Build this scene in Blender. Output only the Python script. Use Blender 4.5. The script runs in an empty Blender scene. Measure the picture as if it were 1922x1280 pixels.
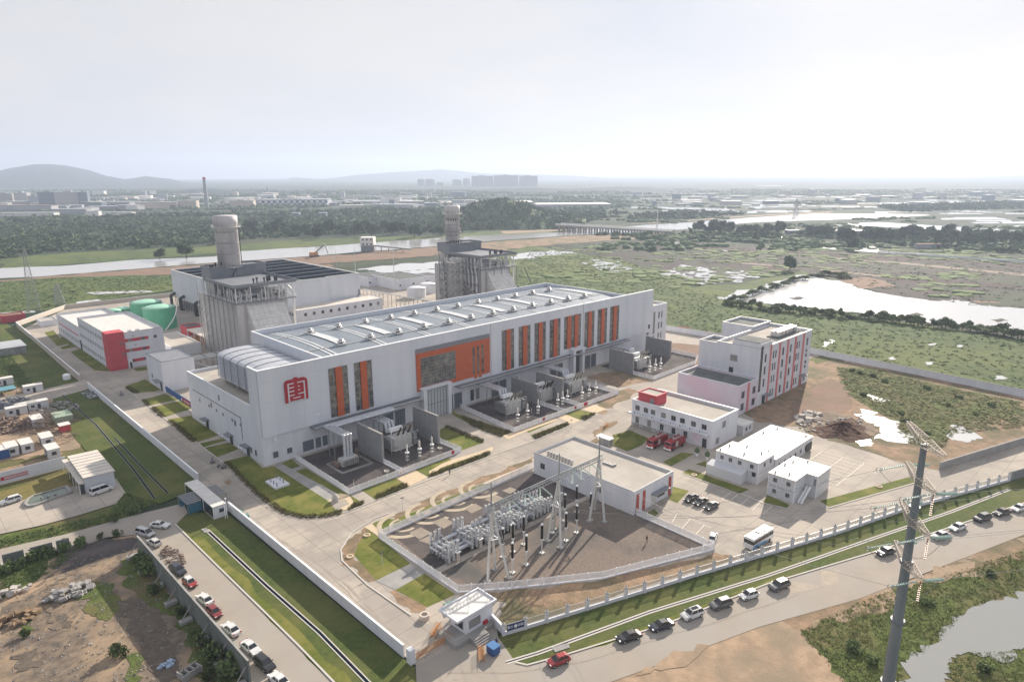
import bpy, bmesh, math, random
from mathutils import Vector, Matrix
random.seed(7)
rnd = random.Random(11)
scn = bpy.context.scene
COL = scn.collection
R = math.radians

# ---------------------------------------------------------------- camera
CAMZ = 80.0
PITCH, ROLL, HEAD, FPX = R(13.87), R(-0.22), R(45.89), 1277.0
cd = bpy.data.cameras.new('camera'); cam = bpy.data.objects.new('camera', cd); COL.objects.link(cam)
cd.sensor_width = 36.0; cd.lens = FPX / 1922.0 * 36.0
cd.clip_start = 1.0; cd.clip_end = 60000.0
FW = Vector((math.cos(HEAD)*math.cos(PITCH), math.sin(HEAD)*math.cos(PITCH), -math.sin(PITCH)))
RT0 = Vector((math.sin(HEAD), -math.cos(HEAD), 0)); UP0 = RT0.cross(FW)
RT = RT0*math.cos(ROLL) + UP0*math.sin(ROLL); UP = -RT0*math.sin(ROLL) + UP0*math.cos(ROLL)
cam.matrix_world = Matrix(((RT.x, UP.x, -FW.x, 0), (RT.y, UP.y, -FW.y, 0), (RT.z, UP.z, -FW.z, CAMZ), (0, 0, 0, 1)))
scn.camera = cam
CAM = Vector((0, 0, CAMZ))

# ---------------------------------------------------------------- sky, sun, exposure
SUN_EL, SUN_AZ = R(24), R(19.4)
w = bpy.data.worlds.new('World'); scn.world = w; w.use_nodes = True
nt = w.node_tree; nt.nodes.clear()
def wn(t, **k):
    n = nt.nodes.new(t)
    for a, b in k.items(): setattr(n, a, b)
    return n
sky = wn('ShaderNodeTexSky', sky_type='NISHITA', sun_disc=False, sun_elevation=SUN_EL, sun_rotation=R(90)-SUN_AZ,
         air_density=1.0, dust_density=1.5, ozone_density=1.0, altitude=0)
tc = wn('ShaderNodeTexCoord'); mp = wn('ShaderNodeMapping'); mp.inputs['Scale'].default_value = (1, 1, 3.2)
nz = wn('ShaderNodeTexNoise'); nz.inputs['Scale'].default_value = 1.6; nz.inputs['Detail'].default_value = 6; nz.inputs['Roughness'].default_value = 0.55
rp = wn('ShaderNodeValToRGB'); rp.color_ramp.elements[0].position = 0.36; rp.color_ramp.elements[1].position = 0.64
rp.color_ramp.elements[0].color = (2.60, 2.74, 3.10, 1); rp.color_ramp.elements[1].color = (3.30, 3.20, 3.20, 1)
mx = wn('ShaderNodeMix', data_type='RGBA'); bg = wn('ShaderNodeBackground'); out = wn('ShaderNodeOutputWorld')
mx.inputs['Factor'].default_value = 0.96          # thin veil of high cloud over the clear sky
bg.inputs['Strength'].default_value = 0.10
L = nt.links.new
L(tc.outputs['Generated'], mp.inputs['Vector']); L(mp.outputs[0], nz.inputs['Vector']); L(nz.outputs['Fac'], rp.inputs['Fac'])
L(sky.outputs[0], mx.inputs['A']); L(rp.outputs['Color'], mx.inputs['B'])
L(mx.outputs['Result'], bg.inputs['Color']); L(bg.outputs[0], out.inputs['Surface'])
sd = bpy.data.lights.new('sun', 'SUN'); sd.energy = 4.1; sd.angle = R(0.6); sd.color = (1.0, 0.89, 0.75)
so = bpy.data.objects.new('sun', sd); COL.objects.link(so)
sv = Vector((math.cos(SUN_EL)*math.cos(SUN_AZ), math.cos(SUN_EL)*math.sin(SUN_AZ), math.sin(SUN_EL)))
so.rotation_euler = sv.to_track_quat('Z', 'Y').to_euler(); so.location = (0, 0, 300)
scn.view_settings.view_transform = 'Standard'; scn.view_settings.look = 'None'
scn.view_settings.exposure = 1.22; scn.view_settings.gamma = 1

# ---------------------------------------------------------------- surveying helpers: pixel of the photo -> point at height z
def ray(px, py): return FW*FPX + RT*(px-961) - UP*(py-640)
def P(px, py, z=0.0):
    d = ray(px, py); t = (z-CAMZ)/d.z
    return CAM + d*t
def PD(px, py, D):                       # point on the ray at horizontal distance D
    d = ray(px, py); return CAM + d*(D/math.hypot(d.x, d.y))
def PXY(px, py, z=0): p = P(px, py, z); return (p.x, p.y)

# ---------------------------------------------------------------- materials
MATS = {}
def mat(name, col, rough=0.7, col2=None, scale=0.5, detail=6, bump=0.0, bscale=None, metal=0.0, spec=0.5,
        wave=None, brick=None, dist=0.1, sharp=(0.35, 0.65), col3=None, scale3=0.03, coat=0, vscale=None, sharp3=(0.45, 0.62)):
    if name in MATS: return MATS[name]
    if rough >= 0.85 and spec == 0.5: spec = 0.12      # earth, foliage and masonry have hardly any sheen
    m = bpy.data.materials.new(name); m.use_nodes = True; t = m.node_tree; N = t.nodes; K = t.links.new
    b = N['Principled BSDF']; b.inputs['Base Color'].default_value = (*col, 1); b.inputs['Roughness'].default_value = rough
    b.inputs['Metallic'].default_value = metal; b.inputs['Specular IOR Level'].default_value = spec
    b.inputs['Coat Weight'].default_value = coat
    co = N.new('ShaderNodeTexCoord'); vec = co.outputs['Object']
    if vscale:
        q = N.new('ShaderNodeMapping'); q.inputs['Scale'].default_value = vscale; K(vec, q.inputs['Vector']); vec = q.outputs[0]
    c_out = None
    def noise(s, d=detail, r=0.6):
        n = N.new('ShaderNodeTexNoise'); n.inputs['Scale'].default_value = s; n.inputs['Detail'].default_value = d
        n.inputs['Roughness'].default_value = r; K(vec, n.inputs['Vector']); return n.outputs['Fac']
    def ramp(src, a, bb, lo, hi):
        r = N.new('ShaderNodeValToRGB'); r.color_ramp.elements[0].position = lo; r.color_ramp.elements[1].position = hi
        r.color_ramp.elements[0].color = a; r.color_ramp.elements[1].color = bb; K(src, r.inputs['Fac']); return r.outputs['Color']
    if col2:
        c_out = ramp(noise(scale), (*col, 1), (*col2, 1), *sharp)
    if col3:
        f = ramp(noise(scale3, 5), (0, 0, 0, 1), (1, 1, 1, 1), *sharp3)
        x = N.new('ShaderNodeMix'); x.data_type = 'RGBA'; K(f, x.inputs['Factor'])
        if c_out: K(c_out, x.inputs['A'])
        else: x.inputs['A'].default_value = (*col, 1)
        x.inputs['B'].default_value = (*col3, 1); c_out = x.outputs['Result']
    if brick:      # (width, height, mortar, colour, axis)
        bw_, bh_, mo, cm, ax = brick
        r_ = N.new('ShaderNodeTexBrick'); q = N.new('ShaderNodeMapping')
        if ax == 'x': q.inputs['Rotation'].default_value = (R(-90), 0, 0)
        if ax == 'y': q.inputs['Rotation'].default_value = (R(-90), 0, R(0))
        if ax == 'y':
            s_ = N.new('ShaderNodeSeparateXYZ'); c_ = N.new('ShaderNodeCombineXYZ'); K(co.outputs['Object'], s_.inputs[0])
            K(s_.outputs['Y'], c_.inputs['X']); K(s_.outputs['Z'], c_.inputs['Y']); K(c_.outputs[0], r_.inputs['Vector'])
        elif ax == 'x':
            s_ = N.new('ShaderNodeSeparateXYZ'); c_ = N.new('ShaderNodeCombineXYZ'); K(co.outputs['Object'], s_.inputs[0])
            K(s_.outputs['X'], c_.inputs['X']); K(s_.outputs['Z'], c_.inputs['Y']); K(c_.outputs[0], r_.inputs['Vector'])
        else: K(co.outputs['Object'], r_.inputs['Vector'])
        r_.offset = 0.0; r_.inputs['Scale'].default_value = 1; r_.inputs['Brick Width'].default_value = bw_; r_.inputs['Row Height'].default_value = bh_
        r_.inputs['Mortar Size'].default_value = mo; r_.inputs['Mortar Smooth'].default_value = 0.2
        x = N.new('ShaderNodeMix'); x.data_type = 'RGBA'; K(r_.outputs['Fac'], x.inputs['Factor'])
        if c_out: K(c_out, x.inputs['A'])
        else: x.inputs['A'].default_value = (*col, 1)
        x.inputs['B'].default_value = (*cm, 1); c_out = x.outputs['Result']
    if c_out: K(c_out, b.inputs['Base Color'])
    if bump or wave:
        bn = N.new('ShaderNodeBump'); bn.inputs['Distance'].default_value = dist
        if wave:   # (scale, axis, strength)
            wv = N.new('ShaderNodeTexWave'); wv.bands_direction = wave[1]; wv.inputs['Scale'].default_value = wave[0]
            K(co.outputs['Object'], wv.inputs['Vector']); K(wv.outputs['Fac'], bn.inputs['Height']); bn.inputs['Strength'].default_value = wave[2]
        else:
            K(noise(bscale or scale*3, 8, 0.7), bn.inputs['Height']); bn.inputs['Strength'].default_value = bump
        K(bn.outputs[0], b.inputs['Normal'])
    MATS[name] = m; return m

def simple(name, col, rough=0.5, metal=0.0): return mat(name, col, rough, metal=metal)

M = {}
M['white']    = mat('white_cladding', (0.67,0.69,0.74), 0.45, (0.58,0.605,0.66), 0.16, 10, wave=(0.8,'X',0.3), dist=0.03, vscale=(1,1,0.08), brick=(4.28,6.1,0.035,(0.47,0.50,0.57),'x'))
M['whiteY']   = mat('white_cladding_side', (0.64,0.67,0.73), 0.45, (0.57,0.60,0.66), 0.25, wave=(0.8,'Y',0.25), dist=0.03, vscale=(1,1,0.15))
M['render']   = mat('white_render', (0.68,0.69,0.73), 0.8, (0.60,0.61,0.66), 0.35, vscale=(1,1,0.25))
M['pinkw']    = mat('pinkish_render', (0.68,0.63,0.68), 0.8, (0.61,0.56,0.63), 0.3, col3=(0.68,0.52,0.60), scale3=0.09)
M['trim']     = mat('bright_trim', (0.78,0.80,0.82), 0.4)
M['orange']   = mat('orange_panel', (0.50,0.105,0.03), 0.5, (0.44,0.085,0.025), 0.6)
M['red']      = mat('red_render', (0.52,0.070,0.088), 0.7, (0.46,0.058,0.075), 0.5)
M['coral']    = mat('coral_stripe', (0.62,0.19,0.19), 0.7)
M['logo']     = mat('logo_red', (0.36,0.006,0.016), 0.45)
M['glass']    = mat('window_glass', (0.012,0.016,0.022), 0.08, (0.035,0.045,0.05), 0.3, spec=0.9, bump=0.05, bscale=0.35, dist=0.3)
M['hallglass']= mat('hall_glass', (0.02,0.025,0.025), 0.12, (0.23,0.21,0.16), 0.42, 4, spec=0.9, bump=0.12, bscale=0.5, dist=0.4, sharp=(0.42,0.60), col3=(0.07,0.075,0.08), scale3=0.9)  # beige and dark patches painted in for reflected surroundings
M['shutter']  = mat('grey_shutter', (0.13,0.155,0.19), 0.5, wave=(1.2,'Z',0.4), dist=0.03)
M['mullion']  = mat('mullion_grey', (0.20,0.21,0.23), 0.5)
M['concrete'] = mat('pale_concrete', (0.36,0.325,0.285), 0.9, (0.315,0.285,0.255), 0.22, bump=0.15, bscale=3, dist=0.02, brick=(5,5,0.06,(0.235,0.21,0.19),'z'), col3=(0.41,0.365,0.315), scale3=0.06, sharp3=(0.47,0.57))
M['lip']      = mat('weathered_lip', (0.21,0.215,0.18), 0.9, (0.13,0.14,0.10), 0.8)
M['drygrass'] = mat('dry_lawn', (0.20,0.165,0.062), 0.95, (0.14,0.125,0.045), 0.6, 9, bump=.6, bscale=4, dist=.08)
M['conc2']    = mat('grey_concrete', (0.34,0.33,0.32), 0.9, (0.27,0.265,0.26), 0.3, bump=0.2, bscale=2, dist=0.03)
M['roofconc'] = mat('roof_screed', (0.40,0.37,0.33), 0.9, (0.34,0.315,0.285), 0.25, brick=(4,4,0.02,(0.30,0.28,0.26),'z'), col3=(0.44,0.41,0.37), scale3=0.12)
M['roofdark'] = mat('dark_roof_membrane', (0.10,0.11,0.11), 0.9, (0.16,0.165,0.16), 0.3)
M['roofmetal']= mat('blue_grey_roof', (0.185,0.220,0.262), 0.42, (0.225,0.26,0.30), 0.12, metal=0.25, wave=(1.1,'X',0.6), dist=0.05)
M['rooflight']= mat('skylight_sheet', (0.62,0.64,0.65), 0.35, (0.52,0.54,0.56), 0.3)
M['vent']     = mat('galvanised', (0.55,0.55,0.54), 0.35, (0.42,0.42,0.42), 0.9, metal=0.6)
M['steel']    = mat('steel_grey', (0.36,0.37,0.38), 0.45, (0.24,0.25,0.26), 0.7, metal=0.4)
M['steelpale']= mat('steel_pale', (0.58,0.58,0.57), 0.45, metal=0.3)
M['pipe']     = mat('aluminium_lagging', (0.58,0.60,0.64), 0.38, (0.46,0.48,0.52), 0.8, metal=0.35)
M['dark']     = mat('dark_grey', (0.035,0.04,0.045), 0.6)
M['black']    = mat('black_rubber', (0.012,0.012,0.013), 0.6)
M['insul']    = mat('dark_insulator', (0.018,0.014,0.012), 0.65, spec=0.15)
M['void_shade']     = mat('painted_opening_shade', (0.010,0.016,0.026), 1.0, spec=0.0)  # near-black colour painted in place of shade inside openings
M['greycap']  = mat('grey_metal_roof', (0.20,0.215,0.24), 0.55, (0.16,0.17,0.195), 0.3)
M['hrsg']     = mat('boiler_casing', (0.52,0.51,0.505), 0.6, (0.36,0.35,0.35), 0.5, wave=(0.55,'Y',0.9), dist=0.15, vscale=(1,1,0.1), sharp=(0.3,0.7))
M['hrsgx']    = mat('boiler_casing_front', (0.40,0.39,0.385), 0.6, (0.25,0.24,0.24), 0.5, wave=(0.55,'X',0.9), dist=0.15, vscale=(1,1,0.1), sharp=(0.3,0.7))
M['duct']     = mat('pale_inlet_duct', (0.62,0.61,0.60), 0.5, (0.48,0.47,0.46), 0.4, brick=(2.2,2.2,0.05,(0.30,0.27,0.25),'x'))
M['stack']    = mat('chimney_metal', (0.56,0.54,0.54), 0.6, (0.42,0.40,0.41), 0.35, vscale=(1,1,0.25), col3=(0.34,0.31,0.31), scale3=0.12, sharp3=(0.55,0.7))
M['tank']     = mat('green_tank', (0.09,0.40,0.24), 0.45, (0.07,0.33,0.20), 0.3)
M['tanktop']  = mat('green_tank_roof', (0.30,0.58,0.44), 0.5)
M['navy']     = mat('dark_blue_louvre', (0.02,0.035,0.055), 0.5, wave=(0.9,'Z',0.6), dist=0.05)
M['firewall'] = mat('fire_wall_blocks', (0.30,0.31,0.32), 0.9, (0.25,0.26,0.27), 0.5, brick=(0.9,0.75,0.05,(0.13,0.135,0.14),'y'))
M['fence']    = mat('fence_white', (0.82,0.82,0.84), 0.5)
M['gravel']   = mat('dark_gravel', (0.098,0.088,0.087), 0.95, (0.055,0.050,0.052), 2.5, bump=0.6, bscale=7, dist=0.05, col3=(0.125,0.105,0.10), scale3=0.12)
M['gravelb']  = mat('brown_gravel', (0.215,0.172,0.142), 0.95, (0.145,0.122,0.108), 1.6, bump=0.6, bscale=6, dist=0.05, col3=(0.10,0.097,0.094), scale3=0.07, sharp3=(0.48,0.64))
M['grass']    = mat('lawn_grass', (0.130,0.152,0.030), 0.95, (0.086,0.110,0.024), 0.9, 9, bump=0.8, bscale=6, dist=0.08, col3=(0.185,0.178,0.050), scale3=0.16)
M['grassd']   = mat('rough_grass', (0.095,0.120,0.034), 0.95, (0.055,0.080,0.024), 0.9, 9, bump=0.8, bscale=5, dist=0.12, col3=(0.12,0.125,0.042), scale3=0.07)
M['marsh']    = mat('marsh_field', (0.108,0.145,0.052), 0.95, (0.055,0.084,0.034), 0.11, 10, bump=0.9, bscale=0.5, dist=0.8, col3=(0.12,0.145,0.05), scale3=0.02, vscale=(1.0,0.45,1))
M['ground']   = mat('far_ground', (0.050,0.078,0.042), 0.95, (0.024,0.042,0.030), 0.012, 8, bump=0.8, bscale=0.08, dist=3, col3=(0.075,0.085,0.055), scale3=0.004)
M['darksoil'] = mat('dark_wet_soil', (0.046,0.033,0.034), 0.9, (0.026,0.024,0.024), 0.10, 9, bump=0.8, bscale=0.4, dist=0.5, col3=(0.040,0.058,0.030), scale3=0.018, vscale=(0.6,1.4,1))
M['soil']     = mat('bare_soil', (0.34,0.235,0.155), 0.95, (0.21,0.15,0.105), 0.35, bump=0.9, bscale=1.3, dist=0.25, col3=(0.13,0.12,0.07), scale3=0.07)
M['sand']     = mat('sandy_soil', (0.40,0.29,0.20), 0.95, (0.29,0.215,0.15), 0.35, 10, bump=0.7, bscale=2.5, dist=0.12, col3=(0.25,0.20,0.145), scale3=0.09, sharp=(0.38,0.60))
M['rubble']   = mat('rubble_ground', (0.215,0.17,0.13), 0.95, (0.12,0.10,0.082), 0.55, 12, bump=0.5, bscale=4, dist=0.08, col3=(0.30,0.225,0.155), scale3=0.12, sharp=(0.35,0.62))
M['redearth'] = mat('red_earth_bank', (0.25,0.165,0.125), 0.95, (0.19,0.14,0.10), 0.08, bump=0.6, bscale=0.4, dist=0.5)
M['road']     = mat('concrete_road', (0.345,0.305,0.26), 0.9, (0.305,0.27,0.235), 0.18, bump=0.15, bscale=2.5, dist=0.02, col3=(0.33,0.305,0.275), scale3=0.05)
M['paving']   = mat('cream_paving', (0.60,0.48,0.33), 0.85, (0.52,0.42,0.30), 0.8, brick=(0.8,0.8,0.02,(0.40,0.33,0.25),'z'))
M['kerb']     = mat('kerb_stone', (0.50,0.475,0.44), 0.85)
M['paint']    = mat('road_paint', (0.74,0.69,0.60), 0.8)
M['leaf']     = mat('leaves', (0.090,0.130,0.050), 0.85, (0.135,0.175,0.070), 0.25)
M['leafd']    = mat('far_leaves', (0.058,0.095,0.048), 0.9, (0.110,0.155,0.075), 0.012, sharp=(0.4,0.6))
M['leafy']    = mat('yellow_leaves', (0.165,0.170,0.060), 0.85, (0.115,0.130,0.045), 0.3)
M['marshleaf']= mat('marsh_leaves', (0.095,0.140,0.048), 0.9, (0.125,0.170,0.06), 0.1)
M['wild']     = mat('wild_grass', (0.125,0.155,0.045), 0.95, (0.070,0.095,0.030), 0.5, 10, bump=1.0, bscale=2, dist=0.25, col3=(0.15,0.125,0.06), scale3=0.09)
M['siteroad'] = mat('site_road_concrete', (0.345,0.312,0.275), 0.9, (0.300,0.272,0.245), 0.16, 9, bump=0.15, bscale=2.5, dist=0.02, brick=(4.5,4.5,0.07,(0.215,0.195,0.175),'z'), col3=(0.40,0.355,0.305), scale3=0.07, sharp3=(0.48,0.56))
M['farsoil']  = mat('far_field_soil', (0.075,0.050,0.048), 0.95, (0.050,0.038,0.038), 0.05)
M['hedge']    = mat('hedge_leaves', (0.155,0.120,0.055), 0.9, (0.105,0.115,0.04), 1.5)
M['glass2']   = mat('window_glass_sky_tint', (0.10,0.12,0.14), 0.1, (0.05,0.06,0.07), 0.4, spec=0.9)  # lighter base colour painted in for reflected sky
M['blind']    = mat('window_blind', (0.28,0.27,0.25), 0.4, (0.20,0.20,0.19), 0.6)
M['bark']     = mat('bark', (0.10,0.075,0.055), 0.9)
M['hill']     = mat('hill_cover', (0.024,0.042,0.040), 0.95, (0.016,0.030,0.032), 0.006)
M['blue']     = mat('blue_paint', (0.02,0.085,0.26), 0.5)
M['navysign'] = mat('navy_sign', (0.008,0.018,0.11), 0.5)
M['bannerred']= mat('banner_red', (0.42,0.02,0.03), 0.6)
M['cream']    = mat('cream_wall', (0.50,0.44,0.38), 0.8)
M['farwhite'] = mat('far_white', (0.72,0.70,0.67), 0.8)
M['fargrey']  = mat('far_grey', (0.30,0.32,0.35), 0.8)
M['farbeige'] = mat('far_beige', (0.55,0.51,0.46), 0.9, brick=(5,3.3,0.7,(0.30,0.31,0.33),'x'))
M['farblue']  = mat('far_bluegrey', (0.22,0.27,0.34), 0.9, brick=(5,3.3,0.7,(0.13,0.16,0.20),'x'))
M['tower']    = mat('tower_wall', (0.42,0.41,0.41), 0.8, brick=(9,3.2,1.1,(0.22,0.23,0.25),'x'))
M['farroof']  = mat('far_roof', (0.42,0.43,0.45), 0.6, (0.30,0.32,0.35), 0.02)
M['panel']    = mat('precast_panel', (0.20,0.215,0.20), 0.85, (0.145,0.16,0.15), 0.5, vscale=(1,1,0.3))
M['contain']  = mat('container_panel', (0.56,0.58,0.62), 0.5, wave=(1.3,'X',0.5), dist=0.05)
M['containY'] = mat('container_panel_side', (0.56,0.57,0.60), 0.5, wave=(1.3,'Y',0.5), dist=0.05)
M['roofwhite']= mat('white_roof_sheet', (0.66,0.64,0.61), 0.6, (0.56,0.545,0.52), 0.4, brick=(40,2.4,0.03,(0.45,0.44,0.43),'z'))
M['polyroof'] = mat('pale_shed_roof', (0.62,0.57,0.51), 0.7, (0.55,0.50,0.45), 0.5)
M['barrier']  = mat('orange_barrier', (0.50,0.22,0.06), 0.6)
M['debris']   = mat('white_debris', (0.52,0.49,0.45), 0.9, (0.35,0.32,0.29), 1.2)
M['rebar']    = mat('rusty_rebar', (0.13,0.085,0.065), 0.8, (0.20,0.16,0.14), 1.5)
M['poolgreen']= mat('pool_water_green', (0.10,0.13,0.095), 0.15)
M['skin']     = mat('skin', (0.42,0.25,0.18), 0.6)
M['scaff']    = mat('scaffold_tube', (0.30,0.285,0.26), 0.6)

def water_mat(name, col, rough, bs, bstr, patch=None):
    m = mat(name, col, rough, spec=1.0, bump=bstr, bscale=bs, dist=0.3)
    m.node_tree.nodes['Principled BSDF'].inputs['IOR'].default_value = 1.5
    return m
M['river']  = water_mat('river_water', (0.38,0.375,0.36), 0.16, 0.06, 0.06)
M['pond']   = water_mat('pond_water', (0.50,0.50,0.49), 0.12, 0.10, 0.05)
M['pondnear'] = water_mat('near_pond_water', (0.24,0.245,0.235), 0.08, 0.5, 0.10)

# ---------------------------------------------------------------- mesh builder
OFF = {}
class MB:
    def __init__(s): s.v = []; s.f = []
    def add(s, vs, fs):
        o = len(s.v); s.v += [tuple(v) for v in vs]; s.f += [tuple(i+o for i in f) for f in fs]; return s
    def box(s, x0, y0, z0, x1, y1, z1):
        vs = [(x0,y0,z0),(x1,y0,z0),(x1,y1,z0),(x0,y1,z0),(x0,y0,z1),(x1,y0,z1),(x1,y1,z1),(x0,y1,z1)]
        return s.add(vs, [(3,2,1,0),(4,5,6,7),(0,1,5,4),(1,2,6,5),(2,3,7,6),(3,0,4,7)])
    def obox(s, c, sx, sy, sz, rz=0.0, ry=0.0):
        m = Matrix.Rotation(rz, 3, 'Z') @ Matrix.Rotation(ry, 3, 'Y')
        vs = [Vector(c) + m @ Vector((a*sx/2, b*sy/2, d*sz/2)) for d in (-1,1) for a, b in ((-1,-1),(1,-1),(1,1),(-1,1))]
        return s.add(vs, [(3,2,1,0),(4,5,6,7),(0,1,5,4),(1,2,6,5),(2,3,7,6),(3,0,4,7)])
    def bar(s, a, b, t, n=4):
        return s.cyl(a, b, t/2 if n > 4 else t*0.62, n=n)
    def cyl(s, a, b, r, r2=None, n=12, cap=True):
        a = Vector(a); b = Vector(b); d = b-a
        if d.length < 1e-6: return s
        r2 = r if r2 is None else r2
        q = d.to_track_quat('Z', 'Y'); off = math.pi/4 if n == 4 else 0
        vs = []
        for p, rr in ((a, r), (b, r2)):
            for i in range(n):
                t = 2*math.pi*i/n + off; vs.append(p + q @ Vector((rr*math.cos(t), rr*math.sin(t), 0)))
        fs = [(i, (i+1)%n, n+(i+1)%n, n+i) for i in range(n)]
        if cap: fs += [tuple(range(n-1,-1,-1)), tuple(range(n,2*n))]
        return s.add(vs, fs)
    def lathe(s, c, prof, n=16):
        c = Vector(c); vs = []; fs = []
        for r_, z in prof:
            for i in range(n):
                t = 2*math.pi*i/n; vs.append(c + Vector((r_*math.cos(t), r_*math.sin(t), z)))
        for k in range(len(prof)-1):
            for i in range(n): fs.append((k*n+i, k*n+(i+1)%n, (k+1)*n+(i+1)%n, (k+1)*n+i))
        fs += [tuple(range(n-1,-1,-1)), tuple(range((len(prof)-1)*n, len(prof)*n))]
        return s.add(vs, fs)
    def prism(s, pts, z0, z1):
        n = len(pts); a = sum(pts[i][0]*pts[(i+1)%n][1]-pts[(i+1)%n][0]*pts[i][1] for i in range(n))
        if a < 0: pts = pts[::-1]
        vs = [(p[0],p[1],z0) for p in pts] + [(p[0],p[1],z1) for p in pts]
        return s.add(vs, [tuple(range(n-1,-1,-1)), tuple(range(n,2*n))] + [(i,(i+1)%n,n+(i+1)%n,n+i) for i in range(n)])
    def poly(s, pts):
        return s.add(pts, [tuple(range(len(pts)))])
    def path(s, pts, r, n=8):
        for a, b in zip(pts, pts[1:]): s.cyl(a, b, r, n=n)
        return s
    def build(s, name, m, parent=None, smooth=False, **tags):
        off = Vector((0,0,0))
        if parent is not None: off = OFF.get(parent.name, Vector((0,0,0)))
        me = bpy.data.meshes.new(name); me.from_pydata([(v[0]-off.x, v[1]-off.y, v[2]-off.z) for v in s.v], [], s.f)
        me.materials.append(m)
        if smooth:
            me.polygons.foreach_set('use_smooth', [True]*len(me.polygons))
        me.update(); o = bpy.data.objects.new(name, me); COL.objects.link(o)
        if parent is not None:
            o.parent = parent; OFF[o.name] = off
        for k, v in tags.items(): o[k] = v
        return o

def thing(name, label, cat, loc=(0,0,0), rz=0.0, group=None):
    o = bpy.data.objects.new(name, None); o.empty_display_size = 0.5; COL.objects.link(o)
    o.location = loc; o.rotation_euler = (0,0,rz); OFF[o.name] = Vector(loc) if rz == 0 else Vector((0,0,0))
    o['label'] = label; o['category'] = cat
    if group: o['group'] = group
    return o
def tag(o, label, cat, group=None):
    o['label'] = label; o['category'] = cat
    if group: o['group'] = group
    return o
def copy_tree(o, parent=None):
    c = o.copy(); COL.objects.link(c)
    if parent is not None: c.parent = parent
    for ch in list(o.children): copy_tree(ch, c)
    return c
class Proto:
    def __init__(s, root): s.root = root; s.used = False
    def put(s, loc, rz=0.0, label=None, group=None, scale=None):
        o = copy_tree(s.root) if s.used else s.root
        s.used = True; o.location = loc; o.rotation_euler = (0,0,rz)
        if scale: o.scale = scale if hasattr(scale, '__len__') else (scale,)*3
        if label: o['label'] = label
        if group: o['group'] = group
        return o
ORD = ['first','second','third','fourth','fifth','sixth','seventh','eighth','ninth','tenth','eleventh','twelfth','thirteenth','fourteenth',
       'fifteenth','sixteenth','seventeenth','eighteenth','nineteenth','twentieth','twenty-first','twenty-second','twenty-third','twenty-fourth','twenty-fifth','twenty-sixth','twenty-seventh','twenty-eighth']

# ---------------------------------------------------------------- ground sheets
def jit(pts, amp=0.012, n=4, seed=1):
    rr = random.Random(seed); out = []
    for i in range(len(pts)):
        a = Vector(pts[i]); b = Vector(pts[(i+1)%len(pts)]); out.append(a)
        l = (b-a).length; d = math.hypot((a.x+b.x)/2, (a.y+b.y)/2)
        if l < 0.5: continue
        nn = Vector((-(b-a).y, (b-a).x))/l
        for k in range(1, n):
            t = k/n + rr.uniform(-.1,.1)/n
            out.append(a.lerp(b, t) + nn*rr.gauss(0, 1)*min(amp*d, l*0.07))
    return [(p.x, p.y) for p in out]
def sheet(name, m, polys, z, kind='structure', natural=0.0, px=True, label=None, cat=None):
    """flat ground sheet; overlapping outlines are merged so no two faces coincide"""
    vs = []; fs = []
    for i, pp in enumerate(polys):
        pts = [PXY(*q) for q in pp] if px else [tuple(q) for q in pp]
        if natural: pts = jit(pts, natural, 6, i*7+len(pp))
        a = sum(pts[k][0]*pts[(k+1)%len(pts)][1]-pts[(k+1)%len(pts)][0]*pts[k][1] for k in range(len(pts)))
        if a < 0: pts = pts[::-1]
        fs.append(list(range(len(vs), len(vs)+len(pts)))); vs += [Vector(p) for p in pts]
    from mathutils.geometry import delaunay_2d_cdt
    ov, oe, of, _a, _b, src = delaunay_2d_cdt(vs, [], fs, 1, 1e-4)
    of = [f for f, q in zip(of, src) if q]
    s = MB(); s.v = [(v.x, v.y, z) for v in ov]
    for f in of:
        a = sum(ov[f[k]].x*ov[f[(k+1)%len(f)]].y-ov[f[(k+1)%len(f)]].x*ov[f[k]].y for k in range(len(f)))
        if abs(a) > 1e-7: s.f.append(tuple(f) if a > 0 else tuple(f[::-1]))
    o = s.build(name, m); o['kind'] = kind
    return o
def strip(pts, w):          # polygon ribbon round a centre line (world xy)
    L_, R_ = [], []
    for i, p in enumerate(pts):
        p = Vector(p); a = Vector(pts[max(i-1,0)]); b = Vector(pts[min(i+1,len(pts)-1)]); d = (b-a).normalized()
        nn = Vector((-d.y, d.x))*w/2; L_.append(tuple(p+nn)); R_.append(tuple(p-nn))
    return L_ + R_[::-1]
# ================================================================ GROUND
g = MB(); n = 64
g.poly([(11500*math.cos(2*math.pi*i/n), 11500*math.sin(2*math.pi*i/n), -0.30) for i in range(n)])
o = g.build('ground', M['ground']); o['kind'] = 'structure'

# --- far and middle distance
sheet('far_grass_bank', M['marsh'], [[(0,505),(0,486),(130,474),(400,462),(520,452),(700,446),(830,442),(930,434),(1060,431),(1060,437),(826,447),(640,460),(446,472),(253,488)]], -0.10, natural=.004)
sheet('river', M['river'], [[(-60,508),(0,503.5),(133,498),(253,488),(403,481.5),(446,472),(640,460),(826,446.5),(940,440),(1053,436),(1150,427),(1280,418.5),(1400,409),(1530,401),(1731,402.5),(1745,404.5),
     (1600,411),(1430,417),(1330,425),(1280,431),(1180,437),(1073,442),(913,453),(826,462),(640,476),(566,482),(400,493),(300,501),(186,510),(77,519),(0,522.5),(-60,526)]], -0.05, natural=.0015)
sheet('red_earth_bank', M['redearth'], [[(0,526),(77,520),(186,511),(300,502),(400,494),(640,478),(826,463),(913,455),(830,478),(760,484),(700,488),(600,495),(640,500),(560,505),(480,506),(330,515),(200,519),(60,530)]], -0.08, natural=.003)
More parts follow.
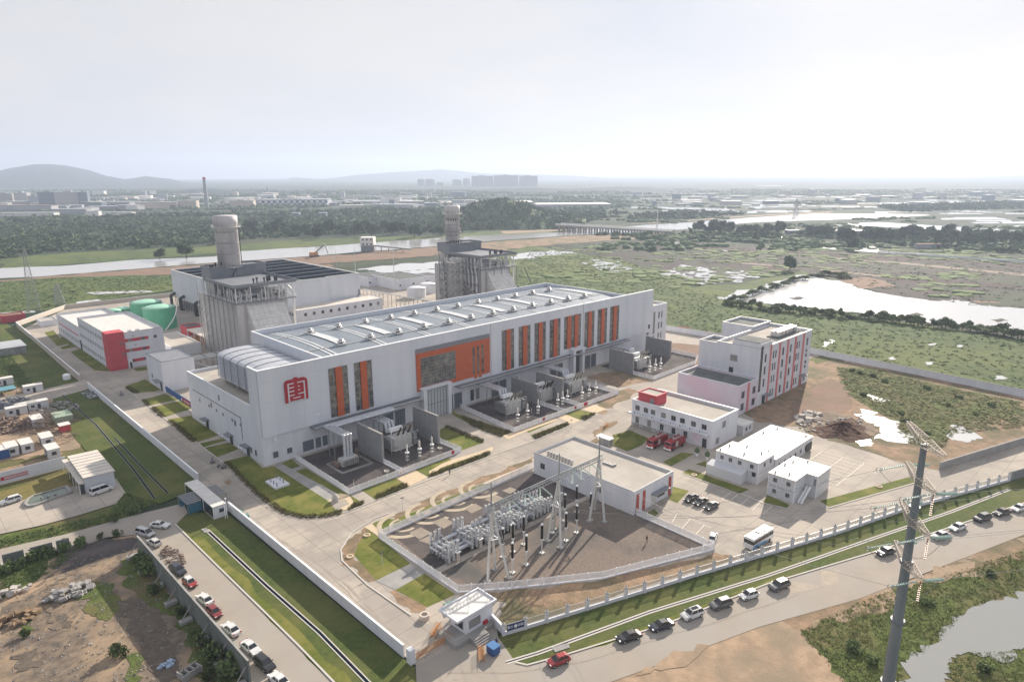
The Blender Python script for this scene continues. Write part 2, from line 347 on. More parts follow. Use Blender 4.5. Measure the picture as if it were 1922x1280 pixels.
sheet('brown_bank', M['soil'], [[(913,455),(1073,443),(1180,439),(1240,437),(1230,446),(1100,456),(1000,464),(930,470),(880,474)]], -0.07, natural=.003)
sheet('dirt_bank', M['sand'], [[(940,434),(1060,430),(1150,424),(1150,427.5),(1050,434),(945,438.5)],[(1160,422),(1280,414),(1420,404),(1560,397),(1560,400),(1400,407),(1280,416)]], -0.06, natural=.002)
sheet('marsh_field', M['marsh'], [[(880,480),(1000,462),(1130,470),(1230,500),(1300,540),(1400,530),(1500,510),(1560,502),(1390,563),(1440,572),(1560,585),(1700,605),(1922,640),(2100,680),(2100,790),(1922,745),(1520,668),(1387,645),(1252,622),(1230,600),(950,560)],
     [(0,530),(120,520),(320,516),(340,540),(300,548),(126,572),(40,590),(0,600)]], -0.06, natural=.004)
sheet('dark_mudflat', M['darksoil'], [[(1000,462),(1130,452),(1280,450),(1500,470),(1922,498),(2100,510),(2100,600),(1922,590),(1800,577),(1700,560),(1560,525),(1490,505),(1400,520),(1300,530),(1220,505),(1120,480)]], -0.04, natural=.005)
sheet('ploughed_field', M['farsoil'], [[(1280,462),(1480,470),(1700,482),(1922,494),(1922,500),(1480,478),(1280,468)],[(1330,500),(1420,497),(1500,505),(1460,510)],[(1560,518),(1660,515),(1800,525),(1920,536),(1920,542),(1700,530)]], -0.02, natural=.004)
sheet('dirt_track', mat('far_track',(0.27,.22,.18),.95), [[(1370,490.5),(1467,499),(1467,501),(1370,493)],[(1500,479),(1700,493),(1922,514),(1922,518),(1700,496.5),(1500,481)],[(1540,505),(1700,522),(1705,525),(1540,508)]], 0.02)
sheet('pond', M['pond'], [
     [(1350,561),(1380,548),(1437,533),(1470,526),(1512,516),(1550,525),(1590,528),(1605,538),(1630,545),(1665,552),(1700,558),(1757,565),(1800,563),(1845,574),(1922,579),(2050,590),(2050,650),(1922,622),(1848,614),(1750,607),(1700,597),(1614,587),(1534,580),(1440,570),(1380,565)],
     [(660,507),(702,501),(806,492),(830,490),(830,503),(806,505),(721,512),(708,510),(687,506)], [(727,515),(747,510),(805,506),(830,504),(830,512),(764,519)],
     [(973,476),(1033,470),(1086,475),(1006,485),(960,487)],[(1160,460),(1249,453),(1290,455),(1200,462)],[(1350,470),(1374,470),(1374,472),(1346,471)]], 0.0, natural=.006)
rr = random.Random(5); pls = []
for reg, nn in (([(1086,496),(1133,483),(1163,493),(1200,516),(1140,510)], 70), ([(1236,512),(1280,497),(1340,502),(1440,515),(1390,530),(1300,533)], 130)):
    xs = [p[0] for p in reg]; ys = [p[1] for p in reg]; k = 0
    while k < nn:
        x, y = rr.uniform(min(xs), max(xs)), rr.uniform(min(ys), max(ys)); ins = False
        for i in range(len(reg)):
            a, b = reg[i], reg[i-1]
            if (a[1] > y) != (b[1] > y) and x < (b[0]-a[0])*(y-a[1])/(b[1]-a[1])+a[0]: ins = not ins
        if not ins: continue
        k += 1; ww = rr.uniform(6, 20); hh = rr.uniform(1.2, 3.0)
        pls.append([(x-ww/2,y),(x-ww/4,y-hh/2),(x+ww/4,y-hh*.4),(x+ww/2,y+.2*hh),(x+ww/5,y+hh/2),(x-ww/4,y+hh*.4)])
sheet('flooded_field', M['pond'], pls, 0.02, natural=.003)
sheet('pond_islet', M['darksoil'], [[(1480,560),(1500,557),(1512,560),(1495,563)],[(1700,590),(1722,587),(1733,591),(1712,594)],[(1860,600),(1880,598),(1892,602),(1872,605)]], 0.04, natural=.02)
sheet('mudbank', M['redearth'], [[(1567,524),(1633,519),(1681,537),(1618,542),(1605,536)],[(1820,563),(1870,566),(1880,569),(1830,568)]], 0.05, natural=.003)
# far ponds and paddies
pf = []
for _ in range(130):
    y = 368 + 50*rr.random()**1.25; x = rr.uniform(1180, 2000)
    if y > 398 and x < 1740: continue
    ww = rr.uniform(16, 95)*(0.6+(y-368)/60); hh = rr.uniform(0.8, 1.7)*(0.55+(y-368)/28)
    sl = rr.uniform(-.01, .012)*ww
    pf.append([(x,y),(x+ww,y+sl),(x+ww+3,y+sl+hh),(x+2,y+hh)])
pf += [[(1560,421),(1650,417),(1922,434),(1922,441),(1760,432),(1640,425),(1575,424)],[(1575,428),(1640,431),(1645,433),(1580,431)],[(1840,427),(1922,423),(1922,430),(1850,431)],[(1322,396),(1420,397),(1420,400),(1322,401)],[(1445,395),(1520,395),(1522,398),(1446,398)],
       [(1300,435),(1312,434),(1312,437),(1290,437)],[(1070,409),(1130,404),(1150,406),(1100,411)],[(1000,414),(1050,411),(1055,414),(1010,417)],[(0,588),(60,583),(68,586),(0,592)],[(165,549),(270,545),(290,548),(175,553)],[(140,567),(185,562),(190,564),(145,570)]]
sheet('far_pond', M['pond'], pf, 0.06, natural=.0012)

# --- outer near ground
sheet('scrub_ground', M['wild'], [[(-200,600),(0,600),(40,620),(165,722),(345,905),(250,968),(0,1035),(-200,1080)]], -0.16, natural=.004)
sheet('camp_yard', M['sand'], [[(-100,745),(60,720),(110,740),(90,790),(140,800),(150,840),(100,850),(40,860),(-100,880)],[(-60,700),(70,700),(95,735),(0,770),(-60,780)]], -0.08, natural=.01)
sheet('rubble_ground', M['rubble'], [[(-300,1400),(-200,1100),(0,1085),(90,1040),(200,1010),(258,1012),(330,1090),(470,1260),(560,1400)]], -0.08, natural=.006)
sheet('dirt_track', M['sand'], [[(-100,1150),(0,1112),(60,1075),(100,1045),(180,1020),(262,1000),(268,1012),(200,1035),(130,1060),(80,1100),(0,1150),(-100,1200)],
      [(1060,1330),(1180,1240),(1330,1185),(1425,1150),(1613,1095),(1720,1070),(1660,1150),(1500,1180),(1560,1250),(1600,1320),(1300,1400)],
      [(1740,1075),(1800,1030),(1922,985),(2100,925),(2100,1000),(1922,1030),(1800,1080)]], -0.04, natural=.008)
sheet('field_outside', M['wild'], [[(1500,1180),(1640,1115),(1800,1070),(1922,1030),(2300,930),(2300,1500),(1640,1500),(1560,1290)],[(-200,1010),(0,985),(0,1090),(-200,1140)],[(0,1060),(95,1030),(165,1018),(130,1050),(70,1090),(0,1112)]], -0.06, natural=.008)
sheet('near_pond', M['pondnear'], [[(1690,1245),(1707,1230),(1763,1204),(1816,1144),(1853,1129),(1922,1110),(2150,1060),(2300,1200),(1922,1215),(1895,1242),(1820,1223),(1793,1229),(1778,1246),(1786,1261),(1768,1280),(1790,1380),(1700,1380)]], 0.02, natural=.008)
sheet('sandy_verge', M['soil'], [[(1440,1155),(1560,1115),(1640,1090),(1640,1125),(1560,1160),(1500,1180)],[(1760,1050),(1922,990),(1922,1040),(1830,1072)]], -0.03, natural=.01)

# --- public roads
sheet('road', M['road'], [
   [(-300,1010),(0,1030),(120,1003),(250,967),(345,944),(352,962),(330,984),(560,1211),(700,1360),(520,1360),(460,1262),(330,1110),(256,1003),(200,1008),(130,1033),(0,1062),(-300,1130)],
   [(780,1250),(880,1195),(930,1160),(935,1195),(968,1243),(990,1248),(1067,1227),(1154,1200),(1240,1175),(1440,1096),(1640,1036),(1786,989),(1922,944),(2200,850),(2200,920),(1922,1003),(1613,1123),(1425,1176),(1200,1260),(1060,1310),(900,1400),(790,1400)]], 0.008)
sheet('kerb', M['kerb'], [strip([PXY(*p) for p in pl], 0.34) for pl in (
   [(329,984),(400,1054),(480,1132),(560,1211),(680,1335)], [(968,1243),(990,1248),(1067,1227),(1154,1200),(1240,1175),(1440,1096),(1640,1036),(1786,989),(1922,944),(2200,850)])], 0.14, px=False)
# --- verges
sheet('grass_verge', M['grassd'], [
   [(170,732),(372,904),(350,925),(300,945),(235,925),(120,800),(95,740)],
   [(352,962),(425,962),(745,1226),(778,1250),(790,1330),(690,1340),(560,1211),(330,984)],
   [(940,1190),(988,1181),(1211,1112),(1314,1081),(1466,1036),(1574,1002),(1704,957),(1891,905),(2100,845),(2200,850),(1922,944),(1786,989),(1640,1036),(1440,1096),(1240,1175),(1154,1200),(1067,1227),(990,1248),(968,1243),(935,1200)],
   [(0,616),(30,616),(39,622),(143,704),(148,718),(60,740),(0,700)]], -0.02)
sheet('grass_verge_kerbside', M['grass'], [[(335,990),(385,1010),(560,1180),(760,1372),(720,1372),(560,1209)],[(1100,1212),(1240,1166),(1440,1090),(1640,1028),(1786,979),(1922,930),(1922,942),(1786,988),(1640,1034),(1440,1094),(1240,1173),(1110,1215)]], 0.01, natural=.004)  # strips of lighter lawn grass between drain and kerb
# drains: flat dark strip painted for channel shade, between two concrete lips
dr = [[PXY(*p) for p in pl] for pl in ([(388,994),(500,1099),(600,1187),(700,1290)], [(950,1243),(1010,1225),(1220,1148),(1440,1080),(1640,1010),(1786,960),(1895,918)], [(118,742),(180,797),(250,880),(290,935)], [(215,822),(262,872),(315,925)])]
sheet('drain_lip', M['kerb'], [strip(p, 0.95) for p in dr[:2]], 0.03, px=False); sheet('drain_lip', M['lip'], [strip(p, 0.8) for p in dr[2:]], 0.03, px=False)
sheet('drain', M['void_shade'], [strip(dr[0], 0.5), strip(dr[1], 0.22), strip(dr[2], 0.4), strip(dr[3], 0.4)], 0.05, px=False)
sheet('drain_cover', M['conc2'], [[(1036,1215),(1066,1206),(1070,1215),(1042,1224)],[(377,993),(388,991),(394,998),(384,1000)]], 0.08)

# ================================================================ SITE PAVING
sheet('site_pavement', M['concrete'], [[(40,619),(126,579),(330,555),(480,538),(700,520),(860,528),(1040,560),(1252,619),(1387,641),(1522,662),(1922,741),(2100,780),(2100,838),(1891,903),(1704,955),(1574,1000),(1466,1033),(1314,1078),(1211,1110),(986,1179),(946,1190),(928,1168),(880,1196),(782,1249),(745,1220),(426,957),(372,903),(170,729),(0,775),(-120,795),(-120,760),(0,748),(148,716)]], 0.0)
sheet('waste_ground', M['soil'], [[(1455,690),(1540,668),(1600,680),(1760,712),(1922,748),(2100,785),(2100,800),(1922,820),(1760,882),(1700,870),(1562,828),(1520,815),(1500,800),(1420,792),(1395,775)]], 0.03, natural=.003)
sheet('waste_ground_grass', M['wild'], [[(1570,688),(1640,692),(1760,722),(1922,755),(1922,790),(1850,785),(1790,800),(1760,832),(1700,828),(1680,790),(1640,770),(1600,745),(1575,715)],[(1520,672),(1545,668),(1560,676),(1530,684)]], 0.06, natural=.007)
sheet('red_soil', M['redearth'], [[(1480,765),(1560,700),(1600,750),(1560,800),(1500,800)],[(1250,640),(1330,650),(1318,700),(1245,665)]], 0.042, natural=.005)
sheet('puddle', M['pond'], [[(1604,777),(1640,780),(1690,793),(1680,804),(1716,820),(1710,832),(1640,824),(1650,815),(1652,803),(1625,790)],[(1600,823),(1634,823),(1637,836),(1614,837)],[(1778,797),(1798,797),(1846,823),(1820,830),(1787,826)],[(1630,740),(1670,751),(1658,756),(1640,752)],[(1614,768),(1648,773),(1640,780),(1620,777)]], 0.08, natural=.008)
sheet('lawn', M['grass'], [
   [(235,725),(272,712),(302,730),(290,735),(260,737),(240,734)], [(265,751),(310,739),(336,750),(279,761)], [(282,765),(337,752),(362,766),(305,784)],
   [(314,787),(363,779),(410,817),(370,830)], [(375,832),(418,823),(429,825),(382,839)], [(385,840),(430,831),(450,842),(405,859)],
   [(420,866),(467,855),(493,878),(515,875),(616,939),(630,957),(648,960),(604,968),(563,968),(531,960),(508,945),(484,928)],
   [(527,870),(547,862),(564,875),(543,881)], [(549,886),(574,878),(654,928),(637,926),(618,930)], [(656,928),(683,945),(651,958),(664,942)],
   [(678,919),(742,897),(767,913),(706,938)], [(780,882),(841,859),(849,863),(815,882),(803,894)], [(803,896),(826,878),(855,866),(919,849),(915,856),(860,876)],
   [(826,806),(836,802),(908,830),(862,847),(827,834)], [(846,770),(862,778),(961,811),(943,818),(885,797),(850,779)],
   [(980,807),(1040,785),(1048,788),(993,812)], [(995,817),(1062,793),(1069,797),(1006,823)], [(1060,777),(1085,768),(1116,776),(1090,788)],
   [(1151,816),(1182,807),(1218,823),(1204,836),(1178,847),(1149,835)], [(1244,867),(1279,849),(1302,852),(1260,875)], [(1306,871),(1325,865),(1327,877)],
   [(1281,887),(1293,880),(1406,919),(1388,926)], [(1255,937),(1263,913),(1293,921),(1271,944)], [(1212,964),(1228,955),(1236,964),(1226,971)],
   [(1432,942),(1440,929),(1482,947),(1477,953)], [(1539,940),(1714,893),(1716,905),(1556,951)],
   [(692,995),(711,1008),(770,1057),(706,1089),(665,1042),(672,1020)], [(742,1107),(797,1076),(855,1115),(802,1139)],
   [(110,625),(150,655),(130,648)], [(133,661),(152,654),(165,663),(190,680),(213,697),(178,695),(150,675)], [(83,624),(100,620),(112,634),(95,636)],
   [(96,637),(118,633),(130,645),(108,650)], [(112,652),(130,647),(141,652),(118,656)],
   [(1265,655),(1330,648),(1322,668),(1270,662)], [(250,692),(274,688),(278,694),(258,697)]], 0.03)
sheet('planting_bed', M['soil'], [
   [(655,1012),(690,985),(692,995),(672,1020),(665,1042),(706,1089),(692,1092),(645,1050),(642,1030)], [(730,1110),(742,1107),(802,1139),(790,1150),(772,1148)],
   [(735,967),(800,937),(1000,862),(998,868),(920,900),(740,975)], [(950,880),(1000,858),(1000,866),(955,884)],
   [(1106,770),(1130,748),(1180,728),(1200,735),(1150,762),(1130,778)], [(1112,812),(1125,800),(1160,790),(1158,796),(1140,806),(1116,820)], [(1100,706),(1180,690),(1230,712),(1160,728)],
   [(930,1170),(950,1130),(870,1125),(862,1116),(1000,1105),(1132,1088),(1342,1036),(1385,1048),(1210,1100),(985,1172),(948,1184)]], 0.028, natural=.003)
# internal road surface

sheet('site_road', M['siteroad'], [[(170,731),(205,722),(231,727),(280,763),(315,790),(375,835),(420,869),(486,931),(510,948),(533,962),(563,970),(604,970),(650,961),(768,915),(918,857),(1004,827),(1120,779),(1180,750),
    (1190,757),(1130,790),(1110,815),(1000,855),(950,876),(730,963),(700,975),(660,1000),(640,1032),(642,1052),(690,1098),(772,1155),(800,1170),(838,1165),(870,1190),(782,1247),(745,1218),(426,955),(372,901)]], 0.016)
sheet('kerb', M['kerb'], [strip([PXY(*p) for p in pl], 0.32) for pl in (
   [(231,727),(280,763),(315,790),(375,835),(420,869),(486,931),(510,948),(533,962),(563,970),(604,970),(650,961),(768,915),(918,857),(1004,827),(1120,779)],
   [(730,963),(700,975),(660,1000),(640,1032),(642,1052),(690,1098),(772,1155)], [(1281,889),(1293,893),(1388,928),(1432,944),(1477,955)], [(1556,953),(1716,907)])], 0.13, px=False)
# cream path strip with lawns and arcs between road and switchyard
sheet('garden_strip', M['grass'], [[(700,982),(722,972),(740,975),(920,902),(1000,869),(1003,878),(860,938),(715,1003)]], 0.034)
sheet('garden_path', M['paving'], [[(684,989),(697,983),(722,1002),(712,1007)],[(905,908),(935,894),(1000,869),(1003,878),(930,908)],[(790,962),(806,955),(810,960),(800,966)],[(838,942),(862,931),(866,936),(850,944)]], 0.05)
def cu(*pp): return [(660+a/4, 820+b/4) for a, b in pp]
arcs = []
for cpx, cpy, r0 in ((757,985,5.0), (805,962,4.6), (853,938,5.0), (900,917,4.4)):
    c = P(cpx, cpy); 
    for rr0, rr1 in ((r0, r0+1.2), (r0*0.5, r0*0.5+0.8)):
        a0, a1 = R(75), R(290); k = 22
        outer = [(c.x+rr1*math.cos(a0+(a1-a0)*i/k), c.y+rr1*math.sin(a0+(a1-a0)*i/k)) for i in range(k+1)]
        inner = [(c.x+rr0*math.cos(a0+(a1-a0)*i/k), c.y+rr0*math.sin(a0+(a1-a0)*i/k)) for i in range(k+1)]
        arcs.append(outer+inner[::-1])
sheet('curved_path', mat('pale_arc_paving',(0.47,0.40,0.295),.9,(0.38,0.33,0.26),.8), arcs, 0.075, px=False)
# front garden paths
sheet('path', M['paving'], [[(779,882),(803,896),(767,913),(744,897)],[(803,894),(806,884),(830,870),(845,864),(905,846),(925,838),(925,846),(860,866),(828,878),(812,890)],[(943,818),(966,810),(1040,785),(1048,788),(990,809),(975,815),(955,825)],
   [(1046,783),(1060,777),(1090,789),(1072,796)],[(1086,766),(1116,776),(1140,768),(1108,757)],[(614,941),(637,926),(654,928),(664,942),(651,958),(636,955),(655,946),(648,938),(633,941),(620,942)]], 0.05)
sheet('path', M['conc2'], [[(513,874),(525,868),(640,930),(616,940)],[(543,882),(566,874),(573,878),(550,886)],[(706,1090),(770,1058),(797,1076),(742,1107)]], 0.04)
# gravel yards
sheet('transformer_yard', M['gravel'], [[(82.2,174.5),(81.8,145),(119.2,145.8),(119.2,155.5),(119.2,174.5)], [(144.6,174.5),(142.2,146),(195.5,146),(195.5,174.5)], [(220.8,174),(220.8,147),(251.5,147.5),(262,152),(262,174)]], 0.05, px=False)
sheet('switchyard_gravel', M['gravelb'], [[(713,1009),(860,1110),(960,1102),(1131,1083),(1339,1030),(1195,967),(1130,930),(1000,884)]], 0.05)
sheet('switchyard_gravel_dark', M['gravel'], [[(735,1003),(816,1068),(1027,965),(1180,900),(1000,884),(860,945)]], 0.065)
sheet('path', M['concrete'], [[(826,1076),(815,1069),(1027,964),(1033,970)],[(713,1009),(722,1006),(835,1082),(828,1088)],[(1033,970),(1027,964),(1120,922),(1126,927)]], 0.08)
sheet('equipment_pad', mat('pad_concrete',(0.31,0.265,0.215),.9,(0.25,0.215,0.18),.5), [cu((430,720),(520,680),(600,720),(510,770)), cu((600,640),(690,605),(770,645),(690,690)), cu((850,540),(930,500),(985,535),(900,575)), cu((1000,470),(1080,435),(1140,460),(1060,500)), cu((1130,405),(1190,378),(1250,400),(1190,428)), cu((500,780),(590,740),(640,770),(600,810))], 0.09)
# car park markings
def pline(a, b, w=0.12): return strip([PXY(*a), PXY(*b)], w)
ml = []
def grid(x0, x1, y0, y1, nx, ny, long_y=True):
    for i in range(nx+1):
        x = x0+(x1-x0)*i/nx; ml.append([(x-.07,y0),(x+.07,y0),(x+.07,y1),(x-.07,y1)])
    for j in range(ny+1):
        y = y0+(y1-y0)*j/ny; ml.append([(x0,y-.07),(x1,y-.07),(x1,y+.07),(x0,y+.07)])
grid(175.5, 195.5, 58.8, 70.6, 8, 2)
for a, b in (((1373,923),(1354,937)),((1354,937),(1389,949)),((1391,923),(1372,938)),((1409,931),(1391,947)),((1429,941),(1412,957)),((1449,950),(1432,966)),((1373,918),(1452,951)),((1334,932),(1350,937)),
             ((1246,956),(1231,969)),((1270,965),(1262,980)),((1295,974),(1280,992)),((1322,985),(1306,1002)),((1246,953),(1335,990))):
    ml.append(pline(a, b))
sheet('parking_markings', M['paint'], ml, 0.03, px=False)
# left compound yard
sheet('compound_yard', M['concrete'], [[(-200,985),(0,949),(45,938),(138,912),(218,898),(236,925),(222,940),(218,945),(150,966),(80,985),(0,1002),(-200,1035)]], 0.02)
sheet('compound_lawn', M['drygrass'], [[(-60,960),(0,922),(135,880),(138,914),(45,942),(0,955)]], 0.01, natural=.003)
sheet('compound_soil', M['soil'], [[(-80,900),(0,880),(120,848),(125,868),(0,905),(-80,925)]], 0.005, natural=.003)
sheet('stone_mound', M['rubble'], [[(1500,788),(1560,770),(1610,790),(1652,808),(1640,818),(1590,826),(1540,815)]], 0.1, natural=.01)

sheet('soil', M['sand'], [[(900,1420),(1100,1262),(1200,1225),(1640,1085),(2200,880),(2200,1500),(900,1500)]], -0.12)
sheet('hall_shadow_patch', M['gravel'], [[(125,1030),(180,1012),(256,1010),(262,1030),(200,1045),(150,1062),(118,1075),(100,1062)]], -0.03, natural=.008)  # dark gravel colour painted over ground inside the hall's cast shadow
sheet('weed_patch', M['wild'], [[(225,1052),(262,1040),(300,1080),(330,1130),(345,1160),(300,1150),(262,1125),(230,1090)],[(330,1140),(372,1165),(400,1205),(455,1270),(430,1300),(395,1290),(360,1225),(335,1180)],[(140,1110),(180,1090),(215,1098),(235,1135),(200,1165),(160,1150)],[(35,1160),(60,1155),(65,1180),(45,1190)],[(235,1230),(262,1220),(270,1270),(240,1290)],[(0,1075),(70,1050),(90,1062),(75,1085),(40,1105),(0,1125)]], -0.02, natural=.012)
sheet('soil_stain', mat('dark_soil_patch',(0.10,0.085,0.07),.95,(0.155,0.125,0.10),.8,9,bump=.6,bscale=3,dist=.1), [[(215,1130),(260,1120),(300,1160),(330,1215),(345,1270),(290,1290),(265,1220),(240,1170)],[(90,1160),(125,1150),(135,1175),(100,1180)],[(20,1230),(60,1220),(75,1250),(30,1262)]], -0.01, natural=.012)
sheet('wheel_track', mat('track_soil',(0.15,0.12,0.095),.95,(0.20,0.155,0.115),1), [strip([PXY(*p) for p in pl], .55) for pl in ([(60,1130),(72,1160),(82,1195),(88,1225)],[(88,1125),(98,1155),(112,1190),(118,1215)],[(70,1100),(110,1070),(170,1045),(240,1022)],[(80,1108),(125,1080),(190,1052),(250,1030)])], 0.0, px=False, natural=.003)
sheet('road_edge_soil', M['sand'], [[(1190,1266),(1240,1240),(1330,1210),(1425,1172),(1500,1150),(1613,1118),(1640,1112),(1610,1130),(1430,1190),(1250,1255)],[(1700,1096),(1800,1058),(1922,1000),(1960,990),(1922,1015),(1800,1075),(1710,1105)]], 0.02, natural=.008)
sheet('road_stain', mat('road_dust',(0.40,0.345,0.28),.9,(0.345,0.30,0.25),.6), [[(1450,1110),(1600,1065),(1640,1060),(1480,1115)],[(300,1060),(330,1075),(430,1190),(480,1250),(460,1245),(400,1180)]], 0.02, natural=.01)
sheet('tyre_mark', mat('tyre_mark',(0.27,0.245,0.215),.9,(0.31,0.28,0.245),.8), [strip([PXY(*p) for p in pl], .28) for pl in ([(500,985),(560,1000),(620,1010),(680,990),(800,935),(960,870)],[(520,1010),(600,1060),(680,1140),(760,1215)],[(560,1035),(640,1090),(720,1170),(790,1235)],[(840,1262),(960,1262),(1100,1240),(1300,1180),(1500,1115)],[(850,1275),(960,1275),(1110,1250),(1300,1192),(1500,1126)],[(1000,850),(1080,820),(1150,780)],[(1350,1000),(1450,985),(1560,965),(1700,925)])], 0.024, px=False, natural=.0015)

sheet('water_channel', M['pond'], [[(1866,712),(1880,694),(1893,683),(1905,668),(1922,662),(1922,672),(1908,682),(1895,698),(1884,712)],[(1541,650),(1552,640),(1562,637),(1568,641),(1556,646),(1545,653)],[(1668,672),(1675,670),(1680,675),(1670,677)],[(1738,680),(1752,679),(1752,684),(1740,685)],[(1795,648),(1806,647),(1808,652),(1797,652)],[(1742,646),(1756,644),(1758,647),(1745,649)],[(1630,744),(1640,742),(1652,750),(1640,752)]], .06, natural=.008)
sheet('mud_patch', M['soil'], [[(420,905),(430,900),(436,906),(428,910)],[(1100,830),(1120,822),(1128,828),(1108,838)]], .06, natural=.01)
# ================================================================ BUILDING HELPERS
def parapet_box(root, name, x0, y0, x1, y1, h, m, rm, ph=0.9, pt=0.35, capm=None, z0=0.0, base=True):
    """walls with a parapet, roof slab recessed inside it"""
    b = MB(); b.box(x0,y0,z0,x1,y1,h-ph)
    b.box(x0,y0,h-ph,x1,y0+pt,h).box(x0,y1-pt,h-ph,x1,y1,h).box(x0,y0+pt,h-ph,x0+pt,y1-pt,h).box(x1-pt,y0+pt,h-ph,x1,y1-pt,h)
    o = b.build(name, m, root)
    r = MB(); r.box(x0+pt+.01,y0+pt+.01,h-ph-.02,x1-pt-.01,y1-pt-.01,h-ph+.06); r.build('roof', rm, root)
    if capm:
        c = MB(); e = .06
        c.box(x0-e,y0-e,h,x1+e,y0+pt+e,h+.1).box(x0-e,y1-pt-e,h,x1+e,y1+e,h+.1).box(x0-e,y0+pt+e,h,x0+pt+e,y1-pt-e,h+.1).box(x1-pt-e,y0+pt+e,h,x1+e,y1-pt-e,h+.1)
        c.build('parapet_coping', capm, root)
    return o
wrand = random.Random(99)
def pick_glass(): return M[wrand.choice(['glass','glass','glass','glass2','blind'])]
def win_y(root, x0, x1, z0, z1, y, name='window', fm=None, gm=None, nx=2, nz=1, d=1, fr=0.09):
    """window on a wall facing -Y (d=1) or +Y (d=-1): frame with a glass pane behind it"""
    fm = fm or M['mullion']; gm = gm or pick_glass(); ya, yb = (y-0.09, y+0.03) if d == 1 else (y-0.03, y+0.09)
    f = MB(); f.box(x0,ya,z0,x0+fr,yb,z1).box(x1-fr,ya,z0,x1,yb,z1).box(x0+fr,ya,z0,x1-fr,yb,z0+fr).box(x0+fr,ya,z1-fr,x1-fr,yb,z1)
    for i in range(1,nx):
        x = x0+(x1-x0)*i/nx; f.box(x-fr/2,ya+.01,z0+fr,x+fr/2,yb,z1-fr)
    for i in range(1,nz):
        z = z0+(z1-z0)*i/nz; f.box(x0+fr,ya+.02,z-fr/2,x1-fr,yb,z+fr/2)
    fo = f.build(name, fm, root)
    p = MB(); p.box(x0+fr*.5,y-.045,z0+fr*.5,x1-fr*.5,y+.02,z1-fr*.5) if d == 1 else p.box(x0+fr*.5,y-.02,z0+fr*.5,x1-fr*.5,y+.045,z1-fr*.5)
    p.build('pane', gm, fo); return fo
def win_x(root, y0, y1, z0, z1, x, name='window', fm=None, gm=None, ny=2, nz=1, fr=0.09):
    fm = fm or M['mullion']; gm = gm or pick_glass(); xa, xb = x-0.09, x+0.03
    f = MB(); f.box(xa,y0,z0,xb,y0+fr,z1).box(xa,y1-fr,z0,xb,y1,z1).box(xa,y0+fr,z0,xb,y1-fr,z0+fr).box(xa,y0+fr,z1-fr,xb,y1-fr,z1)
    for i in range(1,ny):
        y = y0+(y1-y0)*i/ny; f.box(xa+.01,y-fr/2,z0+fr,xb,y+fr/2,z1-fr)
    for i in range(1,nz):
        z = z0+(z1-z0)*i/nz; f.box(xa+.02,y0+fr,z-fr/2,xb,y1-fr,z+fr/2)
    fo = f.build(name, fm, root)
    MB().box(x-.045,y0+fr*.5,z0+fr*.5,x+.02,y1-fr*.5,z1-fr*.5).build('pane', gm, fo); return fo
def ac_unit(root, x, y, z, axis='x'):
    b = MB(); b.box(x-.45,y-.45,z,x+.45,y,z+.65) if axis == 'y' else b.box(x-.35,y-.45,z,x,y+.45,z+.65)
    o = b.build('air_conditioner', M['trim'], root)
    c = MB(); c.cyl((x-.1,y-.46,z+.33),(x-.1,y-.48,z+.33),.25,n=10) if axis == 'y' else c.cyl((x-.36,y,z+.33),(x-.38,y,z+.33),.25,n=10)
    c.build('fan', M['dark'], o)

# ================================================================ TURBINE HALL
X0, X1, Y0, YB, HH = 73.7, 260.8, 175.7, 224.6, 27.8
XA, XB = 93.5, 240.9
H_ = thing('turbine_hall', 'very long white power station hall with orange panels and blue-grey metal roof', 'hall', (X0, Y0, 0))
b = MB()
b.box(X0,Y0,8.4,X1,Y0+.9,HH)                     # front screen wall above the base
b.box(XA,Y0+.9,0,XB,YB,26.0)                     # main volume
b.build('upper_wall', M['white'], H_)
b = MB(); b.box(X0+.01,Y0+.5,0,X1-.35,Y0+3,8.39); b.box(X0+.01,Y0+.91,8.4,XA-.01,Y0+3,16.28); b.box(X1-20,Y0+3,0,X1-.3,Y0+18,8.4); b.build('base_wall', M['render'], H_)
b = MB(); b.box(X0,Y0+.9,16.3,X0+.5,Y0+6.8,HH); b.build('return_wall', M['whiteY'], H_)
b = MB(); b.box(XA,Y0+.9,26,XA+.4,YB,HH).box(XB-.4,Y0+.9,26,XB,YB,HH).box(XA+.4,YB-.4,26,XB-.4,YB,HH); b.build('parapet', M['whiteY'], H_)
b = MB(); b.box(X0-.05,Y0-.06,HH,X1+.05,Y0+.96,HH+.16).box(XA-.05,Y0+.96,HH,XA+.45,YB+.05,HH+.16).box(XB-.45,Y0+.96,HH,XB+.05,YB+.05,HH+.16).box(XA+.45,YB-.45,HH,XB-.45,YB+.05,HH+.16)
b.box(X0-.05,Y0+.96,HH,X0+.55,Y0+6.85,HH+.16); b.build('parapet_coping', M['trim'], H_)
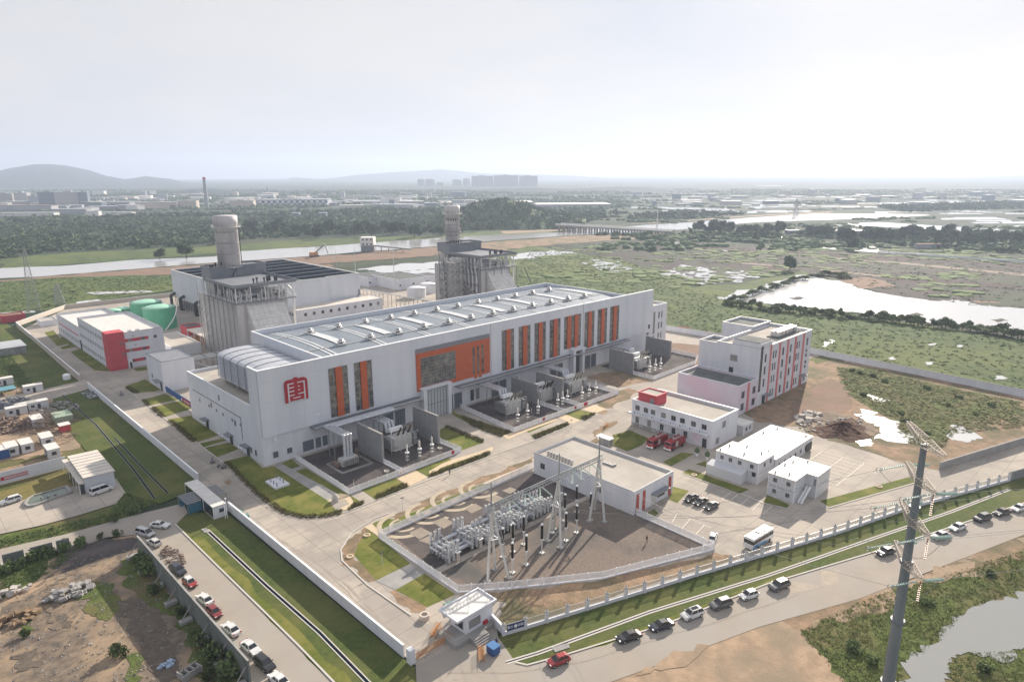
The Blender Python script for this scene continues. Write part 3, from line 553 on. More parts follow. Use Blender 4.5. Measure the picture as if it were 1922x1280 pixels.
# curved metal roof
b = MB(); ny = 20; xs = [XA+.42, XB-.42]; ya, yb = Y0+.92, YB-.42
def rz(y): t = (y-ya)/(yb-ya); return 26.2 + 1.25*math.sin(math.pi*t)
vs = []
for j in range(ny+1):
    y = ya+(yb-ya)*j/ny
    for x in xs: vs.append((x,y,rz(y)))
b.add(vs, [(2*j,2*j+1,2*j+3,2*j+2) for j in range(ny)]); b.build('roof', M['roofmetal'], H_, smooth=True)
BAY = 8.57; bx0 = XA+5.5
def roof_strip(x0, x1, y0, y1, dz):
    s = MB(); k = 8; vs = []
    for j in range(k+1):
        y = y0+(y1-y0)*j/k; vs += [(x0,y,rz(y)+dz),(x1,y,rz(y)+dz)]
    s.add(vs, [(2*j,2*j+1,2*j+3,2*j+2) for j in range(k)]); return s
nb = 16
for i in range(nb):
    x = XA+6+i*(XB-XA-12)/(nb-1)
    if i % 2 == 0:
        s = roof_strip(x-.35, x+.35, Y0+3, YB-2.5, .12); s.build('skylight', M['rooflight'], H_)
        s = roof_strip(x+1.2, x+1.9, Y0+3, YB-2.5, .12); s.build('skylight', M['rooflight'], H_)
    else:
        roof_strip(x-2.1, x+1.1, Y0+14.5, Y0+33.5, .25).build('skylight', M['rooflight'], H_)
for y in (Y0+12.5, Y0+33.8):
    MB().box(XA+.45, y-.12, rz(y)+.1, XB-.45, y+.12, rz(y)+.28).build('roof_rail', M['steelpale'], H_)
# roof ventilators, two rows
vp = thing('roof_ventilator', 'turbine ventilator', 'roof vent')
MB().box(-1.35,-1.35,0,1.35,1.35,.5).build('vent_base', M['steelpale'], vp)
MB().lathe((0,0,.5),[(.7,0),(.7,.35),(1.2,.4),(1.3,.55),(1.0,.8),(.6,.85),(.62,1.15),(.8,1.2),(.75,1.35),(.3,1.42)],16).build('vent_head', M['vent'], vp, smooth=True)
VP = Proto(vp)
c2 = lambda a, b_: (300+a/2.909, 360+b_/2.909)
front = [c2(985,828),c2(1160,793),c2(1318,760),c2(1440,738),c2(1572,712),c2(1690,690),c2(1800,666)]; 
fx0 = P(*front[0], 27.4).x; fx6 = P(*front[6], 27.4).x; stp = (fx6-fx0)/6
back = [c2(828,775),c2(1842,593)]
bxa = P(*back[0], 27.4).x; bxb = P(*back[1], 27.4).x
nf = int((XB-4-fx0)/stp)+1
for i in range(nf):
    y = Y0+13.0; VP.put((fx0+stp*i, y, rz(y)+.1), 0, 'mushroom roof ventilator, %s from the near end of the front row on the hall roof' % ORD[i], 'ventilators on the hall roof')
stb = (bxb-bxa)/8
for i in range(int((XB-4-bxa)/stb)+1):
    y = Y0+33.5; VP.put((bxa+stb*i, y, rz(y)+.1), 0, 'mushroom roof ventilator, %s from the near end of the back row on the hall roof' % ORD[i], 'ventilators on the hall roof')
# facade bays
def bay(x0, x1, strips, z0=9.05, z1=24.3):
    d = .10
    f = MB(); f.box(x0,Y0-d,z0,x0+.14,Y0,z1).box(x1-.14,Y0-d,z0,x1,Y0,z1).box(x0+.14,Y0-d,z1-.14,x1-.14,Y0,z1).box(x0+.14,Y0-d,z0,x1-.14,Y0,z0+.14)
    k = 3
    for i in range(1,k+1):
        x = x0+(x1-x0)*i/(k+1); f.box(x-.05,Y0-d+.01,z0+.14,x+.05,Y0-.02,z1-.14)
    for i in range(1,8):
        z = z0+(z1-z0)*i/8; f.box(x0+.14,Y0-d+.02,z-.05,x1-.14,Y0-.02,z+.05)
    fo = f.build('window', M['mullion'], H_)
    MB().box(x0+.1,Y0-.055,z0+.1,x1-.1,Y0-.005,z1-.1).build('pane', M['hallglass'], fo)
    for a in strips: MB().box(a[0],Y0-.38,z0-.02,a[1],Y0-.11,z1+.02).build('orange_strip', M['orange'], H_)
bay(94.9,101.3,[(97.1,99.3)]); bay(103.5,109.8,[(105.6,107.8)])
for x in (165.1,173.75,182.3,190.8,212.0,220.5,228.9): bay(x, x+6.25, [(x+2.1,x+4.3)])
bay(199.3,209.6,[(201.0,203.3),(205.5,207.7)], 10.9)
MB().box(126.5,Y0-.45,9.95,158.8,Y0-.02,22.9).build('orange_panel', M['orange'], H_)
MB().box(126.5,Y0-.42,22.9,158.8,Y0-.02,24.3).build('grey_band', M['mullion'], H_)
f = MB(); x0,x1,z0,z1 = 128.1,142.8,11.3,21.1; yy = Y0-.45
f.box(x0,yy-.08,z0,x0+.12,yy,z1).box(x1-.12,yy-.08,z0,x1,yy,z1).box(x0+.12,yy-.08,z0,x1-.12,yy,z0+.12).box(x0+.12,yy-.08,z1-.12,x1-.12,yy,z1)
for i in range(1,14): f.box(x0+(x1-x0)*i/14-.045,yy-.07,z0+.12,x0+(x1-x0)*i/14+.045,yy-.01,z1-.12)
for i in range(1,9): f.box(x0+.12,yy-.06,z0+(z1-z0)*i/9-.045,x1-.12,yy-.015,z0+(z1-z0)*i/9+.045)
fo = f.build('curtain_wall', M['mullion'], H_); MB().box(x0+.05,yy-.03,z0+.05,x1-.05,yy-.005,z1-.05).build('pane', M['hallglass'], fo)
for i, x in enumerate((150.6,152.7,154.8)): MB().box(x,yy-.05,10.9+.0,x+.95,yy-.002,20.9).build('slit_window', M['hallglass'], H_)
for i, x in enumerate((151.55,153.65)): MB().box(x,yy+.02,9.2,x+1.15,Y0-.03,9.95).build('orange_fringe', M['orange'], H_)
# emblem: a red arched seal with pale grooves
LX, LZ, LW = 81.0, 17.1, 6.9
def lg(u, v): return (LX+u*LW, LZ+v*LW)
def emb(pts, y0, y1, m, name, par):
    s = MB(); q = [lg(*p) for p in pts]; nn = len(q)
    a = sum(q[i][0]*q[(i+1)%nn][1]-q[(i+1)%nn][0]*q[i][1] for i in range(nn))
    if a < 0: q = q[::-1]
    s.add([(p[0],y0,p[1]) for p in q]+[(p[0],y1,p[1]) for p in q], [tuple(range(nn)), tuple(range(2*nn-1,nn-1,-1))]+[((i+1)%nn,i,nn+i,nn+(i+1)%nn) for i in range(nn)])
    return s
e_ = thing('emblem', 'large red square seal emblem with pale grooves on the near end of the hall facade', 'emblem', (LX, Y0, LZ))
def rounded():
    out = [(0,0),(.12,0),(.12,.08),(.17,.08),(.17,.04),(.83,.04),(.83,.08),(.88,.08),(.88,0),(1,0)]
    for i in range(7): a = R(90*i/6); out.append((1-.16+.16*math.cos(a), .94-.16+.16*math.sin(a)))
    out += [(.60,.94),(.57,1.0),(.43,1.0),(.40,.94)]
    for i in range(7): a = R(90+90*i/6); out.append((.16+.16*math.cos(a), .94-.16+.16*math.sin(a)))
    return out
s = emb(rounded(), Y0-.5, Y0-.02, M['logo'], 'seal_body', e_); s.build('seal_body', M['logo'], e_)
gr = [(.12,.0,.175,.80),(.825,.0,.88,.80),(.12,.76,.40,.805),(.55,.76,.88,.805),(.175,.595,.40,.64),(.175,.43,.40,.475),(.175,.265,.40,.31),(.56,.60,.66,.64),(.56,.44,.66,.48),(.56,.275,.825,.32),(.32,.13,.66,.17)]
s = MB()
for i, (u0,v0,u1,v1) in enumerate(gr):
    a = lg(u0,v0); c = lg(u1,v1); s.box(a[0],Y0-.52-.002*i,a[1],c[0],Y0-.49,c[1])
s.build('seal_groove', M['white'], e_)
# canopies, ledges, doors along the base
s = MB(); s.box(88,Y0-2.6,7.7,127,Y0+.45,8.05); s.box(143,Y0-2.6,7.9,X1-20,Y0+.45,8.3); s.build('canopy', M['greycap'], H_)
s = MB(); s.box(88,Y0-2.7,8.05,127,Y0-2.5,8.3); s.box(143,Y0-2.7,8.3,X1-20,Y0-2.5,8.5); s.build('gutter', M['steelpale'], H_)
s = MB(); s.box(127.2,Y0-2.4,10.6,139.6,Y0+.0,11.1); s.box(127.6,Y0-2.2,0,129,Y0+.4,10.6).box(138,Y0-2.2,0,139.4,Y0+.4,10.6); s.build('door_portal', M['render'], H_)
def roller(x0, x1, z1, y, m=None, nm='roller_door', k=4):
    s = MB(); s.box(x0,y-.08,0,x1,y,z1); o = s.build(nm, m or M['shutter'], H_)
    q = MB()
    for i in range(k+1): xx = x0+(x1-x0)*i/k; q.box(xx-.06,y-.14,0,xx+.06,y-.081,z1)
    q.box(x0,y-.135,z1*.45,x1,y-.082,z1*.45+.1); q.build('door_frame', M['dark'], o)
roller(129.05,137.95,10.2,Y0-.9, mat('pale_big_door', (0.42,0.46,0.48), 0.5), 'hall_door', 7)
s = MB(); s.box(202.6,Y0-2.4,9.9,210.4,Y0,10.5).box(203,Y0-2.2,0,204.4,Y0+.4,9.9).box(208.6,Y0-2.2,0,210,Y0+.4,9.9); s.build('door_portal', M['render'], H_)
roller(204.5,208.5,8.6,Y0-.4, M['dark'], 'hall_door', 2)
for x0, x1 in ((139.9,141.9),(142.7,145.9),(160.3,163.5),(164.3,167.5),(192.2,195.5),(196.2,199.1),(213.3,216.6),(217.4,220.4),(113.4,117.0),(118,121.6)): roller(x0, x1, 5.4, Y0+.45)
for x0, x1, z0, z1 in ((76.3,77.8,1.7,3.5),(80.5,82.0,1.8,3.4)): win_y(H_, x0, x1, z0, z1, Y0+.45)
for x0, x1 in ((85.4,88.8),(89.5,91.2),(91.8,93.4)): win_y(H_, x0, x1, .9, 4.0, Y0+.45, gm=M['shutter'], nx=2)
for x0, x1, z0, z1 in ((150,151.6,1,5),(152.6,154.2,1,5),(172,173.6,1,5),(257.6,258.9,10,12),(257.4,258.6,7,8.2)): win_y(H_, x0, x1, z0, z1, Y0+.45 if z1 < 8.3 else Y0)
MB().cyl((77,Y0-.35,7.3),(77,Y0+.3,7.3),.38,n=12).build('wall_fan', M['trim'], H_)
MB().cyl((90.8,Y0-.25,11.2),(90.8,Y0,11.2),.28,n=12).build('wall_lamp', M['trim'], H_)
MB().box(97,Y0-.18,0,97.25,Y0-.01,8.4).box(159.6,Y0-.18,0,159.8,Y0-.01,HH).box(211,Y0-.2,0,211.22,Y0-.01,HH+.5).build('downpipe', M['steelpale'], H_)
# near annexe
YA = 231.8
b = MB(); b.box(X0,Y0+3.01,0,XA-.01,YA,15.2); b.box(X0,Y0+3.01,15.2,X0+.4,YA,16.3).box(X0+.4,YA-.4,15.2,XA-.01,YA,16.3); b.build('annexe_wall', M['whiteY'], H_)
MB().box(X0+.41,Y0+3.1,15.15,XA-.02,YA-.41,15.26).build('annexe_roof', M['roofconc'], H_)
MB().box(X0-.05,Y0+6.85,16.3,X0+.45,YA+.05,16.42).build('parapet_coping', M['trim'], H_)
for y, z in ((181,1.6),(184.2,1.6),(201,1.6),(194,7.2),(212,8.4),(205,12.5)): win_x(H_, y, y+1.1, z, z+1.7, X0)
for y in (187,199,218): 
    MB().box(X0-1.8,y-1.8,3.1,X0,y+1.8,3.35).build('door_canopy', M['greycap'], H_)
    MB().box(X0-.06,y-1.1,0,X0,y+1.1,2.7).build('door', M['dark'], H_)
s = MB()
for y in (190,196,203,208,214,222): s.box(X0-.08,y,8,X0,y+1.2,8.9)
s.box(X0-.1,190,10.7,X0,228,11.0).box(X0-.1,190,4,X0,190.3,11); s.build('wall_grille', M['mullion'], H_)
for y in (192,194,206,209,221): ac_unit(H_, X0, y, .2, 'x')
# intake filter house on the annexe roof
a_ = thing('air_intake_house', 'grey louvred air intake filter house with arched top standing on the low end roof', 'intake house', (78, 183.5, 15.3))
x0,x1,y0,y1 = 78.3,92.6,184.5,215.5
s = MB()
for xx in (x0+1,x1-1.5):
    for yy in (y0+1.5,y0+10,y0+20,y1-1.5): s.box(xx,yy,15.2,xx+.5,yy+.5,17.0)
s.box(x0,y0,16.9,x1,y1,17.2); s.build('support_frame', M['steelpale'], a_)
s = MB(); s.box(x0+.3,y0+.3,17.2,x1-.3,y1-.3,24.2); s.build('casing', M['navy'], a_)
s = MB()
for k in range(12):
    z = 17.4+k*.57
    s.add([(x0-.25,y0-.25,z),(x1+.25,y0-.25,z),(x1+.25,y1+.25,z),(x0-.25,y1+.25,z),(x0+.2,y0+.2,z+.26),(x1-.2,y0+.2,z+.26),(x1-.2,y1-.2,z+.26),(x0+.2,y1-.2,z+.26)],[(3,2,1,0),(4,5,6,7),(0,1,5,4),(1,2,6,5),(2,3,7,6),(3,0,4,7)])
s.build('louvre', M['pipe'], a_)
s = MB(); k = 8; pr = []
for i in range(k+1): t = math.pi*i/k; pr.append((x0-.2+(x1-x0+.4)*(1-math.cos(t))/2, 24.2+1.5*math.sin(t)**.8 if 0<i<k else 24.2))
vs = [(p[0],y0-.2,p[1]) for p in pr]+[(p[0],y1+.2,p[1]) for p in pr]; nn = len(pr)
s.add(vs, [(i,nn+i,nn+i+1,i+1) for i in range(nn-1)]+[tuple(range(nn)),tuple(range(2*nn-1,nn-1,-1))]); s.build('arched_top', M['pipe'], a_)
s = MB()
for j in range(7):
    y = y0+(y1-y0)*j/6
    for i in range(nn-1): s.bar((pr[i][0],y,pr[i][1]+.08),(pr[i+1][0],y,pr[i+1][1]+.08),.16)
    s.bar((x0-.3,y,17.2),(x0-.3,y,24.2),.16)
for xx in (x0,x0+3.5,x0+7,x0+10.5,x1): s.bar((xx,y0-.35,17.2),(xx,y0-.35,24.2),.16)
s.build('framing', M['mullion'], a_)
s = MB()
for xx in (x0+1,x0+4.5):
    for yy in (y0-3,y0-.6): s.bar((xx,yy,15.2),(xx,yy,23.5),.14)
for z in (17.2,19.5,21.8,23.4): s.bar((x0+1,y0-3,z),(x0+4.5,y0-3,z),.1).bar((x0+1,y0-3,z),(x0+1,y0-.6,z),.1).bar((x0+4.5,y0-3,z),(x0+4.5,y0-.6,z),.1).box(x0+1,y0-3,z-.08,x0+4.5,y0-.6,z)
for z in (17.2,19.5,21.8): s.bar((x0+1,y0-2.5,z),(x0+4.5,y0-2.5,z+2.3),.2)
s.build('stair_tower', M['steelpale'], a_)
# far white block beyond the hall
q_ = thing('hall_end_block', 'small white three storey block with slit windows at the far end of the long hall', 'building', (263, 172, 0))
parapet_box(q_, 'wall', 262.6, 178, 276, 205, 19.5, M['render'], M['roofconc'], capm=M['trim'])
for z in (3,8,13): 
    for x in (269,271.3): win_y(q_, x, x+.9, z, z+3, 178)
win_y(q_, 265, 266.3, 6, 16.5, 178, nz=5); win_y(q_, 265, 266.3, 1.2, 5, 178)

# ================================================================ FIRE WALLS, PIPES, TRANSFORMERS
def fire_wall(x, y0, y1, h, label):
    t = thing('fire_wall', label, 'wall', (x, y0, 0), 0, 'grey block fire walls beside the hall')
    MB().box(x-.25,y0,0,x+.25,y1,h).build('blockwork', M['firewall'], t)
    s = MB(); s.box(x-.32,y0-.08,h,x+.32,y1,h+.18).box(x-.33,y0-.1,0,x+.33,y0-.002,h); s.build('coping', M['conc2'], t)
fire_wall(98.6,154.4,167.3,8.8,'nearest grey block fire wall beside the pipe rack on the hall front')
fire_wall(118.8,154.8,167.4,8.9,'grey block fire wall left of the tall pale hall door')
fire_wall(166.5,158.8,172.0,7.2,'grey block fire wall between the left and middle transformers of the central yard')
fire_wall(175.2,154.5,167.7,8.4,'grey block fire wall between the middle and right transformers of the central yard')
fire_wall(220.9,156.9,169.2,8.5,'grey block fire wall on the near side of the farthest transformer yard')
fire_wall(253.2,160.3,173.5,7.6,'grey block fire wall on the far side of the farthest transformer yard')

def pales(name, label, pts, h, m=None, post=3.0, base=0.22, gap=0.2, group='white palisade fences', solid=False):
    """palisade fence along world xy points"""
    o0 = Vector((pts[0][0], pts[0][1], 0)); t = thing(name, label, 'fence', o0, 0, group); m = m or M['fence']
    bs = MB(); pk = MB(); ps = []; rl = MB()
    for a, b_ in zip(pts, pts[1:]):
        a = Vector((*a,0)); b_ = Vector((*b_,0)); d = b_-a; L_ = d.length; u = d/L_; ang = math.atan2(u.y,u.x)
        if base: bs.obox((a+b_)/2+Vector((0,0,base/2)), L_, .24, base, ang)
        for z in (base+.15, h-.15): rl.obox((a+b_)/2+Vector((0,0,z)), L_, .05, .07, ang)
        k = max(1,int(L_/gap))
        for i in range(k): pk.obox(a+u*((i+.5)*L_/k)+Vector((0,0,(base+h)/2)), .12, .035, h-base, ang)
        k = max(1,round(L_/post))
        for i in range(k+1): ps.append(MB().obox(a+u*(i*L_/k)+Vector((0,0,(h+.1)/2)), .16, .16, h+.1, ang))
    if base: bs.build('plinth', M['render'], t)
    rl.build('rail', m, t); pk.build('picket_panel', m, t)
    for q in ps[:95]: q.build('post', m, t)
    return t
pales('palisade_fence', 'white palisade fence round the nearest transformer yard', [(82.2,174.8),(81.5,144.4),(119.6,145.2),(119.3,154.6)], 1.7)
pales('palisade_fence', 'white palisade fence round the central yard of three transformers', [(144.3,174.8),(141.7,145.4),(196,145.5),(196,168)], 1.7)
pales('palisade_fence', 'white palisade fence round the farthest transformer yard by the end of the hall', [(220.6,156.6),(220.3,146.6),(252,147.2),(262,152),(262,168)], 1.7)
for i, x in enumerate((98.6,166.5,175.2)):
    pales('palisade_fence', ['short white fence in front of the nearest fire wall','short white fence in front of the left central fire wall','short white fence in front of the right central fire wall'][i], [(x,154.2 if i != 1 else 158.6),(x,145.4)], 1.6)

def bus_duct(name, label, paths, r, posts=(), root_at=None):
    t = thing(name, label, 'pipe run', root_at or paths[0][0], 0, 'grey bus ducts from the hall to the transformers')
    for p in paths:
        s = MB(); s.path([Vector(q) for q in p], r, 12)
        for q in p[1:-1]: s.lathe((q[0],q[1],q[2]-r), [(r*.5,0),(r*.95,r*.35),(r*1.02,r),(r*.95,r*1.65),(r*.5,2*r)], 12)
        q = s
        for a, b_ in zip(p, p[1:]):
            a = Vector(a); b_ = Vector(b_); L_ = (b_-a).length; k = int(L_/2.2)
            for i in range(1,k): c = a+(b_-a)*i/k; d = (b_-a).normalized()*.07; q.cyl(c-d, c+d, r*1.13, n=12)
        s.build('duct', M['pipe'], t)
    s = MB()
    for p in posts: s.bar((p[0],p[1],0),(p[0],p[1],p[2]),.22)
    if posts:
        xs = sorted(posts)
        s.bar((xs[0][0],xs[0][1],xs[0][2]),(xs[-1][0],xs[-1][1],xs[-1][2]),.2); s.build('support', M['steel'], t)
    return t
bus_duct('bus_duct', 'long grey triple bus duct running along the hall and dropping to the small nearest transformer', [[(113,169.0+.0+i*1.05,8.9),(91.5-i*1.0+.6,169+i*1.05,8.9),(91.5-i*1.0+.6,160.5,8.9),(91.5-i*1.0+.6,160.5,2.6)] for i in range(3)], .42,
         [(x,169,8.4) for x in (90,95,101,107,113)]+[(89.4,165,8.4),(93,165,8.4)])
def main_duct(x, y1, label, z=7.2):
    bus_duct('bus_duct', label, [[(x+i*1.25,Y0-.1,z),(x+i*1.25,y1,z),(x+i*1.25,y1-1.0,z-2.6)] for i in range(3)], .5, [(x-.5,(Y0+y1)/2,z-.5),(x+3,(Y0+y1)/2,z-.5)])
main_duct(106.3,164.5,'short grey triple bus duct over the transformer between the two nearest fire walls')
main_duct(152.5,163.5,'grey triple bus duct to the left transformer of the central yard')
main_duct(185.2,163.5,'grey triple bus duct to the right transformer of the central yard')
main_duct(229,165,'grey triple bus duct to the farthest transformer')

tp = thing('power_transformer', 'transformer', 'transformer')      # built round the origin, bushings toward -Y
MB().box(-3.2,-2.0,.5,3.2,2.0,4.2).box(-3.4,-2.2,.25,3.4,2.2,.5).build('tank', M['steelpale'], tp)
for sx in (-1,1):
    s = MB()
    for k in range(9): s.box(sx*3.5+(0 if sx>0 else -1.3),-2.6+k*.6,1.0,sx*3.5+(1.3 if sx>0 else 0),-2.3+k*.6,4.3)
    s.build('radiator', M['steel'], tp)
s = MB(); s.box(-2.6,.6,5.3,1.8,1.7,6.4).bar((-2,1.1,4.2),(-2,1.1,5.3),.25).bar((1.2,1.1,4.2),(1.2,1.1,5.3),.25); s.build('conservator', M['trim'], tp)
for k in range(3):
    x = -1.8+k*1.8; s = MB(); s.cyl((x,-1.0,4.2),(x+.25,-1.7,5.0),.38,n=10).build('turret', M['steelpale'], tp)
    q = MB(); q.cyl((x+.25,-1.7,5.0),(x+.75,-2.9,7.6),.24,.15,n=10)
    for j in range(9): c = Vector((x+.25,-1.7,5.0)).lerp(Vector((x+.75,-2.9,7.6)), j/9); d = (Vector((.5,-1.2,2.6)).normalized())*.05; q.cyl(c-d,c+d,.34,n=10)
    q.build('bushing', M['insul'], tp)
s = MB(); 
for x in (-4.8,-1.6,1.6,4.8): s.bar((x,-2.9,0),(x,-2.9,5.4),.13)
for z in (1.2,3.2,5.2): s.bar((-4.8,-2.9,z),(4.8,-2.9,z),.09)
for x in (-2.4,0,2.4): s.bar((x,-2.3,.5),(x,-2.3,4.4),.12)
s.bar((-3,-2.1,3.2),(3,-2.1,3.2),.14).bar((-3,-2.1,1.6),(3,-2.1,1.6),.14); s.build('pipework', M['steelpale'], tp)
TP = Proto(tp)
for x, y, lb in ((108.5,160.6,'large grey power transformer between the two nearest fire walls'),(154,159.8,'large grey power transformer at the left of the central yard'),(171.2,160.8,'power transformer squeezed between the two fire walls of the central yard'),(186.5,159.8,'large power transformer at the right of the central yard'),(230.5,161.2,'power transformer in the farthest yard by the end of the hall')):
    TP.put((x,y,0), 0, lb, 'power transformers along the hall')
t = thing('auxiliary_transformer', 'small pale transformer on a reddish plinth under the dropping triple duct in the nearest yard', 'transformer', (90.8,160.4,0))
MB().box(88.4,159.2,.4,93.4,161.6,2.6).build('tank', M['steelpale'], t)
s = MB()
for k in range(8): s.box(88.6+k*.6,158.4,.7,88.95+k*.6,159.15,2.4)
s.build('radiator', M['vent'], t)
s = MB(); s.box(86.4,156.2,.05,96.4,156.6,.45).box(86.4,164.4,.05,96.4,164.8,.45).box(86.4,156.6,.05,86.8,164.4,.45).box(96,156.6,.05,96.4,164.4,.45); s.build('plinth_kerb', M['conc2'], t)
MB().box(87,160,0.4,88.2,163,1.5).cyl((94.5,161.5,.4),(94.5,161.5,3.6),.5,n=12).build('oil_pipes', M['rebar'], t)

ap = thing('surge_arrester', 'arrester', 'arrester')
s = MB()
for sx, sy in ((-.35,-.35),(.35,-.35),(.35,.35),(-.35,.35)): s.bar((sx,sy,0),(sx,sy,2.9),.07)
for z in (.8,1.8,2.85): s.box(-.38,-.38,z,.38,.38,z+.06)
s.build('stand', M['steelpale'], ap)
MB().lathe((0,0,2.9),[(.5,0),(.62,.1),(.62,.2),(.5,.25)],14).build('corona_ring', M['trim'], ap)
s = MB(); s.cyl((0,0,3.1),(0,0,5.6),.16,.11,n=10)
for j in range(9): s.cyl((0,0,3.25+j*.26),(0,0,3.31+j*.26),.25,n=10)
s.build('insulator', M['steelpale'], ap)
MB().cyl((0,0,5.6),(0,0,6.5),.04,n=6).build('lead', M['steel'], ap)
AP = Proto(ap)
arr = [(103.9,150.2,'left post of the three by the near fence'),(108.1,149.9,'middle post of the three by the near fence'),(112.6,150,'right post of the three by the near fence'),
  (148.1,150.2,'first from the left in the central yard'),(153.1,150.6,'second from the left in the central yard'),(158.6,151,'third from the left in the central yard'),(168.6,151,'fourth from the left in the central yard'),(171.3,151.2,'fifth from the left in the central yard'),(174,151.3,'sixth from the left in the central yard'),
  (181,150.4,'third from the right in the central yard'),(185.2,150.6,'second from the right in the central yard'),(189,150.6,'rightmost in the central yard'),(226.7,152.9,'left post of the three in the farthest yard'),(230.4,152.7,'middle post of the three in the farthest yard'),(233.8,152.4,'right post of the three in the farthest yard')]
for x, y, lb in arr: AP.put((x,y,0), 0, 'slender surge arrester on a lattice stand, '+lb, 'surge arresters in the transformer yards')
bp = thing('post_insulator', 'dark post', 'insulator')
s = MB(); s.cyl((0,0,0),(0,0,2.2),.11,n=8); s.build('pole', M['steelpale'], bp)
s = MB(); s.cyl((0,0,2.2),(0,0,4.6),.12,n=8)
for j in range(8): s.cyl((0,0,2.35+j*.28),(0,0,2.42+j*.28),.2,n=8)
s.build('insulator', M['insul'], bp); BP = Proto(bp)
for x, y, lb in ((115.2,153,'beside the right fire wall of the nearest yard'),(113.2,157.5,'between the nearest transformer and its right fire wall'),(161.2,153,'before the left central fire wall'),(157.8,153.3,'right of the left central transformer'),(191.6,152.5,'at the right end of the central yard'),(180.2,155,'right of the right central fire wall')):
    BP.put((x,y,0), 0, 'dark post insulator '+lb, 'dark post insulators in the yards')
for i, (x, y, lb) in enumerate(((96,149,'in the nearest yard below the small transformer'),(116.5,151.3,'in the nearest yard right of the arresters'))):
    tag(MB().lathe((x,y,0),[(.75,0),(.75,.45),(.45,.45),(.45,.2)],16).build('manhole', M['kerb']), 'round concrete manhole ring '+lb, 'manhole')

for i, (xa, xb, y, h0, h1, m_, lb) in enumerate(((106.6,113.0,145.05,.55,1.35,'letters','pale banner with red lettering on the front fence of the nearest yard'),(96.9,98.9,144.2,.6,1.2,'letters','small pale sign with red marks on the fence left of the nearest fire wall'),(115.9,116.9,145.0,.4,1.5,'red','narrow red notice on the nearest yard fence, right of the lettered banner'),
      (163.0,163.9,145.3,.4,1.4,'red','small red notice near the left end of the central yard fence'),(179.0,180.0,145.3,.4,1.4,'red','small red notice in the middle of the central yard fence'),(184.0,186.0,145.3,.3,1.5,'red','red box on the central yard fence right of the small notices'))):
    if xa > 140: xa, xb = xa-8, xb-8
    t = thing('fence_banner', lb, 'banner' if m_ == 'letters' else 'sign', (xa,y,0))
    MB().box(xa,y,h0,xb,y+.04,h1).build('panel', M['trim'] if m_ == 'letters' else M['bannerred'], t)
    s = MB(); k = int((xb-xa)/.75)
    for j in range(k):
        x = xa+(j+.5)*(xb-xa)/k
        for dx in (-.18,.05,.2): s.box(x+dx-.035,y-.012,h0+.12,x+dx+.035,y-.002,h1-.12)
        for dz in (.2,.45,.7): s.box(x-.26,y-.014,h0+(h1-h0)*dz,x+.26,y-.003,h0+(h1-h0)*dz+.07)
    if m_ == 'letters': s.build('lettering', M['bannerred'], t)
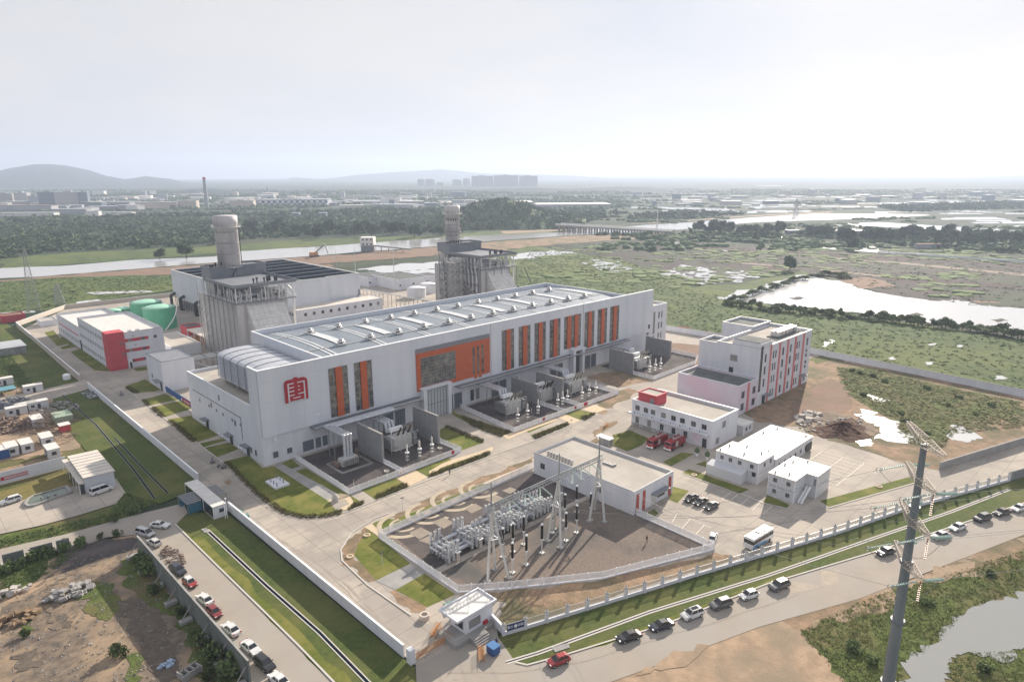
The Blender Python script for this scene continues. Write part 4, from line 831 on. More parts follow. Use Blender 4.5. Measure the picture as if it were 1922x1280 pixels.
# ================================================================ BOILERS AND CHIMNEYS
def boiler(name, label, x0, x1, y0, y1, scaffold=False, mirror=False):
    t = thing(name, label, 'boiler house', (x0, y0, 0))
    s = MB(); s.box(x0+1,y0+1,0,x1-3,y1+11.5,26.6); s.build('casing', M['hrsg'], t)
    s = MB()                                     # sloping inlet duct toward the hall
    xa, xb = x0+4.5, x1-5
    vs = [(xa,y0+1,26.4),(xb,y0+1,26.4),(xb,y0-14,6),(xa,y0-14,6),(xa,y0+1,0),(xb,y0+1,0),(xb,y0-14,0),(xa,y0-14,0)]
    s.add(vs, [(3,2,1,0),(4,5,6,7),(0,4,7,3),(1,2,6,5),(2,3,7,6),(0,1,5,4)]); s.build('inlet_duct', M['duct'], t)
    s = MB()
    for k in range(9):
        y = y0+1.2+k*(y1-y0+11)/8; s.box(x0+.55,y-.3,0,x0+1,y+.3,26.6)
    for z in (6,12,18,24): s.box(x0+.75,y0+1,z,x0+1,y1+12,z+.35)
    s.build('buckstay', M['hrsg'], t)
    s = MB(); s.box(x0-.6,y0-.6,26.6,x1+.6,y1+1,27.0); s.build('deck', M['greycap'], t)
    s = MB()
    for z in (27.6,28.2):
        s.bar((x0-.6,y0-.6,z),(x1+.6,y0-.6,z),.09).bar((x0-.6,y0-.6,z),(x0-.6,y1+1,z),.09).bar((x1+.6,y0-.6,z),(x1+.6,y1+1,z),.09)
    for k in range(14): x = x0-.6+(x1-x0+1.2)*k/13; s.bar((x,y0-.6,27),(x,y0-.6,28.2),.08)
    for k in range(14): y = y0-.6+(y1-y0+1.6)*k/13; s.bar((x0-.6,y,27),(x0-.6,y,28.2),.08)
    s.build('railing', M['fence'], t)
    s = MB()
    for k in range(5):
        x = x0+.4+(x1-x0-.8)*k/4; s.bar((x,y0+.4,27),(x,y0+.4,33.6),.42); s.bar((x,y1,27),(x,y1,33.6),.42)
    for k in range(1,5): y = y0+.4+(y1-y0)*k/5; s.bar((x0+.4,y,27),(x0+.4,y,33.6),.42); s.bar((x1-.4,y,27),(x1-.4,y,33.6),.42)
    s.build('column', M['steelpale'], t)
    rr = random.Random(int(x0)); s = MB()         # drums and pipework under the roof
    for k in range(3): y = y0+6+k*8; s.cyl((x0+2,y,29.2),(x1-2,y,29.2),1.15,n=14)
    s.build('steam_drum', M['pipe'], t)
    s = MB()
    for k in range(26):
        x = rr.uniform(x0+1.5,x1-1.5); y = y0+rr.uniform(1,4); z = rr.uniform(27.2,29)
        s.cyl((x,y,27),(x,y,rr.uniform(29,33)),rr.uniform(.1,.28),n=8)
        if rr.random() < .6: s.cyl((x,y,rr.uniform(28,32.5)),(x+rr.uniform(-3,3),y,rr.uniform(28,32.5)),rr.uniform(.1,.22),n=8)
    for k in range(16):
        y = rr.uniform(y0+1,y1-1); x = x0+rr.uniform(.8,3); s.cyl((x,y,27),(x,y,rr.uniform(29,33)),rr.uniform(.12,.3),n=8)
    s.cyl((x1-2,y0+2,32),(x1-.2,y0+.6,29.5),.45,n=10).cyl((x1-.2,y0+.6,29.5),(x1-.2,y0+.6,6),.5,n=10)
    s.build('pipework', M['steelpale'], t)
    s = MB(); s.box(x0+2,y0+3,27,x1-3,y1-1,28); 
    for k in range(8): x = x0+2+k*(x1-x0-6)/7; s.box(x,y0+2.2,27,x+1.5,y0+3,rr.uniform(28,30.5))
    s.build('equipment', M['steel'], t)
    s = MB(); s.box(x0-.8,y0-.6,33.6,x1+1,y1+1,34.0).box(x0-1,y0-.8,34.0,x1+1.2,y0-.5,35.0).box(x0-1,y0-.5,34.0,x0-.7,y1+1,35).box(x1+.9,y0-.5,34,x1+1.2,y1+1,35)
    s.build('canopy_roof', M['greycap'], t)
    a_, b_, c_, d_ = x0+2.6, x1+2.6, y1+1.05, y1+12
    s = MB(); s.box(a_,c_,34.0,b_,d_,38.4).box(a_-.3,c_-.3,38.4,b_+.3,c_+.1,39.2).box(a_-.3,c_+.1,38.4,a_+.1,d_,39.2).box(b_-.1,c_+.1,38.4,b_+.3,d_,39.2).box(a_+.1,d_-.3,38.4,b_-.1,d_+.1,39.2)
    s.build('penthouse', M['greycap'], t)
    s = MB(); s.box(a_+1.5,c_+1.5,26.6,b_-1.5,d_-1,34.0)
    s.build('rear_casing', M['hrsg'], t); s = MB()
    for k in range(5): x = a_+.3+(b_-a_-.6)*k/4; s.bar((x,c_+.4,27),(x,c_+.4,34),.4)
    for k in range(4): y = c_+.4+(d_-c_-.8)*k/3; s.bar((a_+.3,y,0 if k == 3 else 27),(a_+.3,y,34),.4)
    s.build('column', M['steelpale'], t)
    s = MB()
    for k in range(5): x = x0+10+k*2.4; y = y0+4+(k%2)*2; s.cyl((x,y,34),(x,y,35.6),.3,n=8).cyl((x,y,35.6),(x,y,36.4),.5,n=8)
    for k in range(4): x = x0+9+k*1.9; s.cyl((x,y1+4,38.4),(x,y1+4,40.8),.3,n=8)
    s.box(x0+18,y0+8,34,x0+19.6,y0+9.2,36.4).box(x0+20.6,y0+6,34,x0+21.8,y0+7,36.2).box(x0+3.4,y1+2.6,38.4,x0+5,y1+4,40).box(x0+5.6,y1+2.6,38.4,x0+6.2,y1+3.2,40.8)
    s.build('silencer', M['dark'], t)
    s = MB()                                      # zigzag stair on the side
    for k in range(9):
        z = k*3.0; a, c = (y1+2,y1+8) if k % 2 else (y1+8,y1+2); s.bar((x0-.6,a,z),(x0-.6,c,z+3),.3)
        s.box(x0-1.4,min(a,c)-.8,z+2.9,x0+.5,min(a,c)+.2,z+3.05)
    for y in (y1+1.4,y1+8.6): s.bar((x0-1.4,y,0),(x0-1.4,y,34),.3)
    s.build('stair', M['steelpale'], t)
    return t
boiler('boiler_house', 'near waste heat boiler tower with grey canopy roof left of the hall', 112.4, 138.6, 282, 313)
t2 = boiler('boiler_house', 'far waste heat boiler tower with grey canopy roof beside the lattice scaffold', 253.5, 279.5, 286, 317)
s = MB()
for k in range(5):
    x = 255+k*2.3
    s.path([Vector((252.2,290+k*3.2,33)),Vector((252.2,290+k*3.2,27+k*.5)),Vector((251.4,288+k*3.2,24)),Vector((251.4,288+k*3.2,14+k))], .45, 8)
s.build('downcomer', M['pipe'], t2)
s = MB()
for y in (286,292,298,304,310,316,322):
    s.bar((251.8,y,0),(251.8,y,34),.45)
for z in (6,12,18,24,30): s.bar((251.8,286,z),(251.8,322,z),.35).box(250.2,286,z-.05,252,322,z+.05).bar((250.2,286,z+1.1),(250.2,322,z+1.1),.1)
for k in range(6):
    for j in range(5): s.bar((251.8,286+k*6,j*6),(251.8,292+k*6,j*6+6),.22)
for x in (256,262,268,274,280):
    s.bar((x,284.6,0),(x,284.6,27),.4)
s.build('steel_frame', M['mullion'], t2)
s = MB(); rr = random.Random(4)
for k in range(34):
    y = rr.uniform(287,320); z = rr.uniform(3,30); s.cyl((250.9,y,z),(250.9,y+rr.uniform(-4,4),z+rr.uniform(-1,5)),rr.uniform(.12,.35),n=6)
s.build('pipework', M['steelpale'], t2)
s = MB()
for z in (5,9,13.5,18): s.box(251.6,287,z,252.6,312,z+.3).box(251.5,287,z+1.0,251.6,312,z+1.1)
s.build('red_gallery', mat('rust_red_steel', (0.22,0.10,0.09), 0.7), t2)

def chimney(label, x, y, r, h, bands, marks=False, scaff=False):
    t = thing('chimney', label, 'chimney', (x,y,0))
    MB().lathe((x,y,0),[(r,0),(r,h-4.2),(r*1.06,h-4.0),(r*1.06,h)],32).build('shaft', M['stack'], t, smooth=True)
    s = MB()
    for z in bands: s.lathe((x,y,z),[(r+.02,0),(r+.25,.05),(r+.25,.3),(r+.02,.35)],32)
    s.build('stiffening_ring', M['steel'], t)
    s = MB()
    for z in (h-5.2,)+tuple(b for b in bands if b in (bands[0],)):
        s.lathe((x,y,z),[(r+.05,0),(r+1.5,.02),(r+1.5,.15),(r+.05,.16)],32)
        for k in range(24):
            a = 2*math.pi*k/24; b_ = 2*math.pi*(k+1)/24; R1 = r+1.45
            s.bar((x+R1*math.cos(a),y+R1*math.sin(a),z),(x+R1*math.cos(a),y+R1*math.sin(a),z+1.2),.09)
            for zz in (.6,1.2): s.bar((x+R1*math.cos(a),y+R1*math.sin(a),z+zz),(x+R1*math.cos(b_),y+R1*math.sin(b_),z+zz),.08)
    s.build('gallery', M['steelpale'], t)
    s = MB()
    for k in range(30):                        # spiral stair round the lower shaft
        a = -math.pi*.95+k*.052; b_ = a+.052; z = bands[0]-15+k*.5; R1 = r+.75
        s.bar((x+R1*math.cos(a),y+R1*math.sin(a),z),(x+R1*math.cos(b_),y+R1*math.sin(b_),z+.5),.45)
    a = -.2; s.bar((x+(r+.5)*math.cos(a),y+(r+.5)*math.sin(a),bands[0]),(x+(r+.5)*math.cos(a),y+(r+.5)*math.sin(a),h-5),.3)
    s.build('stair', M['dark'], t)
    if marks:
        s = MB()
        for k in range(5):
            a = math.pi*1.02+k*.32; R1 = r+.02; c = (x+R1*math.cos(a),y+R1*math.sin(a),h-8.5); s.obox(c,.7,.1,1.1,a+math.pi/2)
        s.build('port', M['dark'], t)
    if scaff:
        s = MB()
        for z in (h-14,h-16,h-18,h-8):
            s.lathe((x,y,z),[(r+.1,0),(r+1.0,.02),(r+1.0,.1),(r+.1,.12)],20)
            for k in range(14):
                a = 2*math.pi*k/14; R1 = r+1; s.bar((x+R1*math.cos(a),y+R1*math.sin(a),z),(x+R1*math.cos(a),y+R1*math.sin(a),z+2.0),.1)
        s.build('scaffold', M['scaff'], t)
cp = PD(421.5, 405, 343); hh1 = cp.z
chimney('broad pale metal chimney behind the near boiler tower', cp.x, cp.y, 5.0, hh1, (38,44,49,54))
cp2 = PD(848.5, 386, 428)
chimney('slimmer banded chimney behind the far boiler tower', cp2.x, cp2.y, 4.5, cp2.z, (40,45,49,53), True, True)

def lattice(t, name, x, y, w0, w1, h, k, m, z0=0, th=.12):
    s = MB(); c = lambda z, sx, sy: Vector((x+sx*(w0+(w1-w0)*z/h)/2, y+sy*(w0+(w1-w0)*z/h)/2, z0+z))
    cs = ((-1,-1),(1,-1),(1,1),(-1,1))
    for a in cs: s.bar(c(0,*a), c(h,*a), th*1.4)
    for i in range(k):
        za, zb = h*i/k, h*(i+1)/k
        for j in range(4):
            a, b_ = cs[j], cs[(j+1)%4]; s.bar(c(za,*a),c(zb,*b_),th).bar(c(za,*b_),c(zb,*a),th).bar(c(zb,*a),c(zb,*b_),th)
    return s.build(name, m, t)
t = thing('scaffold_tower', 'tall lattice scaffold stair tower standing left of the far boiler', 'scaffold', (246,298,0))
for x in (244.5,249.5):
    for y in (298,303): lattice(t, 'scaffold_bay', x, y, 4.2, 4.2, 33, 10, M['steelpale'], th=.11)
s = MB(); rr = random.Random(3)
for k in range(12): z = k*2.8; s.box(241.6,296.6,z,253.2,304.6,z+.12) if k % 2 else s.bar((242,300,z),(252,300,z+2.8),.3)
s.build('platform', M['scaff'], t)
t = thing('crane_boom', 'dark leaning crane boom in front of the far boiler', 'crane', tuple(P(838,585)))
a = P(840,588); s = MB(); s.bar(a, a+Vector((1.5,4,30)), .9); s.build('boom', M['dark'], t); MB().box(a.x-1.5,a.y-1.5,0,a.x+4,a.y+2,3).build('carriage', M['barrier'], t)
t = thing('crane_boom', 'dark leaning pole with jib head in the green field behind the hall', 'crane', tuple(P(1003,545)))
a = P(1003,545); s = MB(); s.bar(a, a+Vector((-4,6,16)), .8).bar(a+Vector((-4,6,16)), a+Vector((-3,5.5,13)), .5); s.build('boom', M['dark'], t); MB().box(a.x-2,a.y-1.5,0,a.x+3,a.y+1.5,2.6).build('carriage', M['steel'], t)

# ================================================================ COOLING TOWER BLOCK AND PLANT BEHIND
t = thing('cooling_tower_block', 'huge white windowless cooling block with black roof openings behind the near boiler', 'cooling block', (140,348,0))
MB().prism([(140.4,349),(192.5,349),(192.5,351.2),(214.6,351.2),(214.6,448),(140.4,448)],6.0,22.3).build('wall', M['whiteY'], t)
s = MB(); s.prism([(141.4,350),(191.5,350),(191.5,352.4),(213.4,352.4),(213.4,446.8),(141.4,446.8)],22.31,22.36); s.build('roof_opening_shade', M['void_shade'], t)  # flat dark sheet over a closed top, standing for shade in the openings
s = MB()
for k in range(1,7): y = 349+k*14.2; s.box(141,y-.12,22.4,214,y+.12,22.6)
s.box(177,350,22.4,177.3,447,22.65).box(140.2,348.8,22.3,141.2,448.2,22.8).box(213.5,351,22.3,214.8,448.2,22.8).box(141.2,447,22.3,213.5,448.2,22.8).box(141.2,348.8,22.3,192.7,349.9,22.8).box(192.7,351,22.3,213.5,352.1,22.8); s.build('roof_beam', M['steelpale'], t)
s = MB(); s.box(142,351,0,213,446,6.0); s.build('louvre_base', M['navy'], t)
s = MB()
for k in range(36): y = 350+k*2.75; s.bar((140.6,y,0),(140.6,y,6),.35)
for k in range(26): x = 141+k*2.9; s.bar((x,349.6,0),(x,349.6,6),.35)
s.box(140.3,349,5.6,140.9,448,6.1); s.build('column', M['steelpale'], t)
for y in (357,381,405,429,445): 
    s = MB(); s.path([Vector((139.3,y,0)),Vector((137.8,y,0.5)),Vector((137.8,y,7.4)),Vector((140.4,y,8.4))], .9, 10); s.build('riser_pipe', M['dark'], t)
s = MB(); s.bar((213,350.4,10),(206,350.4,4),.5).box(212.5,350,10,215,351.1,10.3).box(213,351.0,10.3,214.2,351.18,13); s.build('stair', M['mullion'], t)

t = thing('pump_building', 'long low white building with small windows between the cooling block and the hall', 'building', (172,300,0))
pb0 = P(760*0+560,598,0)
za = 9.0; A_ = P(*(300+735/2.909,360+645/2.909), za); B_ = P(*(300+1230/2.909,360+582/2.909), za)
px0, px1 = A_.x, B_.x; pya = (A_.y+B_.y)/2
parapet_box(t, 'wall', px0, pya, px1, pya+13, za, M['render'], M['polyroof'], ph=.25, capm=None)
for k in range(10): x = px0+4+k*(px1-px0-8)/9; win_y(t, x, x+1.6, 5.2, 7.0, pya)
for k in range(4): win_x(t, pya+2+k*2.4, pya+3.2+k*2.4, 5.2, 7, px0)

rr = random.Random(8)
def simple_block(name, label, x0, y0, x1, y1, h, m=None, rm=None, wins=2, cat='building', ph=.4):
    t = thing(name, label, cat, (x0,y0,0)); parapet_box(t, 'wall', x0, y0, x1, y1, h, m or M['render'], rm or M['roofconc'], ph=ph)
    for k in range(wins):
        x = x0+1+(x1-x0-3)*k/max(1,wins-1) if wins > 1 else (x0+x1)/2; win_y(t, x, x+1.3, h*.35, h*.35+1.4, y0)
    return t
a = P(748,545); simple_block('treatment_building', 'white flat roofed treatment building with dark roof behind the hall near the white tanks', a.x, a.y, a.x+26, a.y+34, 7.5, rm=M['roofdark'], wins=3)
a = P(700,541); simple_block('treatment_building', 'white building with dark slatted roof at the right of the cooling block', a.x, a.y+6, a.x+22, a.y+30, 7.0, rm=M['roofdark'], wins=3)
a = P(800,535); simple_block('treatment_building', 'small grey building with slatted roof nearest the scaffold tower', a.x, a.y, a.x+14, a.y+16, 6.5, rm=M['roofdark'], wins=2)
for px, py, r, h, lb in ((782,557,6.3,6,'left'),(803,549,6.3,6,'right')):
    a = P(px,py); t = thing('water_tank', 'squat white water tank, %s one of the pair beside the scaffold tower' % lb, 'tank', (a.x,a.y,0), 0, 'white tanks behind the hall')
    MB().lathe((a.x,a.y,0),[(r,0),(r,h)],24).build('shell', M['render'], t); MB().lathe((a.x,a.y,h),[(r+.1,0),(r*.6,.7),(.2,1.0)],24).build('domed_roof', M['trim'], t, smooth=True)
t = thing('pipe_rack', 'long cream pipe bridge running from the cooling block toward the far boiler', 'pipe rack', (*PXY(690,546),0))
s = MB(); a = Vector((*PXY(683,543,8),8)); b_ = Vector((*PXY(830,570,8),8)); dn = Vector((0,-3,0))
for o_ in (0,1,2,3): s.cyl(a+Vector((0,-o_,0)), b_+Vector((0,-o_,0)), .35, n=8)
s.build('pipes', M['steelpale'], t); s = MB()
for k in range(10): c = a.lerp(b_,k/9); s.bar((c.x,c.y+.5,0),(c.x,c.y+.5,8),.4).bar((c.x,c.y-3.5,0),(c.x,c.y-3.5,8),.4).bar((c.x,c.y+.5,7.5),(c.x,c.y-3.5,7.5),.3)
s.build('trestle', M['cream'], t)
t = thing('pipe_rack', 'low steel pipe rack crossing between the red and white office and the near boiler', 'pipe rack', (92,268,0))
s = MB()
for k in range(6): s.cyl((88+k*.2,291-k*1.0,5.2+(k%2)*.8),(124,291-k*1.0,5.2+(k%2)*.8),.28,n=8)
for k in range(3): s.cyl((93,289,4.6),(101,252+k*2,4.6-k*.3),.25,n=8)
s.build('pipes', M['steelpale'], t); s = MB()
for k in range(8): x = 89+k*5; s.bar((x,292,0),(x,292,6.4),.35).bar((x,285,0),(x,285,6.4),.35).bar((x,285,4.9),(x,292,4.9),.3).bar((x,285,6.3),(x,292,6.3),.3)
for y in (285,292): s.bar((89,y,4.9),(124,y,4.9),.2)
s.build('trestle', M['steel'], t)
# green tanks
for x, y, r, h, lb in ((113.2,388,8.0,11.2,'nearer large green storage tank with a white spiral stair'),(113,409,8.0,11.2,'farther large green storage tank behind the first'),(100,424,4.2,6.0,'small green tank at the left of the two large ones'),(106.5,428,4.2,5.6,'small pale green tank just left of the farther large one')):
    t = thing('storage_tank', lb, 'tank', (x,y,0), 0, 'green storage tanks')
    MB().lathe((x,y,0),[(r,0),(r,h)],40).build('shell', M['tank'], t, smooth=False); MB().lathe((x,y,h),[(r+.05,0),(r*.75,.6),(r*.4,1.1),(.2,1.3)],40).build('roof', M['tanktop'], t, smooth=True)
    if r > 5:
        s = MB()
        for k in range(26): a0 = -.35-k*.05; a1 = a0-.05; z = h-k*h/26; q = r+.7; s.bar((x+q*math.cos(a0),y+q*math.sin(a0),z),(x+q*math.cos(a1),y+q*math.sin(a1),z-h/26),.5)
        for k in range(24): a0 = 2*math.pi*k/24; s.bar((x+r*math.cos(a0),y+r*math.sin(a0),h),(x+r*math.cos(a0),y+r*math.sin(a0),h+1),.08)
        s.build('stair', M['trim'], t)
# shed with white roof, white slab building
t = thing('open_shed', 'white roofed open sided shed beside the near boiler', 'shed', (108,320,0))
MB().box(113.5,325,4.7,128,350,5.1).build('roof', M['polyroof'], t); s = MB()
for x in (113.8,118.5,123,127.5):
    for y in (325.5,333,341,349.5): s.box(x,y,0,x+.35,y+.35,4.7)
s.build('post', M['render'], t)
MB().box(115,328,0,126,348,1.6).build('stacked_material', M['barrier'], t)
simple_block('low_building', 'low white slab building between the red and white office and the open shed', 96, 318.5, 108.8, 349, 4.8, rm=M['roofconc'], wins=0)
simple_block('red_hut', 'small dark red hut by the green tanks', 116, 357, 124, 366, 4.5, m=M['red'], rm=M['roofdark'], wins=0, cat='hut')

# ================================================================ RED AND WHITE OFFICE
t = thing('service_building', 'white three storey service building with a big red corner panel', 'building', (70.5,314,0))
parapet_box(t, 'wall', 70.6, 314, 92.2, 364, 15.3, M['render'], M['roofwhite'], capm=M['mullion'])
parapet_box(t, 'wall', 70.6, 364.01, 93.2, 410, 10.5, M['render'], M['roofwhite'], capm=M['mullion'])
s = MB(); s.box(69.9,313.2,0,76.6,319.5,16.0); s.build('red_panel', M['red'], t)
for z in (2.2,6.8,11.2): MB().box(76.62,313.86,z,86,313.99,z+1.3).build('red_band', M['red'], t)
for z in (2.3,6.9,11.3):
    for x in (78,83.2): win_y(t, x, x+1.3, z, z+1.1, 313.86)
for x, z in ((74.6,10.4),(75.6,10.4),(75,5.9),(75.9,5.9)): win_y(t, x, x+.5, z, z+1.1, 313.2)
win_y(t, 88.2, 89.4, 11.2, 12.5, 314); win_y(t,79.8,80.3,13.2,13.7,314); win_y(t,80.5,81,9.2,9.7,314)
MB().box(76.7,312.6,0,78.4,314,3.6).build('porch', M['render'], t); MB().box(77.2,312.5,0,78,312.59,2.6).build('door', M['dark'], t)
MB().box(79,316,14.5,80.4,317,15.6).box(82,316,14.5,83.4,317,15.6).build('roof_unit', M['vent'], t)
s_ = 0
for z in (2.0,6.8,11.4):
    for k in range(15): y = 321.5+k*2.85; win_x(t, y, y+.85, z, z+1.5, 70.6, ny=1)
for k in range(11): y = 367+k*3.9; win_x(t, y, y+1.0, 2.2, 3.9, 70.6, ny=1)
MB().box(70.3,366,6.2,70.59,405,6.5).build('red_band', M['red'], t)
for k in range(14): ac_unit(t, 70.6, 321+k*3.0, .1, 'x')
for k in range(9): ac_unit(t, 70.6, 369+k*4.3, .1, 'x')
MB().box(70.54,362.5,0,70.6,365.3,4.6).build('door', M['dark'], t)
t = thing('pump_house', 'small windowless white block with flat roof between the service building and the hall', 'building', (76.4,267.4,0))
parapet_box(t, 'wall', 76.4, 267.4, 88.2, 285.5, 11.7, M['render'], M['roofwhite'], ph=.35, capm=M['mullion'])
MB().box(74.6,269,3.6,76.4,274.5,3.85).build('door_canopy', M['mullion'], t); MB().box(76.34,269.6,0,76.4,271.6,3).build('door', M['dark'], t); win_x(t,276.6,277.8,1.4,3,76.4,ny=1); win_x(t,279.8,280.8,3.0,4.6,76.4,ny=1)
t = thing('banner_screen', 'long blue hoarding banner with a red patch beside the small white block', 'banner', (76.6,232,0))
MB().box(76.5,232.5,0.5,76.7,266.5,2.7).build('panel', M['blue'], t); MB().box(76.44,241,0.75,76.49,248.5,2.45).build('red_patch', M['bannerred'], t)
s = MB()
for y in (241.8,243.3,244.8,246.3): s.box(76.40,y,1.3,76.43,y+.8,1.9)
MB().cyl((76.38,249.3,1.6),(76.45,249.3,1.6),.5,n=16).build('badge', M['trim'], t); s.build('lettering', M['trim'], t)

# ================================================================ OFFICE TOWER, CANTEEN, RELAY BUILDING
t = thing('office_building', 'four storey white office block with coral vertical stripes on the right', 'office building', (205,103,0))
FY, BY = 103.0, 126.6
parapet_box(t, 'low_wing', 205.6, FY, 219.0, BY, 10.4, M['pinkw'], M['roofdark'], capm=M['render'])
parapet_box(t, 'wall', 219.01, FY, 261.2, BY-7, 20.9, M['render'], M['roofconc'], capm=M['mullion'], ph=1.0)
s = MB(); s.box(218.99,FY-.06,0,227.5,FY+10.5,22.6); s.build('stair_tower', M['render'], t)
parapet_box(t, 'rear_wing', 219.02, BY-6.99, 229, BY, 20.2, M['render'], M['roofdark'], capm=M['mullion'])
parapet_box(t, 'rear_wing', 246, BY-6.99, 261, BY+6, 21.8, M['render'], M['roofdark'], capm=M['mullion'])
MB().box(219.3,FY+.3,22.6,227.2,FY+10.2,22.8).build('roof', M['roofdark'], t)
for x in (226.3,233.4,240.0,246.4,253.4): MB().box(x-.0,FY-.28,0.1,x+1.0,FY-.07 if x < 227 else FY-.005,20.9).build('coral_stripe', M['coral'], t)
MB().box(211.7,FY-.28,0,212.7,FY-.005,10.4).build('coral_stripe', M['coral'], t)
s = MB(); s.box(219.3,FY-.12,5.2,220.9,FY-.065,21.6); o_ = s.build('glass_strip', M['glass'], t)
s = MB()
for k in range(14): z = 5.2+k*1.24; s.box(219.3,FY-.16,z,220.9,FY-.121,z+.12)
s.build('mullion', M['mullion'], o_)
for z in (1.2,6.4,10.9,15.4):
    for x in (222.6,): 
        if z > 2: win_y(t, x, x+1.0, z, z+3.0, FY-.06, nx=1)
    for x in (228.9,230.7,248.2,250.0): win_y(t, x, x+.75, z+.2, z+2.9, FY, nx=1)
    for x in (236.3,242.6,257.0): win_y(t, x, x+1.2, z, z+2.9, FY, nx=1)
for x, z in ((207.6,5.6),(207.6,1.3),(215.4,5.6),(215.4,1.3)): win_y(t, x, x+2.0, z, z+2.5, FY)
win_x(t, 111.3, 114, 14.8, 17.0, 219.0); MB().box(218.94,112.6,9.5,219,114.2,12.4).build('door', M['glass'], t)
MB().box(252.6,FY-2,4.0,256.2,FY,4.3).build('entrance_canopy', M['mullion'], t); MB().box(222.5,FY-2.4,3.3,226.0,FY-.06,3.6).build('entrance_canopy', M['mullion'], t)
MB().box(253.2,FY-.1,0,255.6,FY-.01,2.8).build('door', M['dark'], t); MB().box(223,FY-.15,0,225.2,FY-.07,2.8).build('door', M['dark'], t)
for i, x in enumerate((242,245.2,248.4,251.6,254.8)): 
    s = MB(); s.box(x,107.5,20.4,x+2.7,110.5,22.3).cyl((x+1.35,109,22.3),(x+1.35,109,22.6),.8,n=12); s.build('chiller_unit', M['vent'], t)
MB().box(240.8,106.6,19.96,258.4,111.4,20.4).build('chiller_plinth', M['roofdark'], t)
for z in (7.6,12.1): ac_unit(t, 257.2, FY, z, 'y')
for y in (106,111,116,122): MB().box(204.4,y-1.5,.9,205.5,y+1.5,1.15).build('planter_ledge', M['dark'], t)

t = thing('canteen_building', 'two storey white building with a red rooftop stair box behind the fire engines', 'building', (173.3,94.3,0))
parapet_box(t, 'wall', 173.6, 94.3, 188.8, 123.2, 8.8, M['render'], M['roofconc'], ph=.8, capm=M['trim'])
s = MB(); s.box(172.2,95.2,4.25,173.6,124.2,4.5).box(172.1,95.1,4.5,172.25,124.3,4.75); s.build('ledge', M['render'], t)
s = MB(); s.box(174.6,114.8,8.0,180.4,121.6,11.2); s.box(174.4,114.6,11.2,180.6,115,11.6).box(174.4,121.4,11.2,180.6,121.8,11.6).box(174.4,115,11.2,174.8,121.4,11.6).box(180.2,115,11.2,180.6,121.4,11.6); s.build('stair_box', M['red'], t)
MB().box(174.9,115.1,11.2,180.1,121.3,11.28).build('stair_box_roof', M['roofconc'], t); MB().box(174.54,115.6,8.1,174.6,117,10.2).build('stair_box_door', M['mullion'], t)
for y in (121.2,118.0,115.3,111.4,107.8,104.6,100.8,97.2): win_x(t, y-1.0, y+.6, 5.6, 7.2, 173.6)
for y in (121.2,116.6,111.9,107.6,103.4): win_x(t, y-.9, y+.4, 1.3, 3.3, 173.6)
MB().box(173.5,95.9,0,173.59,97.3,2.8).build('door', M['dark'], t); MB().box(173.46,100.6,0,173.59,98.0,3.6).build('door_surround', M['pinkw'], t)
win_y(t, 179.5, 181.3, 5.2, 7.2, 94.3); win_y(t, 176.2, 177.8, 1.0, 2.8, 94.3)
for k in range(8): ac_unit(t, 173.3, 98+k*3.4, 4.5, 'x')
for y in (119.4,114.6,113.2,122.6): ac_unit(t, 173.6, y, .1, 'x')
MB().box(173.52,104,0,173.6,123.2,1.1).build('grey_plinth', M['conc2'], t)
t = thing('relay_building', 'single storey white relay building with large flat roof and two red door strips', 'building', (124.2,86.6,0))
parapet_box(t, 'wall', 124.3, 86.5, 141.0, 119.8, 6.1, M['render'], M['roofconc'], ph=.55, capm=M['greycap'])
for x in (125.2,127.8,139): MB().box(x,86.2,.3,x+.75,86.49,5.2).build('red_strip', mat('brick_red_strip', (0.40,0.07,0.045), 0.7), t)
MB().box(131.2,84.9,3.1,137.6,86.5,3.35).build('door_canopy', M['mullion'], t); MB().box(131.6,86.38,0,133.4,86.49,2.6).build('door', M['steelpale'], t); MB().box(134.2,86.38,1.2,137.2,86.49,2.7).build('window', M['glass'], t)
for y in (97.2,116.5): win_x(t, y-.8, y+.8, 2.4, 4.0, 124.3)
t2_ = MB()
for k in range(9): MB().cyl((126.6+.0,108.2+k*1.05,5.6),(126.6,108.2+k*1.05,6.9),.38,n=12).build('roof_vent', M['vent'], t)
MB().box(133,99.5,5.6,133.4,103,6.0).box(133.4,99.5,5.6,134.4,99.9,6.1).build('roof_pipe', M['steel'], t)

# ================================================================ CONTAINER OFFICES
def container(x0,y0,x1,y1,z0,z1,t,nm='container_module'):
    s = MB(); s.box(x0,y0,z0,x1,y1,z1-.15); o = s.build(nm, M['containY'], t)
    q = MB()
    for x in (x0-.04,x1-.1):
        for y in (y0-.04,y1-.1): q.box(x,y,z0,x+.14,y+.14,z1)
    q.build('corner_post', M['trim'], o); return o
def mods(t, x0, y0, x1, y1, nst, w=2.44, skip=()):
    k = max(1, round((y1-y0)/w)); w = (y1-y0)/k
    for f in range(nst):
        for i in range(k): container(x0,y0+i*w,x1,y0+(i+1)*w-.02,f*3.0,f*3.0+3.0,t)
    MB().box(x0-.15,y0-.15,nst*3.0-.14,x1+.15,y1+.15,nst*3.0+.12).build('roof', M['roofwhite'], t)
t = thing('site_office', 'left two storey white container office with lean-to, behind the car park lawn', 'site office', (161,73.6,0), 0, 'white container offices')
mods(t, 161, 73.6, 170, 85.8, 2)
s = MB(); s.add([(158.2,76.6,0),(161,76.6,0),(161,87,0),(158.2,87,0),(158.2,76.6,2.6),(161,76.6,3.3),(161,87,3.3),(158.2,87,2.6)],[(3,2,1,0),(4,5,6,7),(0,1,5,4),(1,2,6,5),(2,3,7,6),(3,0,4,7)]); s.build('lean_to', M['containY'], t)
for y in (84,81.5,78.8,75.4): win_x(t, y-.5, y+.5, 4.1, 5.2, 161)
